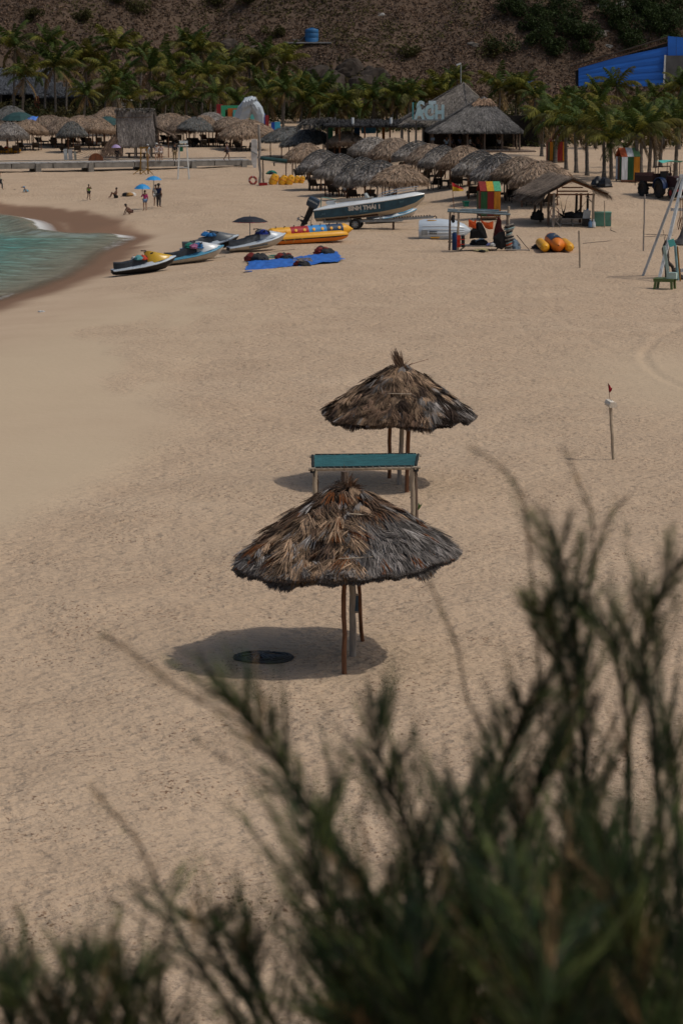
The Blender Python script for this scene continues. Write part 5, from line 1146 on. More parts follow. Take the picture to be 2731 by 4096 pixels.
# big thatched hut with two pyramid roofs and blue letters
def big_hut():
    c = gp(1905, 612); Y = c.y; k = mpp(c)
    root = thing('thatched_restaurant', 'large dark open hut with two grey pyramid thatch roofs', 'hut', c)
    def P(px, py, dy): return at(px, py, Y + dy) - c
    def corners(xl, xr, yl, yr, d0, d1):
        a, b = P(xl, yl, d0), P(xr, yr, d0); z = (a.z + b.z) / 2
        return [Vector((a.x, d0, z)), Vector((b.x, d0, z)), Vector((b.x, d1, z)), Vector((a.x, d1, z))]
    cf = corners(1716, 2092, 524, 530, 0, 8.8); ap = P(1935, 392, 4.4); roof(root, pyramid(ap, cf), 7000, ROOFG, 5, L=(.25, .55), w=(.02, .06), fringe=.25)
    cb = corners(1592, 2040, 502, 502, 6.5, 17); ap2 = P(1852, 335, 11.5); roof(root, pyramid(ap2, cb), 6000, (.165, .148, .132), 6, L=(.25, .55), w=(.02, .06), fringe=.25)
    roof(root, [(P(1915, 396, 4.1), P(1960, 396, 4.1), P(1978, 420, 3.2), P(1890, 420, 3.2))], 200, (.25, .165, .11), 7, 'ridge_cap', L=(.3, .5), w=(.04, .1))
    B().tube([P(1855, 333, 11.2), P(1915, 388, 7.5)], .05, 5).build('ridge_pole', M_BAMBOO, root)
    B().box((0, 5, -.05), (cf[1].x - cf[0].x + 2, 12, .5)).build('floor_deck', M_WOOD, root)
    for i, x in enumerate(np.linspace(cf[0].x + .3, cf[1].x - .3, 6)):
        for d in (.4, 4.4, 8.4): noisy_tube((x, d, -.3), (x, d, cf[0].z + .12), .09, .08, 4, .02, i).build('post', M_WOOD, root, True)
    for i, x in enumerate(np.linspace(cb[0].x + .3, cf[0].x - .3, 4)): noisy_tube((x, 7.2, -.3), (x, 7.2, cb[0].z + .2), .1, .09, 4, .02, i).build('post', M_GREYW, root, True)
    B().box((1, 9.5, 1.4), (10.5, .12, 3.2)).build('back_wall', pm('interior_shade_wall', (.022, .018, .015), .95, .4), root)  # near-black colour stands for the shade inside the open hut
    B().box((cf[0].x + 1.4, 5.5, 1.0), (1.6, 1.2, 2.0)).build('brick_counter', pm('brown_brick', (.07, .045, .03), .9, .3), root)
    a, b = P(1890, 600, .2), P(2030, 604, .2)
    for z in (0, -.42): B().tube([(a.x, .1, a.z + z), (b.x, .1, a.z + z)], .035, 5).build('fence_rail', M_GREYW, root)
    for x in np.linspace(a.x, b.x, 5): B().box((x, .1, a.z - .3), (.07, .07, .75)).build('fence_post', M_GREYW, root)
    B().box((P(1730, 556, .3).x, .35, P(1730, 556, .3).z), (.32, .03, .22)).build('notice_plate', pm('pale_notice', (.13, .19, .25), .7), root)
    # letters
    ltr = thing('roof_letters', 'pale teal block letters reading ACH on the roof of the big hut', 'sign', c + P(1718, 475, 4.6))
    MT = pm('teal_letter_paint', (.42, .58, .60), .5, .12, 4); MT2 = pm('pale_letter_paint', (.60, .68, .69), .5, .12, 4)
    for t, px, mt, sz, dy in (('Á', 1676, MT, 74, 0), ('C', 1716, MT, 74, 0), ('H', 1757, MT, 74, 0), ('C', 1680, MT2, 60, 1.6), ('T', 1728, MT2, 60, 1.6)):
        me = text_mesh(t, sz * k, mt, .12, .08); p = P(px, 475, 4.6 + dy) - P(1718, 475, 4.6)
        link('letter', me, ltr, (p.x, p.y, p.z + (.55 if dy else 0)), (R(90), 0, 0), (.74, 1.05, 1))
    x0, x1 = P(1655, 475, 4.6).x - P(1718, 475, 4.6).x, P(1785, 475, 4.6).x - P(1718, 475, 4.6).x
    for dy in (0, 1.5): B().box(((x0 + x1) / 2, dy, -.10), (x1 - x0, .3, .10)).build('letter_base', M_GREYM, ltr)
    B().box((x0 - .08, .75, .65), (.08, 1.5, 1.45)).build('side_panel', pm('bright_teal_panel', (.09, .40, .42), .5), ltr)
    for x in (x0 + .2, x1 - .2): B().box((x, .1, -.6), (.1, .1, 1.0)).build('support', M_WOOD, ltr)
    lp = thing('lamp_post', 'thin pole with white lamp head rising behind the hut roof', 'lamp', c + P(1842, 335, 18))
    h = P(1842, 258, 18).z - P(1842, 335, 18).z
    B().tube([(0, 0, -7), (0, 0, h)], .05, 6).build('pole', M_GREYM, lp); q = B(); q.box((-.2, 0, h + .03), (.45, .2, .14), (0, R(-20), 0)); q.build('lamp_head', M_WHITE, lp)
    return c
hutc = big_hut()
# flat shelter left of it
def flat_shelter():
    a = gp(1430, 600); c = at(1430, 560, hutc.y + 9); c = Vector((c.x, c.y, tzf(c.x, c.y)))
    root = thing('flat_shelter', 'long low shelter with flat grey reed roof on dark posts', 'shelter', c)
    Y = c.y; l, r_ = at(1302, 503, Y - 2) - c, at(1618, 503, Y - 2) - c; l2, r2 = at(1250, 482, Y + 4) - c, at(1622, 480, Y + 4) - c
    roof(root, [((l2.x, 5, l2.z), (r2.x, 5, l2.z), (r_.x, -2, r_.z), (l.x, -2, r_.z))], 3200, (.085, .084, .086), 9, 'reed_roof', L=(.5, 1.2), w=(.02, .06), fringe=.15)
    B().box(((l.x + r_.x) / 2, -1.98, l.z - .1), (r_.x - l.x, .1, .12)).build('front_beam', M_DARKW, root)
    roof(root, [((l2.x - .5, 5, l2.z + .1), (l2.x + 2.2, 5, l2.z + .2), (l2.x + 1.4, 0, l2.z - .35), (l2.x - 1.4, 0, l2.z - .35))], 300, (.09, .085, .08), 10, 'reed_end', L=(.5, 1.0), w=(.04, .12), fringe=.7)
    for i, x in enumerate(np.linspace(l.x + .15, r_.x - .2, 7)): noisy_tube((x, -1.7, -.3), (x, -1.7, l.z - .05), .08, .07, 4, .02, i).build('post', M_BROWN if i % 2 else M_DARKW, root, True)
    for x in (l.x + 2.4, r_.x - 1.2): B().tube([(x, -1.2, l.z), (x, -1.2, l.z + .7)], .12, 8).build('vent_pipe', M_WHITE, root, True)
    for i, (f, mt, w, h) in enumerate(((.06, pm('dark_green_board', (.02, .12, .07), .7), .45, 1.6), (.14, M_BROWN, .3, 1.6), (.40, clothm('blue', (.02, .1, .24)), .5, .9), (.55, clothm('sky', (.06, .24, .45)), 1.3, .6), (.74, clothm('orange', (.34, .12, .02)), .25, 1.2))):
        B().box((l.x + f * (r_.x - l.x), 1.5, l.z - .15 - h / 2), (w, .08, h)).build('hanging_board', mt, root)
    B().box(((l.x + r_.x) / 2, 3.5, .6), (r_.x - l.x, .1, 1.3)).build('back_screen', M_DARKW, root)
flat_shelter()

# old house with slate thatch on the left, behind the palms
def left_house():
    c = at(95, 452, 322); c = Vector((c.x, c.y, c.z))
    root = thing('thatched_house', 'long dark open house with slate grey roof behind the left palms', 'house', c)
    def P(px, py, dy): return at(px, py, 322 + dy) - c
    q = lambda a, b, cc, d, d0, d1: (P(*a, d0), P(*b, d0), P(*cc, d1), P(*d, d1))
    roof(root, [q((-60, 275), (52, 275), (100, 375), (-90, 375), 5, 0), q((60, 312), (205, 270), (235, 372), (60, 374), 5, 0.4)], 2600, (.078, .084, .096), 3, L=(.3, .6), w=(.03, .09), fringe=.2)
    roof(root, [q((140, 330), (330, 330), (345, 388), (135, 388), 4, -.5)], 1600, (.075, .08, .088), 4, L=(.3, .6), w=(.03, .09), fringe=.25)
    for x in range(-40, 420, 46): noisy_tube(P(x, 452, 0), P(x, 376, 0), .12, .11, 3, .02, x + 50).build('post', M_DARKW if x % 4 else M_WOOD, root, True)
    B().box(P(180, 415, 5), (16, .2, 3.6)).build('back_wall', pm('dark_interior_wall', (.012, .011, .010), .95, .3), root)  # wall coloured near black to paint the dark interior
    B().box(P(180, 456, 1.5), (16, 5, .25)).build('floor', pm('grey_step', (.12, .115, .11), .9), root)
    for i, x in enumerate((205, 300, 355)): q2 = B(); p = P(x, 450, .6); q2.box(p + Vector((0, 0, .4)), (.7, .5, .06)); q2.box(p + Vector((0, .25, .75)), (.7, .05, .7)); q2.box(p + Vector((0, 0, .1)), (.5, .4, .5)); q2.build('bench', M_DARKW, root)
left_house()
def carved_figure():
    c = gp(150, 468); k = mpp(c); root = thing('carved_figure', 'rust-orange block figure on a flared planter among the left palms', 'sculpture', c)
    MT = pm('terracotta', (.17, .055, .025), .8, .3, 4)
    B().loft([[(x * s, y * s, z) for x, y in ((-.5, -.4), (.5, -.4), (.5, .4), (-.5, .4))] for s, z in ((.75, 0), (1.25, .95))]).build('planter', MT, root)
    B().box((0, 0, 1.4), (.62, .5, .9)).build('torso', MT, root); B().box((0, 0, 2.1), (.5, .45, .42)).build('head', MT, root)
    B().box((0, -.24, 2.08), (.34, .04, .10)).build('eye_slot', M_DARKW, root); B().box((0, -.27, 1.62), (.4, .04, .08)).build('chest_slot', M_DARKW, root)
    B().prism([(-.25, 2.32), (.25, 2.32), (.12, 2.5), (-.12, 2.5)], -.2, .2, 'y').build('crest', MT, root)
carved_figure()
MDT = pm('dark_teal_canvas', (.018, .055, .055), .8, .3, 3); MGT = pm('grey_teal_canvas', (.07, .11, .115), .8, .3, 3)
c = gp(80, 560); parasol(c, 1.9, (560 - 449) * mpp(c), MDT, 'dark teal canvas parasol at the left edge among thatched umbrellas', sag=.85)
c = gp(438, 570); parasol(c, 1.5, (570 - 465) * mpp(c), MDT, 'dark green canvas parasol tucked behind the tall thatched hut', sag=.95, tilt=R(-8))
def blue_awning():
    a = gp(105, 590); k = mpp(a); Y = a.y; root = thing('blue_awning', 'bright blue tarpaulin awning slung between the left umbrellas', 'awning', a)
    pts = [at(*p, Y + d) - a for p, d in (((62, 520), -1), ((118, 466), .5), ((155, 465), 1.4), ((110, 520), -1.2))]
    vs = []; fs = []; n = 10
    for j in range(n + 1):
        for i in range(n + 1): u, v = i / n, j / n; p = pts[0].lerp(pts[1], u).lerp(pts[3].lerp(pts[2], u), v); vs.append(p + Vector((0, 0, -.15 * math.sin(math.pi * u) + .05 * math.sin(v * 9 + u * 4))))
    for j in range(n):
        for i in range(n): q = j * (n + 1) + i; fs.append((q, q + 1, q + n + 2, q + n + 1))
    B().add(vs, fs).build('sheet', M_TARP, root, True)
    for p in pts: B().tube([(p.x, p.y, -.3), p], .035, 5).build('pole', M_WOOD, root)
blue_awning()

# tall thatched lookout hut
def lookout():
    c = gp(545, 633); k = mpp(c); root = thing('lookout_hut', 'tall boxy hut hung with shaggy grey thatch on white stilts', 'hut', c, 0)
    Y = c.y; P = lambda x, y, d=0: at(x, y, Y + d) - c
    z1, z0 = P(540, 445).z, P(540, 572).z; x0, x1 = P(466, 500).x, P(612, 500).x
    roof(root, [((x0, 0, z1), (x1, 0, z1), (x1 + .25, -.5, z0), (x0 + .2, -.5, z0))], 5000, (.24, .215, .195), 8, 'front_thatch', L=(.25, .55), w=(.02, .06), fringe=.5)
    roof(root, [((x0, 2.2, z1), (x0, 0, z1), (x0, -.4, z0 + .5), (x0, 2.4, z0 + .5)), ((x1, 0, z1), (x1, 2.2, z1), (x1 + .3, 2.4, z0), (x1 + .3, -.4, z0))], 700, (.12, .10, .09), 9, 'side_thatch', L=(.4, .8), w=(.03, .08), fringe=.4)
    roof(root, [((x0 - .1, 2.3, z1 + .12), (x1 + .1, 2.3, z1 + .12), (x1 + .1, -.15, z1 + .1), (x0 - .1, -.15, z1 + .1))], 700, (.22, .2, .18), 10, 'top_thatch', L=(.3, .5), w=(.03, .08), fringe=.5)
    B().tube([(x0, -.30, z1 - .55), (x1, -.30, z1 - .5)], .03, 5).build('binding_pole', M_WOOD, root)
    for x in (x0 + .35, (x0 + x1) / 2, x1 - .25):
        for d in (.1, 2.0): noisy_tube((x, d, -.3), (x, d, z1), .07, .06, 4, .02, int(x * 10) % 50).build('stilt', M_GREYW, root, True)
    B().box(((x0 + x1) / 2 + .8, .9, .42), (3.4, 1.4, .08)).build('bench_top', M_WOOD, root)
    for x in (-.6, .8, 2.2): B().box(((x0 + x1) / 2 + x, .9, .18), (.12, 1.1, .4)).build('bench_leg', M_WOOD, root)
    roof(root, [((x0 - .2, -.3, z0 + .7), (x0 + .5, -.3, z0 + .8), (x0 + .6, -.6, z0 - .8), (x0 - 1.5, -.6, z0 - .9))], 350, (.16, .11, .08), 11, 'skirt_thatch', L=(.4, .8), w=(.03, .08), fringe=.5)
    roof(root, [((x1, .2, z0 + 1.5), (x1, 2, z0 + 1.5), (x1 + 1.7, 2, z0 + .6), (x1 + 1.7, .0, z0 + .6))], 350, (.17, .12, .09), 12, 'porch_thatch', L=(.4, .8), w=(.03, .08), fringe=.5)
    for x in (x1 + .5, x1 + 1.4): noisy_tube((x, .3, -.3), (x, .3, z0 + .9), .05, .045, 4, .02, 6).build('porch_post', M_BROWN, root, True)
lookout()
def guard_chair(px, base, top, w, label, mt, roofed, seatf=.55):
    c = gp(px, base); k = mpp(c); H = (base - top) * k; W = w * k; root = thing('guard_tower', label, 'tower chair', c)
    for sx in (-1, 1):
        for sy in (-1, 1): B().tube([(sx * W * .55, sy * W * .5, -.3), (sx * W * .34, sy * W * .32, H)], .045, 5).build('leg', mt, root)
    for z in (.33, seatf):
        for sy in (-1, 1): f = .55 - .21 * z; B().box((0, sy * W * f * .9, H * z), (2 * W * f, .05, .07)).build('cross_bar', mt, root)
    B().box((0, 0, H * seatf + .05), (W * .95, W * .9, .07)).build('seat', mt, root)
    B().box((0, W * .36, H * (seatf + .12)), (W * .8, .05, H * .08)).build('backrest', mt, root)
    if roofed: B().box((0, 0, H + .03), (W * 1.35, W * 1.3, .08), (0, R(6), 0)).build('roof_board', mt, root)
    return root, c
MWP = pm('white_timber_paint', (.55, .56, .54), .6, .18, 4)
guard_chair(505, 500, 400, 38, 'white lifeguard chair with tilted roof board behind the tall thatched hut', MWP, True, .72)
r, c = guard_chair(735, 714, 582, 42, 'tall white ladder tower standing before the boardwalk', MWP, False, .97)
B().box((-.2, 0, (714 - 585) * mpp(c) * .93), (.34, .34, .5)).build('green_bucket', pm('green_plastic', (.02, .19, .10), .5), r)

# boardwalk
def pier():
    a, b = gp(-120, 694), gp(1012, 668); a = Vector((a.x, a.y, 0)); b = Vector((b.x, b.y, 0)); L = (b - a).length; ang = math.atan2(b.y - a.y, b.x - a.x)
    zt = at(400, 645, (a.y + b.y) / 2).z; g0 = Vector((a.x, a.y, 0))
    root = thing('boardwalk', 'low concrete boardwalk with worn slab deck crossing the left beach', 'boardwalk', (a.x, a.y, zt), ang)
    MC = pm('weathered_concrete', (.20, .185, .165), .9, .35, 2, .5, 12); MS = pm('pale_deck_slab', (.34, .335, .325), .9, .25, 3, .4, 20)
    n = int(L / .62); slab = B().box((0, 0, 0), (.57, 1.9, .09)).mesh('slab', MS)
    for i in range(n): link('slab', slab, root, (.31 + i * .62, .95 - .05, -.045), (rnd.uniform(-.012, .012), rnd.uniform(-.012, .012), rnd.uniform(-.01, .01)))
    nb = int(L / 3.6)
    bm = B().box((0, 0, 0), (3.52, .3, .42)).mesh('edge_beam', MC)
    for i in range(nb + 1):
        link('edge_beam', bm, root, (1.8 + i * 3.6, .12, -.31)); link('edge_beam', bm, root, (1.8 + i * 3.6, 1.7, -.31))
    pr = B(); pr.box((0, 0, 0), (.55, .5, 1.7), taper=.75); prm = pr.mesh('pier_post', MC)
    for i in range(int(L / 4.6) + 1): link('pier_post', prm, root, (1.3 + i * 4.6, .02, -.95)); link('pier_post', prm, root, (1.3 + i * 4.6, 1.8, -.95))
    rl = B(); rl.box((L / 2, 1.78, .09), (L, .12, .08)); rl.build('kerb_rail', MC, root)
    return root, zt, (a.y + b.y) / 2
pr, zt, YP = pier()
def sun_sculpture():
    c = at(385, 643, YP + .2); k = mpp(c); root = thing('sun_sculpture', 'half-disc wooden sun with thin rays standing on the boardwalk', 'sculpture', c)
    r = 30 * k; q = B(); q.prism([(r * math.cos(t), r * math.sin(t)) for t in [i * math.pi / 16 for i in range(17)]], -.05, .05, 'y'); q.build('half_disc', pm('orange_stained_wood', (.19, .065, .025), .7, .35, 3, stretch=(1, 1, 8)), root)
    for i in range(21):
        t = math.pi * (i + .5) / 21; l = (62 + 22 * abs(math.cos(t))) * k; B().tube([(r * math.cos(t), 0, r * math.sin(t)), (l * math.cos(t) * 1.2, 0, l * math.sin(t) * .82)], .014, 4).build('ray', M_WOOD, root)
    for x in range(3): B().box((-r + r * (x * .66 + .33), -.055, r * .45), (.02, .01, r * .8)).build('plank_joint', M_DARKW, root)
sun_sculpture()
for i, (x, w, h, col) in enumerate(((265, 14, 44, (.42, .43, .42)), (284, 16, 42, (.36, .34, .33)), (303, 9, 34, (.30, .29, .24)))):
    c = at(x, 640, YP + .5); k = mpp(c); root = thing('display_board', ('white weathered board leaning on the boardwalk, leftmost of three', 'grey weathered board in the middle of three on the boardwalk', 'narrow grey-green board, rightmost of three on the boardwalk')[i], 'board', c, 0, 'boards on the boardwalk', rot=(0, R(-3), 0))
    B().box((0, 0, h * k / 2), (w * k, .06, h * k)).build('panel', pm('board_paint_%d' % i, col, .8, .25, 5), root)
    for s in (-1, 1): B().box((s * w * k * .4, .1, h * k * .4), (.05, .05, h * k * .8)).build('strut', M_WOOD, root)
def yellow_frame():
    c = gp(578, 697); k = mpp(c); root = thing('swing_frame', 'slim ochre wooden swing frame in front of the boardwalk', 'swing', c)
    H = 105 * k; MO = pm('ochre_wood', (.22, .12, .025), .7, .3, 4)
    for s in (-1, 1):
        B().box((s * 14 * k, 0, H / 2 - .1), (.11, .11, H + .2), (0, R(-2.5 * s), 0)).build('upright', MO, root)
        B().tube([(s * 14 * k, 0, .45), (s * 14 * k - .6, -.6, 0)], .035, 5).build('foot_brace', MO, root); B().tube([(s * 14 * k, 0, .45), (s * 14 * k + .5, -.7, 0)], .035, 5).build('foot_brace', MO, root)
    B().box((0, 0, H), (36 * k, .14, .14)).build('top_beam', MO, root); B().box((0, 0, .5), (28 * k, .06, .06)).build('low_rail', M_WOOD, root)
    B().tube([(-.1, 0, H), (-.1, 0, .9)], .012, 4).build('rope', M_GREYW, root); B().tube([(.1, 0, H), (.1, 0, .9)], .012, 4).build('rope', M_GREYW, root)
yellow_frame()
def post_group():
    c = gp(1018, 672); k = mpp(c); root = thing('white_stele', 'cracked white slab standing at the right end of the boardwalk', 'slab', c)
    B().loft([[(x * k, y, z * k) for x, y in ((a, -.12), (b, -.12), (b, .12), (a, .12))] for a, b, z in ((-4, 8, 0), (-12, 10, 28), (-13, 12, 55), (-12, 12, 105), (-9, 9, 114))]).build('slab', pm('chipped_white_plaster', (.50, .49, .47), .8, .25, 3, .4, 12), root)
    B().box((0, -.13, 60 * k), (28 * k, .05, .12), (0, R(28), 0)).build('grey_strap', M_GREYM, root)
    c = gp(1042, 742); k = mpp(c); root = thing('gate_post', 'crooked grey tree-trunk post holding a rolled dark green cloth rail', 'post', c)
    noisy_tube((0, 0, -.3), (-6 * k, 0, 240 * k), .11, .09, 8, .06, 4).build('trunk', M_GREYW, root, True)
    noisy_tube((12 * k, .1, -.3), (10 * k, .1, 100 * k), .06, .05, 5, .02, 5).build('side_post', M_WOOD, root, True)
    p, q = at(1042, 632, c.y) - c, at(1148, 645, c.y) - c
    noisy_tube(p, q, .14, .15, 6, .02, 6).build('rolled_cloth', MDT, root, True); B().tube([at(1096, 650, c.y) - c, at(1097, 664, c.y) - c], .05, 6).build('hanging_bell', M_BLACK, root)
    noisy_tube(at(1145, 640, c.y) - c, (at(1145, 640, c.y) - c).xy.to_3d() + Vector((0, 0, -.3)), .05, .05, 4, .02, 7).build('end_post', M_WOOD, root, True)
    c = gp(1085, 735); cloth_heap('dark green leafy bag and clutter beside the yellow inflatables', [clothm('emerald', (.02, .16, .12)), clothm('leaf', (.03, .12, .02)), M_BLACK], c + Vector((0, .8, .7)), .5, 6, 'bag', 'bag', 4)
    c = gp(1048, 742); B().box((0, 0, .1), (.6, .4, .2)).build('x', M_RED) if False else None
    root = thing('crate', 'low dark red crate at the foot of the gate post', 'crate', c + Vector((.1, -.3, 0)))
    B().box((0, 0, .03), (.62, .4, .05)).build('crate_base', M_RED, root)
    for s in (-1, 1): B().box((0, s * .19, .13), (.62, .03, .18)).build('crate_side', M_RED, root); B().box((s * .30, 0, .13), (.03, .36, .18)).build('crate_end', M_RED, root)
post_group()

# white clasped-hands sculpture and the coloured frames round it
def hands():
    c = at(1000, 505, 276); k = mpp(c); root = thing('hands_sculpture', 'faceted white sculpture of two clasped hands above the umbrellas', 'sculpture', c)
    MH = pm('white_facets', (.36, .41, .46), .45, .12, 1.2)
    def arm(pts, rr):
        g = random.Random(3); rings = []
        for (x, z), r in zip(pts, rr): rings.append([(x * k + r * k * math.cos(t) * g.uniform(.85, 1.1), r * k * math.sin(t) * g.uniform(.85, 1.1), z * k) for t in [i * 2 * math.pi / 7 for i in range(7)]])
        return B().loft(rings)
    arm([(-45, -10), (-38, 25), (-26, 50), (-14, 78), (-4, 100)], (24, 30, 34, 36, 26)).build('forearm', MH, root)
    arm([(40, -40), (42, 15), (34, 48), (20, 76), (8, 98)], (10, 15, 24, 30, 24)).build('forearm', MH, root)
    for i in range(4):
        x = -16 + i * 11; B().tube([((x - 12) * k, -34 * k, (72 + 5 * i) * k), ((x - 6) * k, -36 * k, (94 + 3 * i) * k), ((x + 3) * k, -20 * k, (114 - abs(i - 2) * 3) * k), ((x + 8) * k, 6 * k, (108 - abs(i - 2) * 3) * k)], [7 * k, 7.5 * k, 7 * k, 5.5 * k], 6).build('finger', MH, root)
        B().tube([((x + 10) * k, 20 * k, (80 + 3 * i) * k), ((x + 5) * k, 22 * k, (100) * k), ((x - 3) * k, 8 * k, (116 - abs(i - 2) * 3) * k)], [7 * k, 7 * k, 5.5 * k], 6).build('finger', MH, root)
    B().tube([(-30 * k, -22 * k, 70 * k), (-20 * k, -28 * k, 88 * k), (-8 * k, -24 * k, 98 * k)], [8 * k, 7 * k, 5 * k], 6).build('thumb', MH, root)
    B().tube([(28 * k, -20 * k, 66 * k), (18 * k, -26 * k, 84 * k), (8 * k, -24 * k, 94 * k)], [8 * k, 7 * k, 5 * k], 6).build('thumb', MH, root)
    def frame(px, py0, py1, w, col, lab, dy, hollow=True):
        b = at(px, py1, 276 + dy); kk = mpp(b); H = (py1 - py0) * kk; W = w * kk; r2 = thing('photo_frame', lab, 'frame', b, R(8), 'coloured frames round the hands sculpture'); mt = pm('frame_' + lab.split()[0], col, .6, .15, 3)
        if hollow:
            t = .42
            for s in (-1, 1): B().box((s * (W / 2 - t / 2), 0, H / 2 - t / 2), (t, .5, H - t)).build('jamb', mt, r2)
            B().box((0, 0, H - t / 2), (W, .5, t)).build('lintel', mt, r2)
        else:
            for s in (-1, 0, 1): B().box((s * W / 3, 0, H / 2), (W / 3 - .02, .35, H)).build('panel', mt, r2)
    frame(880, 418, 500, 26, (.25, .018, .022), 'red panel frame at the left of the hands sculpture', 7, False)
    frame(930, 423, 505, 90, (.04, .28, .14), 'green square frame left of the hands sculpture', 6)
    frame(938, 434, 505, 52, (.36, .10, .015), 'orange square frame inside the green one', 4.5)
    frame(975, 440, 505, 84, (.10, .38, .36), 'turquoise square frame behind the hands sculpture', 3)
    frame(1052, 455, 520, 18, (.015, .08, .38), 'blue panel just right of the hands sculpture', 1, False)
    frame(1068, 462, 525, 14, (.25, .02, .02), 'crimson narrow panel right of the blue one', 0, False)
    frame(1092, 490, 545, 14, (.012, .06, .33), 'cobalt narrow panel near the slate umbrellas', -3, False)
    frame(1110, 488, 542, 22, (.05, .33, .48), 'sky-blue panel near the slate umbrellas', -2, False)
    frame(985, 470, 505, 30, (.42, .33, .03), 'yellow low panel under the hands sculpture', 1, False)
hands()

# striped changing cabins
def cabin(bx, by, wpx, hpx, cols, rcols, label, rz, legs=.12, gable=False):
    c = gp(bx, by); k = mpp(c); W = wpx * k; H = hpx * k; root = thing('changing_cabin', label, 'cabin', c, rz, 'striped changing cabins'); D = W * .95
    body0 = H * legs; body1 = H * .74; n = len(cols)
    MP = lambda col: pm('plank_%d_%d_%d' % tuple(int(x * 999) for x in col), col, .75, .25, 3, .3, 20, stretch=(4, 4, .6))
    for i, col in enumerate(cols):
        B().box((-W / 2 + W * (i + .5) / n, -D / 2, (body0 + body1) / 2), (W / n - .012, .035, body1 - body0)).build('plank', MP(col), root)
        B().box((-W / 2 + W * (i + .5) / n, D / 2, (body0 + body1) / 2), (W / n - .012, .035, body1 - body0)).build('plank', MP(cols[-1 - i]), root)
    for s in (-1, 1):
        for i in range(3): B().box((s * W / 2, -D / 2 + D * (i + .5) / 3, (body0 + body1) / 2), (.035, D / 3 - .04, body1 - body0)).build('side_plank', MP(cols[(i + 1) % n]) if i != 1 else M_BROWN, root)
        for t in (-1, 1): B().box((s * (W / 2 - .03), t * (D / 2 - .03), body1 / 2 - .1), (.07, .07, body1 + .2)).build('corner_post', M_BROWN, root)
    nr = len(rcols)
    for sgn in (-1, 1):
        for i, col in enumerate(rcols):
            if gable: q = B(); q.box((sgn * W * .27, -D * .55 + D * 1.1 * (i + .5) / nr, (body1 + H) / 2), (W * .66, D * 1.1 / nr - .01, .04), (0, sgn * math.atan2(H - body1, W * .5), 0))
            else: q = B(); q.box((-W * .54 + W * 1.08 * (i + .5) / nr, sgn * D * .27, (body1 + H) / 2), (W * 1.08 / nr - .01, D * .66, .04), (-sgn * math.atan2(H - body1, D * .5), 0, 0))
            q.build('roof_board', MP(col), root)
    B().box((0, -D / 2 - .03, body0 * .55), (W * .9, .06, .08)).build('step', M_BROWN, root); B().box((0, 0, body0 - .04), (W, D, .05)).build('floor', M_WOOD, root)
DG, DR, OR, WH, YL, MGn = (.015, .065, .022), (.20, .014, .012), (.42, .165, .012), (.50, .52, .54), (.46, .25, .012), (.06, .32, .17)
cabin(1953, 878, 80, 152, (DG, DR, OR), (DR, YL, MGn), 'striped cabin with red, yellow and green roof behind the rental stall', R(8))
cabin(2508, 728, 76, 136, (WH, DG, OR), ((.35, .07, .02), WH, (.10, .2, .09)), 'white, green and orange striped cabin between the right palms', R(12), .08)
cabin(2222, 650, 66, 112, (OR, DG, DR, DR, OR), (DR, DR), 'red-roofed cabin with orange, green and red planks among palm trunks', R(8), .08, True)

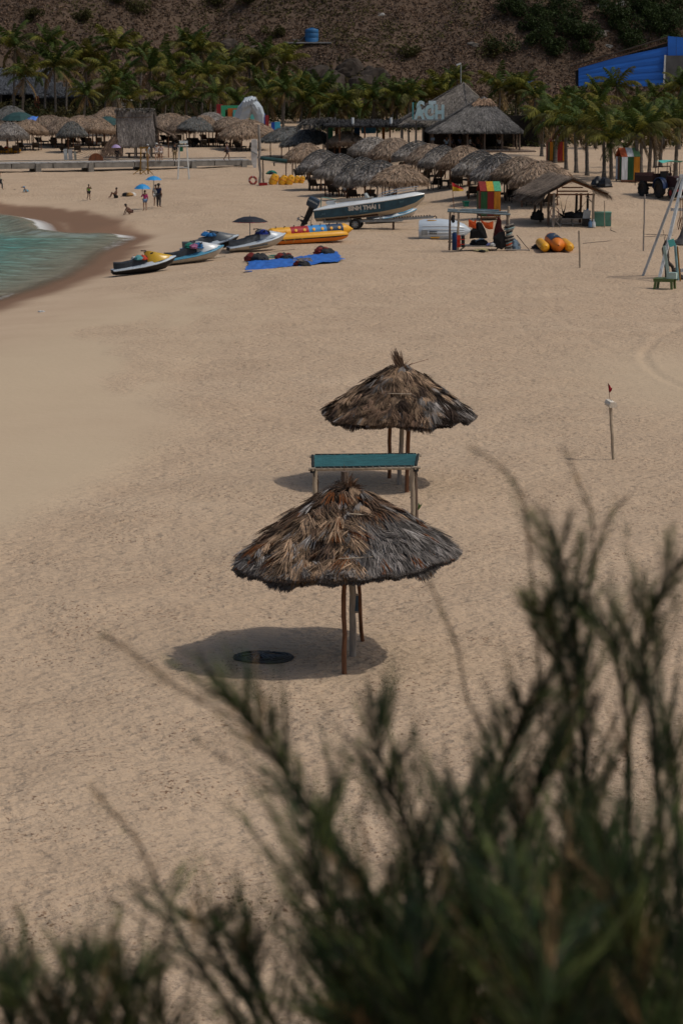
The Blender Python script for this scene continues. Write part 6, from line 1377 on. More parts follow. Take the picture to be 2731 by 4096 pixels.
# rental stall made of poles
def stall():
    c = gp(1925, 1003); k = mpp(c); root = thing('rental_stall', 'bamboo pole stall with a blue rail, hung with wetsuits and vests', 'stall', c)
    Y = c.y; P = lambda x, y, d=0: at(x, y, Y + d) - c; MB1 = pm('bluish_pole', (.13, .17, .19), .7, .35, 4, .3, 30); MBP = M_BAMBOO
    zt_ = P(1900, 848).z
    for i, (x, d, top, r_, mt) in enumerate(((1797, 1.6, 850, .06, M_WOOD), (1830, 0, 838, .065, M_BAMBOO), (2024, 1.6, 850, .055, M_WOOD), (2030, 0, 825, .07, M_BAMBOO))):
        b = P(x, 1000, d); noisy_tube((b.x, d, -.3), (b.x + (.02), d, P(x, top, d).z), r_, r_ * .9, 6, .015, i, joints=5).build('pole', mt, root, True)
    for i, (x0, y0, x1, y1, d, mt) in enumerate(((1788, 845, 2040, 858, -.06, MB1), (1790, 838, 2035, 850, .5, MB1), (1845, 838, 1995, 842, 1.1, pm('blue_grey_pole', (.06, .11, .14), .7, .3)), (1790, 842, 2035, 852, 1.65, MB1))):
        noisy_tube(P(x0, y0, d), P(x1, y1, d), .055, .05, 6, .012, 20 + i, joints=6).build('rail', mt, root, True)
    noisy_tube(P(1793, 968, .1), P(1810, 968, 1.6), .04, .04, 3, .01, 31).build('side_rail', M_WOOD, root, True)
    B().box(((P(1840, 985).x + P(2000, 985).x) / 2, .7, P(1900, 985).z + .0), (P(2000, 985).x - P(1840, 985).x, 1.3, .06)).build('shelf', M_GREYW, root)
    for x in (1850, 1990): B().tube([(P(x - 12, 1000).x, .2, 0), (P(x + 12, 985).x, .2, P(x, 985).z)], .035, 5).build('shelf_brace', M_GREYW, root)
    # things hung on it
    def hung(lab, pts, d, mt, thick=.10, name='wetsuit', cat='wetsuit', extra=None):
        pp = [P(x, y, d) for x, y in pts]; o = Vector((sum(p.x for p in pp) / len(pp), d, max(p.z for p in pp))); g = random.Random(len(lab))
        r2 = thing(name, lab, cat, c + o); q = B(); n = len(pp)
        fr, bk = [Vector((p.x - o.x, -thick / 2 + g.uniform(-.04, .04), p.z - o.z)) for p in pp], [Vector((p.x - o.x, thick / 2 + g.uniform(-.04, .04), p.z - o.z)) for p in pp]
        cx = Vector((sum(p.x for p in fr) / n, 0, sum(p.z for p in fr) / n))
        vs = fr + bk + [cx + Vector((0, -thick, 0)), cx + Vector((0, thick, 0))]; fs = []
        for i in range(n): j = (i + 1) % n; fs += [(i, j, 2 * n), (n + j, n + i, 2 * n + 1), (i, n + i, n + j, j)]
        q.add(vs, fs); q.build('cloth', mt, r2); B().tube([(0, 0, -.02), (0, 0, .10)], .012, 4).build('hanger', M_BLACK, r2)
        return r2
    MOR = clothm('bright_orange', (.55, .085, .018)); MBK = clothm('black', (.012, .012, .013)); MDR = clothm('maroon', (.07, .012, .012)); MBL = clothm('dull_blue', (.12, .17, .22))
    hung('orange bag hanging from the stall line, left of the black wetsuits', [(1873, 877), (1885, 882), (1893, 886), (1903, 878), (1902, 914), (1890, 912), (1873, 907)], -.05, MOR, .05, 'orange_bag', 'bag')
    hung('wider orange bag hanging in the middle of the stall', [(1920, 880), (1938, 888), (1955, 890), (1972, 884), (1971, 916), (1955, 918), (1940, 912), (1930, 896)], -.05, MOR, .05, 'orange_bag', 'bag')
    hung('black wetsuits bunched in the middle of the stall', [(1908, 888), (1925, 890), (1932, 905), (1940, 920), (1948, 948), (1942, 954), (1900, 952), (1877, 955), (1880, 925), (1895, 905)], .3, MBK, .22)
    hung('maroon and black vests hanging at the right post of the stall', [(1990, 862), (2003, 880), (2005, 910), (2018, 930), (2020, 990), (1985, 990), (1970, 955), (1976, 915), (1984, 890)], .25, MDR, .25, 'life_vest_bundle', 'life vests')
    hung('black waders hanging beside the stall post', [(1995, 930), (2016, 925), (2022, 985), (2005, 998), (1972, 985), (1972, 950)], -.1, MBK, .18)
    hung('small black flippers hanging at the left end of the stall', [(1806, 858), (1818, 862), (1818, 888), (1808, 893), (1802, 878)], -.05, MBK, .08, 'flippers', 'flippers')
    # wound hose on the right pole
    b = P(2035, 900, -.1); r2 = thing('rope_coil', 'striped grey and orange ropes wound round the right stall post', 'rope', c + b); g = random.Random(4)
    for i in range(14):
        mt = (M_GREYW, M_RUB, clothm('pale_teal', (.25, .36, .36)), MOR)[i % 4 if i > 7 else i % 3]
        B().tube([((.20 + .06 * math.sin(i)) * math.cos(t) + g.uniform(-.02, .02), .18 * math.sin(t), -.09 * i + .06 * math.cos(t)) for t in [j * .785 for j in range(8)]], .035, 5, closed=True).build('rope_turn', mt, r2, True)
    for i in range(3): B().tube([(.05 * i, -.15, -1.1), (.06 * i + .08, -.18, -c.z * 0 - b.z + .02)], .018, 4).build('rope_end', M_GREYW, r2)
    b = P(2055, 995, .2); r2 = cloth_heap('pale grey-blue sacks leaning beside the right stall post', [MBL, clothm('grey', (.14, .15, .16))], c + Vector((b.x, .2, 0)), .42, 6, 'sack', 'sack', 5, h=1.4)
    o = noisy_tube(P(2065, 940, .2), P(2122, 1008, -.2), .025, .02, 4, .01, 5).build('leaning_pole', M_WOOD); o.location = c; tag(o, 'thin dark pole leaning against the sacks at the stall', 'pole')
    b = P(1820, 1000, .3); r2 = thing('blue_barrel', 'blue plastic drum standing inside the left stall pole', 'drum', c + Vector((b.x, .5, 0)))
    B().lathe([(.16, 0), (.17, .1), (.165, .4), (.175, .45), (.165, .5), (.17, .85), (.15, .88)], 14).build('drum_body', pm('blue_drum', (.012, .04, .13), .45), r2, True); B().lathe([(.12, .88), (.12, .92)], 12).build('drum_lid', M_NAVYV, r2)
    b = P(1842, 965, -.08); r2 = thing('life_vest', 'red and black life vest hanging at the left front stall pole', 'life vest', c + Vector((b.x, -.1, b.z)))
    for s in (-1, 1): B().box((s * .11, 0, 0), (.18, .1, .62)).build('vest_panel', M_BLACK if s > 0 else clothm('bright_red', (.42, .03, .015)), r2)
    for z in (-.15, .1): B().box((0, -.06, z), (.4, .02, .04)).build('vest_strap', clothm('bright_red', (.42, .03, .015)), r2)
    cloth_heap('grey bags and black helmets heaped on the stall shelf', [MBL, MBK, MBK], c + Vector((P(1915, 980).x, .6, P(1900, 985).z + .03)), .45, 11, 'bag_heap', 'bags', 6, h=.7)
    cloth_heap('pink, blue and white towels at the right end of the stall shelf', [clothm('pink2', (.38, .14, .20)), clothm('lilac', (.16, .17, .34)), clothm('white', (.5, .5, .48))], c + Vector((P(1968, 980).x, .1, P(1900, 985).z + .03)), .32, 12, 'towel_heap', 'towels', 5, h=.6)
    cloth_heap('pale yellow sack lying on the sand under the stall', [clothm('cream', (.40, .34, .18)), clothm('cream', (.40, .34, .18)), MBK], c + Vector((P(1922, 1005).x, -.3, 0)), .42, 13, 'sack', 'sack', 4, h=.35)
    o = noisy_tube((P(2020, 1007).x, -.3, .07), (P(2115, 1009).x, -.5, .06), .05, .04, 4, .02, 9).build('driftwood_log', M_GREYW); o.location = c; tag(o, 'short grey log on the sand at the right of the stall', 'log')
    f = P(1818, 845, 1.0); r2 = thing('pole_flag', 'red and yellow flag on a thin stick above the stall', 'flag', c + Vector((f.x, 1.0, f.z)))
    t = P(1806, 728, 1.0) - f; B().tube([(0, 0, -.3), t], .02, 5).build('stick', M_BROWN, r2)
    for nm, mt, (a0, a1) in (('red_half', clothm('bright_red2', (.40, .025, .03)), (0, .42)), ('yellow_half', clothm('flag_yellow', (.55, .33, .02)), (.42, 1))):
        vs = []; fs = []
        for i in range(8):
            for s in (0, 1):
                h0 = 36 * k * (1 - i / 7 * .75); z = -(a1 if s else a0) * h0 - i * 3.6 * k; vs.append((t.x + .02 + i * 6.5 * k, .07 * math.sin(i * 1.1), t.z - .02 + z))
        for i in range(7): q = i * 2; fs.append((q, q + 1, q + 3, q + 2))
        B().add(vs, fs).build(nm, mt, r2, True)
stall()
def bin_(px, py, s, label, mt, name='waste_bin', cat='bin'):
    c = gp(px, py); k = mpp(c); root = thing(name, label, cat, c, .3); w = s * k
    B().loft([[(x * w * f, y * w * f, z * w) for x, y in ((-.42, -.42), (.42, -.42), (.42, .42), (-.42, .42))] for f, z in ((.85, 0), (1, .75))]).build('bin_body', mt, root); B().box((0, 0, .82 * w), (w, w, .16 * w)).build('bin_lid', mt, root)
bin_(1862, 826, 24, 'small green plastic bin on the sand above the stall', pm('bin_green', (.01, .13, .085), .5))
bin_(1645, 800, 22, 'dark green bin behind the bow rail of the motorboat', pm('bin_dark_green', (.01, .07, .05), .5))

# open gabled hammock shelter
def hammock_hut():
    c = gp(2285, 908); k = mpp(c); root = thing('hammock_shelter', 'open shelter with shaggy gabled thatch over hammocks and benches', 'shelter', c, 0)
    Y = c.y; P = lambda x, y, d=0: at(x, y, Y + d) - c
    ap = P(2288, 715, -.2); l, r_ = P(2178, 778, 0), P(2432, 778, 0); d0, d1 = -.5, 4.6
    la, ra = (P(2088, 795, 0)), r_
    roof(root, [((ap.x - .9, d1, ap.z + .15), (ap.x, d0, ap.z), (l.x, d0, l.z), (la.x, d1 - 1, la.z + .25)), ], 3600, (.26, .205, .16), 21, L=(.3, .6), w=(.02, .055), fringe=.8)
    roof(root, [((ap.x, d0, ap.z), (ap.x - .9, d1, ap.z + .15), (r_.x - .6, d1, r_.z + .1), (r_.x, d0, r_.z))], 2400, (.22, .165, .13), 22, L=(.3, .6), w=(.02, .055), fringe=.5)
    for i, (x, d, mt) in enumerate(((2210, 0, M_GREYW), (2190, .5, M_WOOD), (2160, 2.5, M_WOOD), (2136, 4, M_WOOD), (2368, 0, M_BAMBOO), (2345, 2.4, M_DARKW), (2300, 4, M_DARKW), (2318, 1.5, M_BROWN))):
        b = P(x, 905, d); top = min(P(x, 780, d).z + .1, ap.z); noisy_tube((b.x, d, -.3), (b.x + .04, d, top), .085, .07, 5, .02, i).build('post', mt, root, True)
    for z, x0, x1 in ((778, 2200, 2375), (765, 2225, 2350), (750, 2245, 2330)): noisy_tube(P(x0, z, 0), P(x1, z, 0), .045, .04, 4, .01, z).build('gable_pole', M_BROWN, root, True)
    for x in (l, r_): noisy_tube(ap + Vector((0, .0, -.08)), Vector((x.x * .98, -.1, x.z + .02)), .06, .05, 5, .01, 4).build('rafter', M_BROWN, root, True)
    for x0, x1 in ((2210, 2235), (2368, 2340)): noisy_tube(P(x0, 810), P(x1, 785), .035, .03, 3, .01, x0).build('knee_brace', M_BAMBOO, root, True)
    # bench
    b0, b1 = P(2235, 880, .8), P(2340, 880, .8); bn = thing('plank_bench', 'low grey plank bench inside the hammock shelter', 'bench', c + Vector(((b0.x + b1.x) / 2, 1.0, 0))); w = b1.x - b0.x
    for i in range(4): B().box((0, -.45 + .3 * i, .45), (w, .27, .05)).build('plank', M_GREYW, bn)
    for x in (-.45, 0, .45):
        B().box((x * w, -.4, .2), (.08, .08, .5)).build('leg', M_GREYW, bn); B().box((x * w, .4, .2), (.08, .08, .5)).build('leg', M_GREYW, bn)
    B().box((0, -.42, .18), (w, .04, .06)).build('stretcher', M_GREYW, bn)
    def hammock(lab, a, b, sag, mt, w_=.5):
        r2 = thing('hammock', lab, 'hammock', c); n, m = 12, 6; vs = []; fs = []
        for i in range(n + 1):
            t = i / n; p = a.lerp(b, t); s = math.sin(math.pi * t)
            for j in range(m + 1): v = j / m - .5; vs.append((p.x, p.y + v * w_ * (.1 + s), p.z - sag * s - .22 * s * (1 - 4 * v * v)))
        for i in range(n):
            for j in range(m): q = i * (m + 1) + j; fs.append((q, q + 1, q + m + 2, q + m + 1))
        B().add(vs, fs).build('sling', mt, r2, True)
        B().tube([a, a + (a - b).normalized() * .4 + Vector((0, 0, .35))], .012, 4).build('cord', M_BLACK, r2); B().tube([b, b + (b - a).normalized() * .4 + Vector((0, 0, .35))], .012, 4).build('cord', M_BLACK, r2)
    hammock('dark hammock slung low across the front of the shelter', P(2215, 835, .6), P(2335, 815, 1.6), .55, clothm('black', (.012, .012, .013)))
    hammock('narrow black hammock hanging steeply at the back of the shelter', P(2240, 795, 2.2), P(2265, 795, 2.6), .75, clothm('black', (.012, .012, .013)), .3)
    cloth_heap('dark bundle of bags and clothes on the bench in the hammock shelter', [clothm('maroon', (.07, .012, .012)), clothm('black', (.012, .012, .013)), clothm('charcoal', (.025, .026, .028))], c + Vector(((b0.x + b1.x) / 2 + .2, 1.0, .5)), .6, 15, 'bag_heap', 'bags', 7, h=.6)
    cloth_heap('black bags hanging by the rear posts of the hammock shelter', [clothm('black', (.012, .012, .013))], c + Vector((P(2150, 870, 2).x, 2.0, .3)), .5, 16, 'bag_heap', 'bags', 4, h=1.3)
    t = thing('folding_stool', 'pale cross-legged folding stool at the left front post', 'stool', c + Vector((P(2222, 900, .2).x, .3, 0)))
    for s in (-1, 1): B().box((0, s * .2, .32), (.06, .04, .85), (0, R(40), 0)).build('leg', M_GREYW, t); B().box((0, s * .24, .32), (.06, .04, .85), (0, R(-40), 0)).build('leg', M_GREYW, t)
    B().box((0, 0, .62), (.6, .5, .04)).build('seat', M_WOOD, t)
    q = thing('hose_coil', 'orange hose looped over the left front post of the shelter', 'hose', c + P(2216, 850, -.12))
    for i in range(3): B().tube([(.24 * math.cos(t_) * (1 + .06 * i), -.02 * i, .34 * math.sin(t_)) for t_ in [j * .52 for j in range(12)]], .022, 5, closed=True).build('hose_loop', clothm('bright_orange', (.55, .085, .018)) if i == 1 else M_GREYW, q, True)
    j = thing('jerry_can', 'translucent white jerry can beside the right post of the shelter', 'can', c + Vector((P(2345, 905, .3).x, .5, .45)))
    q = B(); q.box((0, 0, .25), (.42, .3, .5), (0, R(8), 0)); q.build('can_body', pm('milky_plastic', (.42, .45, .46), .5), j); B().tube([(.05, 0, .5), (.05, 0, .58)], .05, 8).build('can_cap', M_BLUE, j); B().box((0, 0, -.2), (.5, .4, .45)).build('can_crate', M_DARKW, j)
    for i, x in enumerate((2358, 2371)):
        j = thing('bottle', ('blue', 'white')[i] + ' bottle at the foot of the right shelter post', 'bottle', c + Vector((P(x, 907).x, -.2, 0))); B().lathe([(.11, 0), (.12, .05), (.12, .28), (.05, .36), (.05, .42)], 10).build('bottle_body', (pm('blue_bottle', (.12, .22, .36), .4), M_WHITE)[i], j, True); B().lathe([(.055, .42), (.055, .47)], 8).build('bottle_cap', M_WHITE, j)
    # green chest
    b = P(2408, 908, .2); ch = thing('storage_chest', 'pale green storage chest standing right of the hammock shelter', 'chest', c + Vector((b.x, .6, 0)), R(-4)); w = 72 * k; MG = pm('pale_green_paint', (.10, .235, .175), .65, .2, 2)
    B().box((0, 0, .42), (w, .9, .74)).build('chest_body', MG, ch); B().box((0, 0, .82), (w * 1.03, .95, .06)).build('chest_lid', pm('pale_green_lid', (.14, .30, .23), .6, .2, 2), ch)
    for x in (-.45, .45):
        for y in (-.35, .35): B().box((x * w, y, .03), (.08, .08, .1)).build('chest_foot', M_WOOD, ch)
    B().box((w * .47, -.47, .5), (.07, .03, .2)).build('latch', M_GREYW, ch)
    o = noisy_tube(Vector((P(2413, 908).x, -.5, -.2)), P(2416, 803, -.5), .03, .025, 5, .008, 3, joints=4).build('bamboo_stake', M_BAMBOO); o.location = c; tag(o, 'thin bamboo stake in front of the pale green chest', 'stake')
hammock_hut()
for (bx, by, tx, ty, r_, mt, lab) in ((2319, 1074, 2314, 922, .05, M_BAMBOO, 'short jointed bamboo stake standing alone right of the banana boat'), (2571, 1006, 2577, 778, .045, M_GREYW, 'tall grey pole left of the white swing frame'), (1240, 905, 1251, 832, .03, M_BAMBOO, 'thin leaning stick in the sand beside the outboard motor')):
    b = gp(bx, by); o = noisy_tube((0, 0, -.3), at(tx, ty, b.y) - b, r_, r_ * .9, 7, .008, bx, joints=7).build('bamboo_stake', mt, None, True); o.location = b; tag(o, lab, 'stake')
def cable(lab, pts, r_=.012):
    w = [gp(*p) for p in pts]; o0 = w[0].copy(); o = B().tube([p - o0 + Vector((0, 0, .02)) for p in w], r_, 4).build('cable', M_RUB); o.location = o0; tag(o, lab, 'cable')
cable('dark cable lying on the sand from the chest to the swing', [(2442, 910), (2440, 922), (2470, 933), (2510, 936), (2570, 938), (2640, 940), (2690, 942)])
cable('thin rope across the sand below the chest cable', [(2330, 975), (2400, 968), (2480, 962), (2560, 955), (2580, 948), (2650, 945)])
cable('thin rope stretched over the sand behind the blue tarpaulin', [(850, 1040), (930, 1030), (1050, 1015), (1180, 998)], .01)

# white swing frame with a driftwood seat, and the stepped stool
def swing():
    a, b2 = gp(2572, 1108), gp(2624, 1124); c = a.lerp(b2, .5); k = mpp(c)
    root = thing('swing_frame', 'weathered white timber swing frame leaning in at the right edge', 'swing', c)
    top = at(2724, 715, c.y + 1.0) - c; MWW = pm('peeling_white_timber', (.42, .44, .45), .8, .35, 3, .5, 20, stretch=(5, 5, .8))
    def plank(p, q, w, t, mt, nm='leg'):
        d = (q - p); L = d.length; m = B(); m.M = Matrix.Translation((p + q) / 2) @ d.to_track_quat('Z', 'Y').to_matrix().to_4x4(); m.box((0, 0, 0), (w, t, L)); m.build(nm, mt, root)
    plank(a - c + Vector((0, .8, -.2)), top + Vector((0, .3, .1)), .15, .10, MWW); plank(b2 - c + Vector((0, -.4, -.2)), top + Vector((.05, -.2, .0)), .13, .10, MWW)
    plank(top + Vector((-.1, 0, .12)), top + Vector((3.2, .2, .15)), .16, .16, MWW, 'top_beam')
    p, q = at(2680, 838, c.y + .5) - c, at(2745, 838, c.y + .5) - c; plank(p, q + Vector((2, 0, 0)), .05, .13, MWW, 'cross_bar')
    p, q = at(2705, 790, c.y + .5) - c, at(2745, 775, c.y + .5) - c; plank(p, q + Vector((2, 0, 0)), .05, .13, MWW, 'cross_bar')
    p = at(2703, 1082, c.y + .5) - c; plank(p, p + Vector((2.2, .1, .05)), .06, .16, MWW, 'low_bar')
    for i, x in enumerate((2718, 2727)): p = at(x, 790, c.y + .3) - c; B().tube([p, p + Vector((.02, 0, -.8)), p + Vector((-.10, 0, -1.2)), p + Vector((-.04, 0, -1.45)), p + Vector((.04, 0, -.9))], .018, 5).build('rope_loop', M_BROWN, root, True)
    p, q = at(2727, 845, c.y + .3) - c, at(2727, 900, c.y + .3) - c; B().tube([p, q], .02, 5).build('hanger_rope', M_GREYW, root)
    d = thing('driftwood_stump', 'grey driftwood stump hanging from the white swing frame', 'driftwood', c + (at(2735, 975, c.y + .3) - c))
    kk = k; B().loft([[(x * kk + r_ * kk * math.cos(t), r_ * kk * .8 * math.sin(t), z * kk) for t in [i * .785 for i in range(8)]] for x, z, r_ in ((0, 78, 8), (2, 60, 14), (0, 35, 20), (-2, 15, 30), (-6, 0, 40), (2, -6, 34))]).build('stump', pm('grey_driftwood', (.095, .09, .09), .85, .4, 5, .6, 18), d, True)
    B().tube([(-25 * kk, 0, 8 * kk), (-48 * kk, -.05, 5 * kk), (-62 * kk, -.05, 8 * kk)], [12 * kk, 8 * kk, 3 * kk], 7).build('root_arm', pm('grey_driftwood', (.1, .1, .1)), d, True)
    d = thing('driftwood_branch', 'dark curved driftwood trunk behind the green step stool', 'driftwood', gp(2668, 1118))
    B().tube([(.05, .3, -.2), (0, .3, .5), (-.05, .3, 1.0), (-.10, .3, 1.35), (-.02, .3, 1.65), (.12, .3, 1.75)], [.12, .11, .15, .16, .13, .09], 7).build('trunk', M_DARKW, d, True); B().tube([(.0, .3, .8), (.25, .35, .55), (.30, .35, .3)], [.08, .08, .05], 6).build('side_branch', M_DARKW, d, True)
    d = thing('driftwood_branch', 'dark forked driftwood lying at the right edge under the low bar', 'driftwood', gp(2722, 1120)); B().tube([(-.35, 0, .5), (-.1, 0, .15), (.2, 0, .02), (.5, 0, .2)], [.12, .15, .13, .06], 7).build('fork', M_DARKW, d, True); B().tube([(-.05, 0, .1), (-.05, 0, .5)], [.05, .02], 5).build('spike', M_DARKW, d, True)
    # step stool with tall painted boards
    s = gp(2662, 1158); k = mpp(s); st = thing('step_chair', 'mint and olive painted chair with tall boards, beside the swing frame', 'chair', s, R(-18)); MO = pm('olive_green_paint', (.11, .155, .06), .75, .25, 3); MM = pm('mint_paint', (.36, .47, .43), .7, .25, 3); MT = pm('bright_turquoise_paint', (.10, .42, .40), .6, .15, 4)
    for x in (-.42, .30):
        for y in (-.35, .35): q = B(); q.box((x, y, .17), (.10, .10, .46), (0, R(8 if x < 0 else -4), 0)); q.build('leg', MO, st)
    for y in (-.36, .36): B().box((-.06, y, .40), (.86, .05, .10)).build('apron', MO, st)
    for i in range(3): B().box((-.36 + .3 * i, 0, .47), (.28, .82, .04)).build('seat_slat', MO, st)
    q = B(); q.box((.05, -.30, 1.15), (.12, .05, 1.5), (0, R(-9), 0)); q.build('tall_board', MM, st); q = B(); q.box((.42, .1, 1.15), (.08, .30, 1.5), (0, R(-6), 0)); q.build('tall_board', pm('grey_blue_paint', (.16, .26, .28), .8, .35, 3), st)
    q = B(); q.box((.50, .15, 1.1), (.05, .06, 1.5), (0, R(-6), 0)); q.build('orange_edge', pm('rusty_orange_paint', (.30, .14, .03), .8), st)
    q = B(); q.box((.28, -.1, .62), (.42, .5, .26)); q.build('step_box', MM, st)
    q = B(); q.box((.20, 0, 2.0), (.26, .16, .30), (0, R(-20), R(10))); q.build('turquoise_block', MT, st)
    for i in range(3): B().tube([(-.05 + .08 * i, 0, 1.7), (-.18 + .10 * i, .02, 2.55 - .22 * (i != 0))], .012, 4).build('thin_rod', M_WOOD, st)
swing()

def tractor():
    c = gp(2664, 790); k = mpp(c); root = thing('tractor_truck', 'dark red and blue farm truck with flatbed and turquoise canopy roof', 'truck', c, R(-58)); root.scale = (.80, .82, .98)
    MR = pm('dull_red_paint', (.032, .010, .010), .6, .35, 3); MBl = pm('dull_blue_paint', (.012, .03, .09), .5, .3, 3); MRR = pm('red_wheel_paint', (.18, .012, .016), .5)
    def wheel(x, y, r, w, hub):
        wh = bpy.data.objects.new('wheel', None); COL.objects.link(wh); wh.parent = root; wh.location = (x, y, r); wh.rotation_euler = (R(90), 0, 0)
        B().lathe([(r * .55, -w / 2), (r * .9, -w / 2), (r, -w * .3), (r, w * .3), (r * .9, w / 2), (r * .55, w / 2)], 18, caps=False).build('tyre', M_RUB, wh, True); B().lathe([(0, -.04), (r * .3, -.05), (r * .56, -w * .35), (r * .56, w * .35), (r * .3, .05), (0, .04)], 14, caps=False).build('rim', hub, wh, True)
        for i in range(12): B().box((r * math.cos(i * .524), r * math.sin(i * .524), 0), (.05, .09, w * .95), (0, 0, i * .524)).build('tread_lug', M_RUB, wh)
    for y in (-.85, .85): wheel(-1.9, y, .55, .34, M_DARKW); wheel(.15, y, .58, .34, M_DARKW); wheel(1.45, y * .82, .36, .22, MRR)
    B().box((-1.75, 0, 1.05), (2.3, 1.9, .10)).build('flatbed', MR, root)
    for y in (-.95, .95): B().box((-1.75, y, 1.22), (2.3, .06, .36)).build('bed_side', MR, root)
    for x in (-2.88, -.62): B().box((x, 0, 1.30), (.06, 1.9, .5)).build('bed_end', MR, root)
    for y in (-.9, .9): B().tube([(-2.9, y, .7), (-2.95, y, 1.6)], .03, 5).build('bed_stake', MR, root)
    B().tube([(-.55, -.8, 1.3), (-.55, -.7, 2.0), (-.55, .7, 2.0), (-.55, .8, 1.3)], .04, 6).build('roll_bar', MR, root, True)
    B().box((-.6, 0, .75), (3.6, .5, .22)).build('chassis', M_BLACK, root)
    B().loft([[(x, -w, z0), (x, -w * .9, z1), (x, w * .9, z1), (x, w, z0)] for x, w, z0, z1 in ((.5, .48, .7, 1.42), (1.3, .46, .62, 1.38), (1.75, .42, .62, 1.28))]).build('engine_hood', MR, root, True)
    B().box((1.77, 0, .98), (.05, .72, .55)).build('grille', M_BLACK, root); B().box((1.80, .05, .66), (.03, .42, .16)).build('number_plate', M_WHITE, root); B().box((1.85, 0, .52), (.10, 1.3, .12)).build('bumper', MRR, root)
    for y in (-.38, .38): B().lathe([(.09, 0), (.10, .05), (.02, .07)], 10).build('headlight', M_STEEL, root, loc=(1.76, y, 1.22), rot=(0, R(90), 0))
    for y in (-.80, .80):
        q = B(); q.loft([[(.15 + .72 * math.cos(t), y - .22, .62 + .72 * math.sin(t)), (.15 + .72 * math.cos(t), y + .22, .62 + .72 * math.sin(t)), (.15 + .67 * math.cos(t), y + .22, .62 + .67 * math.sin(t)), (.15 + .67 * math.cos(t), y - .22, .62 + .67 * math.sin(t))] for t in [i * math.pi / 8 for i in range(9)]]); q.build('mudguard', MBl, root, True)
    B().box((-.1, 0, 1.15), (.5, .8, .12)).build('driver_seat', M_BLACK, root); B().box((-.35, 0, 1.45), (.1, .8, .5)).build('seat_back', M_BLACK, root)
    B().tube([(.52 + .05 * math.sin(t), .22 * math.cos(t), 1.55 + .2 * math.sin(t)) for t in [i * .628 for i in range(10)]], .018, 5, closed=True).build('steering_wheel', M_BLACK, root)
    for x in (-.35, .75):
        for y in (-.62, .62): B().tube([(x, y, 1.2), (x + .03, y, 2.28)], .03, 5).build('canopy_post', MR, root)
    vs = []; fs = []
    for i in range(9):
        for j in range(7): vs.append((-.65 + 1.75 * i / 8, -.82 + 1.64 * j / 6, 2.32 + .06 * math.sin(i * .9) + .05 * math.sin(math.pi * j / 6) - .0 * i))
    for i in range(8):
        for j in range(6): q = i * 7 + j; fs.append((q, q + 1, q + 8, q + 7))
    B().add(vs, fs).build('canopy_roof', pm('turquoise_canvas', (.08, .40, .33), .6, .15, 3), root, True)
    B().tube([(1.2, -.3, 1.35), (1.2, -.3, 2.1), (1.12, -.3, 2.2)], .045, 7).build('exhaust_pipe', M_RUST, root, True)
tractor()
c = gp(2410, 748); cloth_heap('glossy black plastic bags dumped before the right palms', [M_BLACK], c, .75, 22, 'rubbish_bag', 'bags', 5, h=.9)

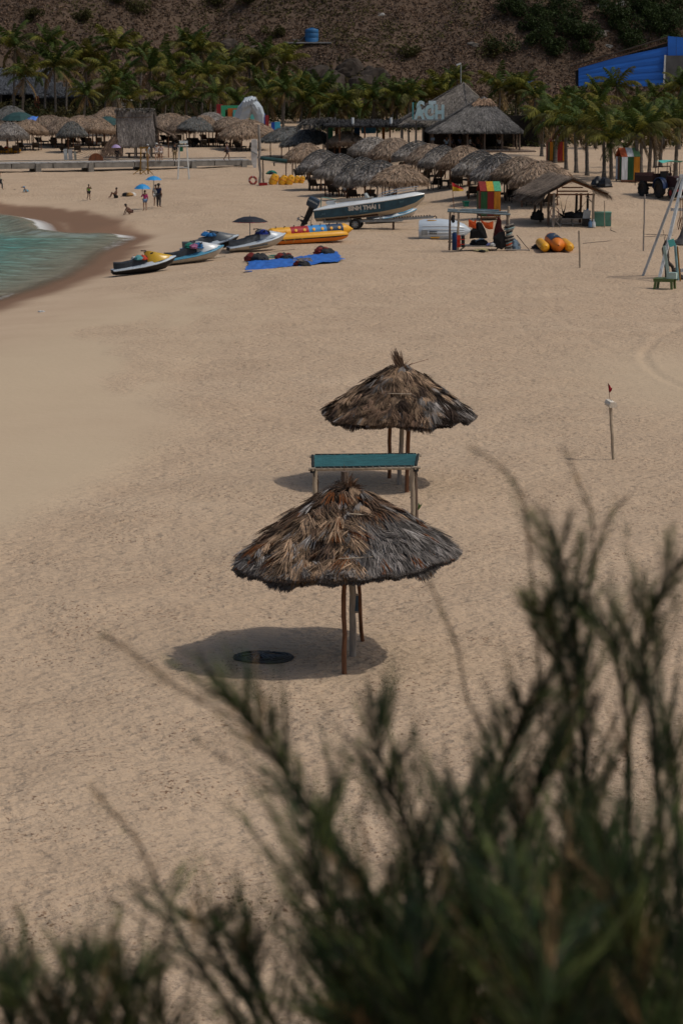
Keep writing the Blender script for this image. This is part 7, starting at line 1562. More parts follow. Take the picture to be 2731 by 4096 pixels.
# blue sheeting wall, truss and grey wall on the right
def blue_building():
    Y = 300.0; c = at(2480, 330, Y); c.z -= 3; root = thing('sheeted_building', 'building clad in bright blue corrugated sheeting below the rocky gully', 'building', c)
    P = lambda x, y, d=0: at(x, y, Y + d) - c
    n = 14
    top = lambda x: np.interp(x, [2310, 2400, 2500, 2640, 2668], [272, 245, 222, 192, 186])
    xs = np.linspace(2312, 2668, n + 1); MBS = pm('blue_sheet_metal', (.014, .135, .56), .4, .14, .5, .25, 1.5, spec=.45, stretch=(.4, 1, 3))
    for j in range(5):                                  # overlapping horizontal strips of sheeting
        f0, f1 = j / 5, (j + 1) / 5; rows = []
        yy = lambda x, f: 345 + (top(x) - 345) * f
        q = B(); q.loft([[P(x, yy(x, f0), -.05 - .03 * j), P(x, yy(x, f0 * .5 + f1 * .5) + 1.5 * math.sin(x * .05 + j), -.07 - .03 * j), P(x, yy(x, f1), -.04 - .03 * j), P(x, yy(x, f1), .0), P(x, yy(x, f0), .0)] for x in xs]); q.build('blue_sheet', MBS, root)
    for i in range(1): a, b = 2098, 2142; q = B(); q.loft([[P(a, 350, e * .04 + 2), P(b, 350, e * .04 + 2), P(b, 322, e * .04 + 2), P(a, 327, e * .04 + 2)] for e in (0, 1)]); q.build('blue_sheet', MBS, root)
    for i in range(3): a, b = 2669 + i * 34, 2702 + i * 34; q = B(); q.loft([[P(a, 225, -.3 - e * .04), P(b, 225, -.3 - e * .04), P(b, 148 + i * 3, -.3 - e * .04), P(a, 144 + i * 3, -.3 - e * .04)] for e in (0, 1)]); q.build('blue_sheet', MBS, root)
    q = B(); q.loft([[P(2656, 340, -.8 - e * .2), P(2790, 340, -.8 - e * .2), P(2790, 222, -.8 - e * .2), P(2656, 222, -.8 - e * .2)] for e in (0, 1)]); q.build('grey_wall', pm('grey_render', (.085, .085, .085), .95, .25, 1), root)
    q = B(); q.loft([[P(2650, 340, -1.1), P(2657, 340, -1.1), P(2662, 220, -1.1), P(2655, 220, -1.1)], [P(2650, 340, -.95), P(2657, 340, -.95), P(2662, 220, -.95), P(2655, 220, -.95)]]); q.build('white_trim', MWP, root)
    tt = lambda x: np.interp(x, [2285, 2668], [265, 148]); tb = lambda x: np.interp(x, [2285, 2668], [278, 168])
    B().tube([P(2285, tt(2285), -.2), P(2670, tt(2670), -.2)], .09, 5).build('truss_chord', M_RUST, root); B().tube([P(2285, tb(2285), -.2), P(2670, tb(2670), -.2)], .07, 5).build('truss_chord', M_RUST, root)
    for i, x in enumerate(range(2290, 2665, 20)): B().tube([P(x, tb(x), -.2), P(x + 10, tt(x + 10), -.2)], .05, 4).build('truss_web', M_RUST, root); B().tube([P(x + 10, tt(x + 10), -.2), P(x + 20, tb(x + 20), -.2)], .05, 4).build('truss_web', M_RUST, root)
    q = B(); q.loft([[P(2280, 262, e), P(2670, 146, e), P(2670, 150, e), P(2280, 266, e)] for e in (-.3, 5)]); q.build('roof_sheet', pm('dark_roof_sheet', (.05, .045, .04), .8), root)
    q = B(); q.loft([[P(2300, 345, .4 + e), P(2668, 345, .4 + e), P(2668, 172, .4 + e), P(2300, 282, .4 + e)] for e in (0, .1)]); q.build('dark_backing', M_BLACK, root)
blue_building()
def water_tank():
    c = hp(1245, 172); c.z -= .1; k = mpp(c); pl = thing('tank_platform', 'thin pale concrete slab jutting from the hillside under the tank', 'platform', c)
    B().box((0, .8, .1), (200 * k, 3.2, .16)).build('slab', pm('pale_concrete', (.30, .29, .28), .9, .25, 1), pl)
    for x in (-2.2, 0, 2.2): B().box((x, .6, -.9), (.35, .5, 1.9)).build('pier', M_GREYW, pl)
    t = thing('water_tank', 'blue cylindrical plastic water tank on the hillside slab', 'tank', c + Vector((.05, .5, .18))); r = 27 * k; H = 55 * k; MTk = pm('tank_blue', (.025, .12, .28), .5, .15, 1)
    B().lathe([(r, 0), (r, .28 * H), (r * .97, .30 * H), (r, .32 * H), (r, .62 * H), (r * .97, .64 * H), (r, .66 * H), (r, .86 * H), (r * .93, .92 * H), (r * .5, .97 * H)], 22).build('tank_body', MTk, t, True); B().lathe([(r * .35, .96 * H), (r * .35, 1.02 * H), (r * .1, 1.04 * H)], 14).build('tank_lid', MTk, t, True)
    B().tube([(-r, -.2, .8), (-r - .6, -.3, .2), (-r - 1.6, -.3, .35)], .035, 5).build('pipe', M_GREYM, t)
water_tank()
# boulders and green bushes on the hill
def boulder(px, py, s, seed, lab, col, sz=(1, 1, 1)):
    c = hp(px, py); g = random.Random(seed); q = B(); q.ball((0, 0, 0), (s * g.uniform(.8, 1.4), s * .8, s * g.uniform(.4, .65)), 20, 14)
    P_ = np.array(q.v); f = fbm(P_[:, 0] * 1.1 / s + seed, P_[:, 2] * 1.6 / s + P_[:, 1] / s + 9, seed, 4); r = np.floor(f * 9) / 9 * .6 + f * .4      # stepped breaks like fractured rock
    q.v = [tuple(v) for v in P_ * (.45 + 1.1 * r)[:, None]]
    o = q.build('boulder', pm('rock_%s' % col[0], col[1], .95, .5, 1.2, .8, 5), None, False); o.location = c - Vector((0, -.3 * s, .25 * s)); o.scale = sz; o.rotation_euler = (g.uniform(-.3, .3), g.uniform(-.3, .3), g.uniform(-.4, .4)); tag(o, lab, 'boulder', 'boulders on the hill')
RK = [('pale', (.22, .215, .205)), ('tan', (.13, .092, .068)), ('grey', (.13, .115, .10))]
for i, (x, y, s, kd, lab) in enumerate(((2388, 22, .9, 0, 'pale boulder, leftmost of three at the top of the gully'), (2430, 38, 1.2, 0, 'long pale boulder in the middle at the top of the gully'), (2485, 20, 1.1, 0, 'pale boulder, rightmost of three at the top of the gully'), (2432, 185, .6, 0, 'small pale upright stone above the blue sheeting'), (2455, 80, .7, 0, 'pale thin boulder in the middle of the gully'), (2300, 62, 1.3, 1, 'tan rock ledge beside the green bush in the gully'), (2330, 105, 1.4, 1, 'broad tan rock ledge low in the gully'), (2225, 190, 1.0, 1, 'tan rock below the gully bush'), (2245, 215, .8, 1, 'small tan rock above the palms at the gully mouth'), (1900, 180, 1.0, 2, 'grey outcrop on the slope right of centre'), (1520, 58, .5, 0, 'tiny pale stone high on the brown slope'), (2410, 130, 1.1, 2, 'dark grey rock in the shaded gully'))): boulder(x, y, s, i, lab, RK[kd])
for i, (x, y, s_, lab) in enumerate(((1285, 300, 2.0, 'dark crag left below the water tank slab'), (1340, 330, 2.3, 'broad dark crag directly below the water tank slab'), (1400, 290, 1.9, 'dark crag high on the right below the water tank slab'), (1440, 350, 2.3, 'dark crag just above the palms right of the tank'), (1480, 310, 1.7, 'dark crag at the right end of the cliff below the tank'), (930, 190, 1.6, 'dark crag on the slope above the left palms'), (985, 215, 1.5, 'lower dark crag above the left palms'), (2330, 150, 1.8, 'dark crag in the gully'))):
    boulder(x, y, s_, 70 + i, lab, ('crag', (.046, .036, .029)), (1.1, .8, 1.8))
def hill_bush(px, py, s, seed, lab, col, tall=1.0):
    c = hp(px, py); g = np.random.RandomState(seed); root = thing('green_bush', lab, 'bush', c, 0, 'green bushes on the hill'); n = int(900 * s)
    cl = g.normal(size=(9, 3)) * np.array([.55, .45, .3]) * s + np.array([0, 0, .7 * s * tall]); i = g.randint(0, 9, n); d = g.normal(size=(n, 3)); d /= np.linalg.norm(d, axis=1)[:, None]
    P = cl[i] + d * (g.uniform(.4, 1, (n, 1)) ** .5 * .55 * s); C = np.array(col)[None, :] * g.uniform(.5, 1.5, (n, 1))
    V, F, CC = leaf_cloud(P, .14, C, seed); o = link('foliage', npmesh('foliage', V, F, CC, M_LEAF), root); o['kind'] = 'stuff'
    for j in range(4): noisy_tube((0, 0, -.3), Vector(cl[j]), .07, .03, 4, .05, j).build('branch', M_WOOD, root)
BU = [(2160, 80, 1.5, 'round green bush at the left rim of the gully'), (2175, 135, 1.8, 'tall green bush in the middle of the gully'), (2235, 225, 1.3, 'spiky green bush above the palms at the gully mouth'), (2340, 165, 1.6, 'green bush under the tan rock ledge'), (2330, 215, 1.1, 'yellow-green bush directly above the truss'), (2040, 60, 1.6, 'dark green bush on the slope left of the gully'), (2060, 20, 1.3, 'dark bush at the top edge left of the gully'), (2540, 60, 2.2, 'large dark green bush right of the pale boulders'), (2620, 40, 2.3, 'large dark green bush at the top right'), (2700, 60, 2.2, 'dark green bush at the right edge above the sheeting'), (2590, 120, 2.0, 'green bush just above the roof truss'), (2690, 110, 1.6, 'bush at the right edge touching the blue sheeting'),
      (2480, 120, 1.6, 'green bush between the pale boulders and truss'), (480, 12, 1.4, 'green bush at the top edge, left part of hill'), (560, 60, 1.3, 'olive bush on the left hillside below the top edge'), (850, 15, 1.4, 'olive bush at the top edge, left of centre'), (990, 18, 1.3, 'olive bush at the top edge near the centre'), (1110, 150, 1.0, 'olive bush left of the water tank slab'), (140, 80, 1.0, 'yellowish bush on the hillside above the left palms'), (330, 90, 1.0, 'low olive bush on the left hillside'), (1640, 225, 1.0, 'olive bush low on the slope above the big hut'), (1950, 225, 1.6, 'bush behind the tall palm by the big hut'), (2010, 215, 1.4, 'dark bush between the big hut palms and gully')]
for i in range(18): BU.append((2050 + (i * 421) % 690, 10 + (i * 97) % 215, 1.2 + (i * 37 % 10) * .09, 'dark thicket bush around the gully, %s in the upper right corner' % ORD[i]))
for i, (x, y, s, lab) in enumerate(BU): hill_bush(x, y, s, i + 3, lab, (.030, .046, .014) if x > 2000 else (.058, .055, .018))

# ------------------------------------------------------------------ people
def skin_mesh(J, E, rad, root, sub=1):
    """a skinned surface grown over a joint graph, returned as plain mesh"""
    names = list(J); me = bpy.data.meshes.new('tmp'); me.from_pydata([tuple(J[n]) for n in names], [(names.index(a), names.index(b)) for a, b in E], []); o = bpy.data.objects.new('tmp', me)
    m = o.modifiers.new('s', 'SKIN'); m.use_smooth_shade = True; m.branch_smoothing = .4
    for i, n in enumerate(names):
        sv = me.skin_vertices[0].data[i]; r = rad[n]; sv.radius = r if isinstance(r, tuple) else (r, r); sv.use_root = (n == root)
    ss = o.modifiers.new('d', 'SUBSURF'); ss.levels = sub; ss.render_levels = sub
    return evaluated(o)
def joints(pose, g):
    J = {'pelvis': (0, 0, .93), 'belly': (0, 0, 1.08), 'chest': (0, -.01, 1.28), 'neck': (0, 0, 1.44), 'skull': (0, -.01, 1.53), 'crown': (0, .0, 1.64)}
    for s, n in ((-1, 'l'), (1, 'r')):
        J['sh' + n] = (s * .175, 0, 1.37); J['el' + n] = (s * .22, .03, 1.10); J['wr' + n] = (s * .23, -.03, .87); J['ha' + n] = (s * .225, -.05, .80)
        J['hi' + n] = (s * .09, 0, .89); J['kn' + n] = (s * .105, -.02, .49); J['an' + n] = (s * .11, .02, .08); J['to' + n] = (s * .13, -.15, .03)
    if pose == 'hold': J['elr'] = (.24, -.14, 1.14); J['wrr'] = (.12, -.30, 1.28); J['har'] = (.10, -.34, 1.34)
    if pose == 'walk':
        J['knl'] = (-.10, -.22, .52); J['anl'] = (-.10, -.22, .10); J['tol'] = (-.11, -.38, .06); J['knr'] = (.10, .08, .50); J['anr'] = (.10, .34, .13); J['tor'] = (.11, .22, .02); J['wrl'] = (-.24, .12, .90); J['hal'] = (-.24, .15, .84); J['wrr'] = (.24, -.22, .93); J['har'] = (.24, -.27, .88)
    if pose == 'phone': J['elr'] = (.26, -.10, 1.16); J['wrr'] = (.16, -.18, 1.40); J['har'] = (.12, -.18, 1.47); J['knl'] = (-.14, -.1, .50); J['anl'] = (-.17, .12, .10); J['tol'] = (-.19, -.02, .03)
    if pose in ('sit', 'ground'):
        dz = -.46 if pose == 'sit' else -.80
        for k in ('pelvis', 'belly', 'chest', 'neck', 'skull', 'crown', 'shl', 'shr', 'ell', 'elr', 'wrl', 'wrr', 'hal', 'har', 'hil', 'hir'): x, y, z = J[k]; J[k] = (x, y + (.05 if z > 1.2 else 0), z + dz)
        for s, n in ((-1, 'l'), (1, 'r')):
            if pose == 'sit': J['kn' + n] = (s * .12, -.42, .46); J['an' + n] = (s * .13, -.40, .08); J['to' + n] = (s * .14, -.56, .03); J['wr' + n] = (s * .16, -.25, .55); J['ha' + n] = (s * .14, -.33, .53); J['el' + n] = (s * .25, -.02, .68)
            else: J['kn' + n] = (s * .14, -.34, .46); J['an' + n] = (s * .13, -.52, .08); J['to' + n] = (s * .14, -.68, .03); J['el' + n] = (s * .25, -.12, .36); J['wr' + n] = (s * .16, -.34, .42); J['ha' + n] = (s * .08, -.40, .44)
    if pose == 'crouch':
        J.update({'pelvis': (0, .18, .30), 'belly': (0, .08, .42), 'chest': (0, -.10, .56), 'neck': (0, -.22, .68), 'skull': (0, -.29, .75), 'crown': (0, -.32, .86)})
        for s, n in ((-1, 'l'), (1, 'r')):
            J['sh' + n] = (s * .17, -.15, .62); J['el' + n] = (s * .22, -.28, .38); J['wr' + n] = (s * .20, -.38, .14); J['ha' + n] = (s * .18, -.42, .07); J['hi' + n] = (s * .10, .15, .30); J['kn' + n] = (s * .19, -.20, .42); J['an' + n] = (s * .14, .06, .09); J['to' + n] = (s * .16, -.12, .03)
    return {k: Vector(v) for k, v in J.items()}
EDG = [('pelvis', 'belly'), ('belly', 'chest'), ('chest', 'neck'), ('neck', 'skull'), ('skull', 'crown')] + [e for n in 'lr' for e in (('chest', 'sh' + n), ('sh' + n, 'el' + n), ('el' + n, 'wr' + n), ('wr' + n, 'ha' + n), ('pelvis', 'hi' + n), ('hi' + n, 'kn' + n), ('kn' + n, 'an' + n), ('an' + n, 'to' + n))]
RAD = {'pelvis': (.15, .11), 'belly': (.135, .10), 'chest': (.155, .11), 'neck': .055, 'skull': (.075, .09), 'crown': (.072, .085)}
for n in 'lr': RAD.update({'sh' + n: .062, 'el' + n: .045, 'wr' + n: .030, 'ha' + n: (.022, .036), 'hi' + n: .092, 'kn' + n: .060, 'an' + n: .040, 'to' + n: (.040, .026)})
def person(base, hpx, rz, pose, label, top, bottom, skin=None, sleeves=True, long=False, hat=None, hair=None, stand=1.70, zoff=0.0, group='people on the beach', top_ext=False, wide=1.0):
    g = random.Random(len(label)); J = joints(pose, g); full = J['crown'].z + .06; s = hpx * mpp(base) / full if hpx else stand / 1.7
    root = thing('person', label, 'person', base + Vector((0, 0, zoff)), rz, group); root.scale = (s, s, s); skin = skin or M_SKIN
    me = skin_mesh(J, EDG, RAD, 'pelvis'); q = B(); q.v = [tuple(v.co) for v in me.vertices]; q.f = [tuple(p.vertices) for p in me.polygons]; q.c = [(1, 1, 1)] * len(q.v); bpy.data.meshes.remove(me)
    # nose, ears and fingers grown into the body mesh
    h = J['skull'].lerp(J['crown'], .35); f = Vector((0, -1, 0)); q.tube([h + f * .075 + Vector((0, 0, .02)), h + f * .108 - Vector((0, 0, .015)), h + f * .08 - Vector((0, 0, .03))], [.008, .014, .01], 5)
    for sx in (-1, 1): q.ball(h + Vector((sx * .078, .0, -.005)), (.012, .022, .03), 6, 5)
    for n_, sx in (('l', -1), ('r', 1)):
        w, a = J['wr' + n_], J['ha' + n_]; d = (a - w).normalized(); sd = d.cross(Vector((1, 0, 0))); sd = sd.normalized() if sd.length > .1 else Vector((0, 1, 0))
        for k in range(4): b = a + sd * (.024 - .016 * k) + d * .02; l = (.068, .078, .072, .056)[k]; nx = Vector((-sx * .02, 0, 0)); q.tube([b, b + d * l * .5 + nx * .4, b + d * l + nx], [.009, .0085, .007], 5)
        b = w.lerp(a, .55) + sd * .03; q.tube([b, b + sd * .025 + d * .03, b + sd * .03 + d * .06], [.011, .010, .008], 5)
    body = q.build('body', skin, root, True); body.data.polygons.foreach_set('use_smooth', np.ones(len(body.data.polygons), bool))
    def cloth(name, ks, es, grow, mt, rt):
        JJ = {k: J[k] for k in ks}; rr = {k: (tuple(x * wide + grow for x in RAD[k]) if isinstance(RAD[k], tuple) else RAD[k] + grow) for k in ks}
        JJ.update({k: v for k, v in extra.items() if k in [x for e in es for x in e]}); rr.update({k: v for k, v in exr.items() if k in JJ}); link(name, skin_mesh(JJ, es, rr, rt), root).data.materials.append(mt)
    extra, exr = {}, {}
    if top:
        ks = ['pelvis', 'belly', 'chest', 'shl', 'shr']; es = [('pelvis', 'belly'), ('belly', 'chest'), ('chest', 'shl'), ('chest', 'shr')]
        if sleeves:
            for n in 'lr':
                extra['sl' + n] = J['sh' + n].lerp(J['el' + n], .75); exr['sl' + n] = .062; es.append(('sh' + n, 'sl' + n))
                if sleeves == 2: ks.append('el' + n); es[-1] = ('sh' + n, 'el' + n); ks.append('wr' + n); es.append(('el' + n, 'wr' + n))
        cloth('shirt', ks, es, .018, top, 'chest')
    if bottom:
        ks = ['pelvis', 'hil', 'hir']; es = [('pelvis', 'hil'), ('pelvis', 'hir')]
        for n in 'lr':
            if long: ks += ['kn' + n, 'an' + n]; es += [('hi' + n, 'kn' + n), ('kn' + n, 'an' + n)]
            else: extra['sh_' + n] = J['hi' + n].lerp(J['kn' + n], .6); exr['sh_' + n] = .095; es.append(('hi' + n, 'sh_' + n))
        cloth('trousers' if long else 'shorts', ks, es, .022, bottom, 'pelvis')
    c = J['skull'].lerp(J['crown'], .6); hm = B(); hm.ball(c + Vector((0, .018, .022)), (.092, .10, .095), 10, 8)
    if hair != 'none': hm.build('hair', M_HAIR, root, True)
    if hat: hb = B(); hb.M = Matrix.Translation(c + Vector((0, 0, .035))); hb.lathe([(.19, -.015), (.185, .0), (.10, .012), (.098, .07), (.07, .10), (.0, .105)], 14); hb.build('hat', hat, root, True)
    return root, s, J
cm = lambda n, c: pm('garment_' + n, c, .9, .2, 8, .3, 40)
b = gp(636, 829); r, s, J = person(b, 94, R(150), 'hold', 'man in navy shirt, grey trousers and dark hat holding a blue umbrella', cm('navy', (.018, .03, .075)), cm('grey', (.055, .05, .05)), M_SKIN2, True, True, cm('dark_hat', (.03, .026, .022)), wide=1.1)
MUB = pm('sky_blue_nylon', (.02, .24, .55), .5, .12, 3)
p = at(615, 726, b.y) ; hp_ = at(618, 765, b.y)
def hand_umbrella(c, top, wpx, hpx, handle, lab, mt):
    k = mpp(c); root = parasol(top - Vector((0, 0, hpx * k)), wpx * k / 2, hpx * k, mt, lab, 'umbrella', sag=hpx * k * .8, n=8, pole=(handle - (top - Vector((0, 0, hpx * k)))).z); root['category'] = 'umbrella'
hand_umbrella(b, at(615, 704, b.y), 68, 20, at(618, 768, b.y), 'sky-blue umbrella held by the man in navy, upper of two', MUB)
person(gp(624, 826), 88, R(170), 'stand', 'person in white shorts half hidden behind the man in navy', cm('white', (.5, .49, .46)), cm('white', (.5, .49, .46)), M_SKIN, True)
b = gp(581, 843); person(b, 82, R(205), 'hold', 'woman in pink shirt and blue shorts holding a blue umbrella', cm('pink', (.34, .03, .13)), cm('denim', (.12, .19, .32)), M_SKIN, 2)
hand_umbrella(b, at(570, 736, b.y), 67, 24, at(570, 782, b.y), 'sky-blue umbrella held by the woman in pink, lower of two', MUB)
person(gp(518, 860), 44, R(-70), 'crouch', 'person in brown swimwear and dark hat crouching at the wet sand', cm('brown', (.13, .065, .05)), cm('brown', (.13, .065, .05)), M_SKIN2, False, False, cm('dark_hat', (.03, .026, .022)))
person(gp(357, 800), 63, R(30), 'phone', 'boy in lime green vest and black shorts raising a hand', cm('lime', (.14, .36, .03)), cm('black', (.015, .015, .016)), M_SKIN2, False)
person(gp(465, 790), 40, R(-75), 'ground', 'boy in black shorts sitting on the sand', None, cm('black', (.015, .015, .016)), M_SKIN2)
person(gp(106, 772), 26, R(-60), 'crouch', 'small child in blue sunsuit and cap crouching on the sand', cm('babyblue', (.16, .36, .48)), cm('babyblue', (.16, .36, .48)), M_SKIN, 2, False, cm('skyhat', (.03, .25, .5)))
person(gp(2, 759), 72, R(90), 'walk', 'person in cream shirt and dark trousers at the left edge', cm('cream', (.38, .36, .27)), cm('charcoal', (.03, .03, .035)), M_SKIN, 2, True)
cloth_heap('black bag with white bottle and tan towel on the sand', [cm('black', (.015, .015, .016)), cm('black', (.015, .015, .016)), cm('tan', (.33, .18, .06)), cm('white', (.5, .49, .46))], gp(520, 782), .55, 41, 'beach_bag', 'bag', 5, h=.5)
for i, (x, y, lab) in enumerate(((62, 760, 'dark sandals on the sand left of the small child'), (95, 750, 'dark strap lying on the sand above the small child'), (655, 812, 'small dark shoes on the sand right of the man in navy'), (170, 1248, 'scrap of white litter near the water at lower left'))): cloth_heap(lab, [cm('white', (.5, .49, .46)) if i == 3 else cm('black', (.015, .015, .016))], gp(x, y), .2, 50 + i, 'litter' if i == 3 else 'sandals', 'litter' if i == 3 else 'shoes', 2, h=.3)
Yb = YP + 1.1
def on_deck(px, dy=0.0): p = at(px, 640, Yb + dy); return Vector((p.x, Yb + dy, zt))
b = on_deck(470); person(b, 52, R(180), 'stand', 'person in black under a lavender umbrella on the boardwalk', cm('black', (.015, .015, .016)), cm('black', (.015, .015, .016)), M_SKIN, 2, True)
hand_umbrella(b, at(465, 578, b.y), 40, 16, at(466, 602, b.y), 'lavender umbrella over the person in black by the boardwalk', pm('lavender_nylon', (.32, .24, .42), .6))
for i, (x, lab, t, bt, h_) in enumerate(((592, 'person in pale blue top and white hat on the boardwalk', cm('paleblue', (.36, .45, .52)), cm('white', (.5, .49, .46)), cm('white_hat', (.5, .5, .48))), (628, 'person in white dress and sun hat, middle of the boardwalk three', cm('offwhite', (.45, .40, .37)), cm('offwhite', (.45, .40, .37)), cm('white_hat', (.5, .5, .48))), (645, 'slim person in pale blouse, right of the white dress', cm('rose', (.38, .29, .27)), cm('offwhite', (.45, .40, .37)), cm('straw', (.35, .28, .2))))): person(on_deck(x, -.5 + .4 * i), (66, 70, 66)[i], R(160 + 20 * i), 'walk' if i == 1 else 'stand', lab, t, bt, M_SKIN, True, False, h_)
person(on_deck(700), 72, R(190), 'stand', 'man in white sleeves, black vest and khaki trousers on the boardwalk', cm('black', (.015, .015, .016)), cm('khaki', (.22, .16, .09)), M_SKIN2, 2, True)
person(on_deck(908), 76, R(75), 'walk', 'woman in patterned grey swimsuit walking along the boardwalk', cm('greyblue', (.12, .12, .16)), cm('darkgrey', (.05, .04, .045)), M_SKIN2, False)
for i, (x, y, lab, t) in enumerate(((1338, 772, 'shirtless man sitting in shade behind the outboard motor', None), (1378, 785, 'child in white shirt sitting under the netted umbrellas', cm('white', (.5, .49, .46))), (1405, 790, 'person in dark shirt sitting right of the child under umbrellas', cm('charcoal', (.03, .03, .035))))):
    b = gp(x, y); st = thing('stool', ('dark bench under the shirtless man', 'dark bench under the seated child', 'dark bench under the person in dark shirt')[i], 'bench', b); B().box((0, .05, .40), (.6, .45, .06)).build('seat', M_DARKW, st)
    for sx in (-.22, .22): B().box((sx, .05, .15), (.06, .35, .46)).build('leg', M_DARKW, st)
    person(b, 0, R((-60, 20, -30)[i]), 'sit', lab, t, cm('black', (.015, .015, .016)), M_SKIN2, True, False, stand=(1.7, 1.3, 1.65)[i], group='people sitting in the shade')
for i, (x, lab, t) in enumerate(((1785, 'guest in pale blue shirt at the left of the big hut', cm('paleblue', (.36, .45, .52))), (1806, 'guest in grey shirt, second from left in the big hut', cm('greyblue', (.12, .12, .16))), (1840, 'guest in blue shirt near the middle of the big hut', cm('blue', (.10, .16, .30))), (1880, 'guest in white shirt by the post of the big hut', cm('white', (.5, .49, .46))), (1910, 'bare-backed guest behind the white fence of the big hut', None), (1998, 'guest in white shirt at the right of the big hut', cm('offwhite', (.45, .40, .37))))):
    p = at(x, 600, hutc.y + 1.3); b = Vector((p.x, hutc.y + 1.3 + .4 * (i % 3), hutc.z + .2)); st = thing('chair', 'dark chair under the ' + lab, 'chair', b, 0, 'chairs in the big hut'); B().box((0, .05, .42), (.45, .45, .05)).build('seat', M_DARKW, st); B().box((0, .27, .7), (.45, .05, .5)).build('backrest', M_DARKW, st)
    for sx in (-.2, .2):
        for sy in (-.15, .25): B().box((sx, sy, .2), (.05, .05, .42)).build('leg', M_DARKW, st)
    person(b, 0, R(30 * i), 'sit', lab, t, cm('black', (.015, .015, .016)), M_SKIN2, True, stand=1.68, group='guests in the big hut')

# ------------------------------------------------------------------ feathery shrub close to the camera
def shrub():
    g = np.random.RandomState(17); pr = random.Random(17)
    main = [  # stems as photograph pixels, with distance from the camera, base to tip; last value is fullness
        ([(2150, 4500), (2230, 4000), (2280, 3500), (2290, 3050), (2240, 2650), (2170, 2430)], 3.7, 1.0),
        ([(2300, 4500), (2330, 4000), (2340, 3400), (2330, 2900), (2300, 2600), (2255, 2350), (2235, 2200)], 3.9, .75),
        ([(2420, 4500), (2480, 3900), (2510, 3300), (2500, 2850), (2440, 2560), (2330, 2430)], 4.0, .5),
        ([(2600, 4600), (2630, 4000), (2640, 3400), (2610, 2900), (2570, 2600), (2620, 2400), (2731, 2250)], 3.6, .55),
        ([(2700, 4600), (2720, 4000), (2710, 3500), (2690, 3050), (2620, 2750)], 3.8, .6),
        ([(1900, 4500), (1880, 4000), (1900, 3500), (1980, 3150), (2050, 2950), (2120, 2800)], 3.6, .8),
        ([(1700, 4500), (1600, 4000), (1480, 3600), (1330, 3350), (1180, 3150), (1050, 2950), (980, 2840)], 3.5, .7),
        ([(1060, 3020), (960, 2890), (780, 2790), (640, 2700), (500, 2590), (400, 2540)], 3.5, .2),
        ([(1800, 4500), (1750, 4000), (1700, 3600), (1640, 3350), (1560, 3150), (1490, 2900)], 3.8, .75),
        ([(1950, 4500), (1900, 4000), (1880, 3600), (1860, 3350), (1830, 3200)], 3.5, .8),
        ([(1500, 4500), (1420, 4050), (1350, 3800), (1280, 3560), (1250, 3320)], 3.4, .9),
        ([(1150, 4600), (950, 4100), (760, 3800), (640, 3560)], 3.5, .35), ([(640, 3560), (560, 3380), (430, 3230), (370, 3140)], 3.5, .2),
        ([(1200, 4600), (1060, 4150), (900, 3850), (830, 3720), (800, 3680)], 3.6, .45),
        ([(1300, 4600), (1150, 4200), (1050, 4000), (1000, 3850), (970, 3780)], 3.5, .55),
        ([(700, 4700), (560, 4300), (520, 4150), (500, 4030), (500, 3950)], 3.4, .6),
        ([(650, 4700), (500, 4300), (380, 4080), (320, 3900), (370, 3830)], 3.5, .5),
        ([(300, 4700), (250, 4300), (150, 4080), (60, 3960), (10, 3890)], 3.4, .4),
        ([(2160, 2900), (2150, 2600), (2130, 2350), (2110, 2150), (2080, 1980), (1990, 1860), (1880, 1790)], 4.0, .16),
        ([(2330, 2500), (2370, 2200), (2360, 2050), (2300, 1900), (2250, 1780)], 4.1, .16),
        ([(2360, 2350), (2400, 2150), (2450, 2050), (2510, 1990)], 4.0, .2),
        ([(2000, 3250), (1960, 3000), (1870, 2800), (1830, 2600), (1770, 2450), (1720, 2330)], 4.0, .15),
        ([(2400, 4500), (2420, 4100), (2400, 3700), (2380, 3400)], 3.3, 1.0), ([(2050, 4500), (2060, 4100), (2080, 3700), (2100, 3350), (2150, 3100)], 3.4, 1.0), ([(2200, 4600), (2150, 4150), (2120, 3800), (2010, 3500)], 3.2, .9),
        ([(1750, 4600), (1620, 4150), (1560, 3850), (1500, 3600)], 3.3, 1.0), ([(1550, 4600), (1450, 4250), (1400, 4050), (1380, 3850)], 3.2, .9), ([(1900, 4700), (1760, 4250), (1680, 4000), (1660, 3750)], 3.15, .9), ([(2650, 4600), (2600, 4200), (2560, 3800), (2540, 3500)], 3.3, .95), ([(150, 4000), (130, 3800), (90, 3680), (60, 3620)], 3.6, .12)]
    for i in range(21):
        x = 1380 + 1350 * ((i * .618) % 1); ty = (3900 if x < 1650 else 3620 if x < 2050 else 3440) + pr.uniform(-130, 330); lean = pr.uniform(-220, 160)
        main.append(([(x + 60, 4700), (x + 20, 4300), (x + lean * .35, (4300 + ty) / 2), (x + lean, ty)], pr.uniform(3.1, 4.1), pr.uniform(.7, 1.0)))
    for i in range(3): x = 60 + 1000 * ((i * .618) % 1); main.append(([(x + 120, 4700), (x + 60, 4350), (x, 4150), (x - 60, 4000 + pr.uniform(-60, 120))], pr.uniform(3.2, 3.8), .45))
    base = at(1900, 5200, 3.6); gz = tzf(base.x, base.y); base.z = gz
    root = thing('casuarina_shrub', 'blurred feathery dark green shrub filling the lower right foreground', 'shrub', base)
    P, D, C, Ls, Ws = [], [], [], [], []
    def sprig(pts, rads, full, nm):
        B().tube([p - base for p in pts], rads, 5).build(nm, pm('shrub_bark', (.034, .030, .018), .9, .3, 20), root, True)
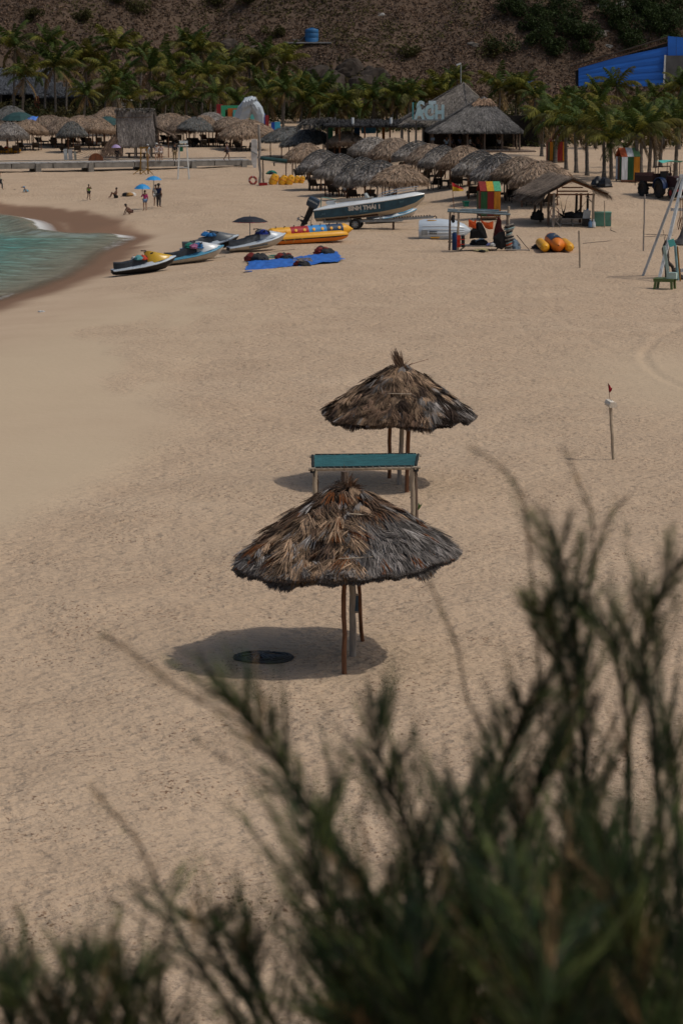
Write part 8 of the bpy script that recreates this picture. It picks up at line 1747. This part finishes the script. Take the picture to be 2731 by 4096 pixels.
    def needles(p, d, n, L, spread, tone):
        e = np.array(d)[None, :] + g.normal(0, spread, (n, 3)); e /= np.linalg.norm(e, axis=1)[:, None]
        P.append(np.repeat(np.array(p)[None, :], n, 0) + g.normal(0, .004, (n, 3))); D.append(e); Ls.append(L * g.uniform(.55, 1.15, n)); Ws.append(g.uniform(.0009, .0017, n)); C.append(np.array(tone)[None, :] * g.uniform(.55, 1.5, (n, 1)))
    greens = [(.022, .044, .014), (.034, .058, .016), (.010, .024, .010), (.085, .108, .030)]; tan = (.26, .17, .085)
    def smooth(pl, Y, wob):
        Q = []
        for i in range(len(pl) - 1):
            a, b = np.array(pl[max(i - 1, 0)], float), np.array(pl[i], float); c, d = np.array(pl[i + 1], float), np.array(pl[min(i + 2, len(pl) - 1)], float)
            for k in range(6):
                t = k / 6; Q.append(.5 * ((2 * b) + (-a + c) * t + (2 * a - 5 * b + 4 * c - d) * t * t + (-a + 3 * b - 3 * c + d) * t ** 3))
        Q.append(np.array(pl[-1], float)); n = len(Q)
        return [at(q[0], q[1], Y + wob * math.sin(i / n * 3)) for i, q in enumerate(Q)]
    for k, (pl, Y, full) in enumerate(main):
        pts = smooth(pl, Y, pr.uniform(-.25, .25)); n = len(pts); r0 = .006 if full > .3 else .0015
        sprig(pts, [r0 * (1 - .8 * i / n) + .0008 for i in range(n)], full, 'stem')
        thin = full < .25
        for i in range(2, n):
            t = i / n; d = (pts[i] - pts[i - 1]).normalized(); seg = (pts[i] - pts[i - 1]).length; tp = max(.12, 1.1 - t)
            tone = tan if thin and pr.random() < .7 else (greens[pr.randrange(4)] if t < .85 or pr.random() < .75 else tan)
            nn = max(1, int((6 * full + 1.2) * seg / .03 * (.4 + .6 * tp)))
            for q in range(4): needles(pts[i - 1].lerp(pts[i], q / 4), d, nn, (.035 + .055 * tp) if not thin else .02, .20 if not thin else .35, tone)
            if thin: continue
            for rep in range(2):
                if pr.random() > .30 + .65 * full: continue
                sd = Vector((pr.uniform(-1, 1), pr.uniform(-.8, .8), pr.uniform(-.1, .3))).normalized(); e = (d + sd * pr.uniform(.5, 1.0)).normalized(); L = pr.uniform(.05, .24) * (.35 + .75 * tp) * (.55 + .5 * full)
                bp = [pts[i] + e * L * j / 5 + d * .25 * L * (j / 5) ** 2 for j in range(6)]; sprig(bp, [.0018, .0016, .0013, .001, .0008, .0006], full, 'twig')
                tone = greens[pr.randrange(4)] if pr.random() < .96 else tan
                for j in range(1, 6): needles(bp[j], (bp[j] - bp[j - 1]).normalized(), int((7 * full + 3) * (1.2 - .12 * j)), .055 * (1.1 - .1 * j), .16, tone)
    P, D, Ls, Ws, C = np.concatenate(P) - np.array(base), np.concatenate(D), np.concatenate(Ls), np.concatenate(Ws), np.concatenate(C)
    W = np.cross(D, g.normal(size=D.shape)); W /= np.linalg.norm(W, axis=1)[:, None]
    V, F, CC = blades(P, D, W, Ls, Ws, C, .05, .3)
    o = link('needle_foliage', npmesh('needle_foliage', V, F, CC, pm('needle_leaf', attr=True, rough=.7, var=.2, scale=4, bump=0, spec=.2)), root); o['kind'] = 'stuff'
    return len(P)
NN = shrub(); print('needles', NN)
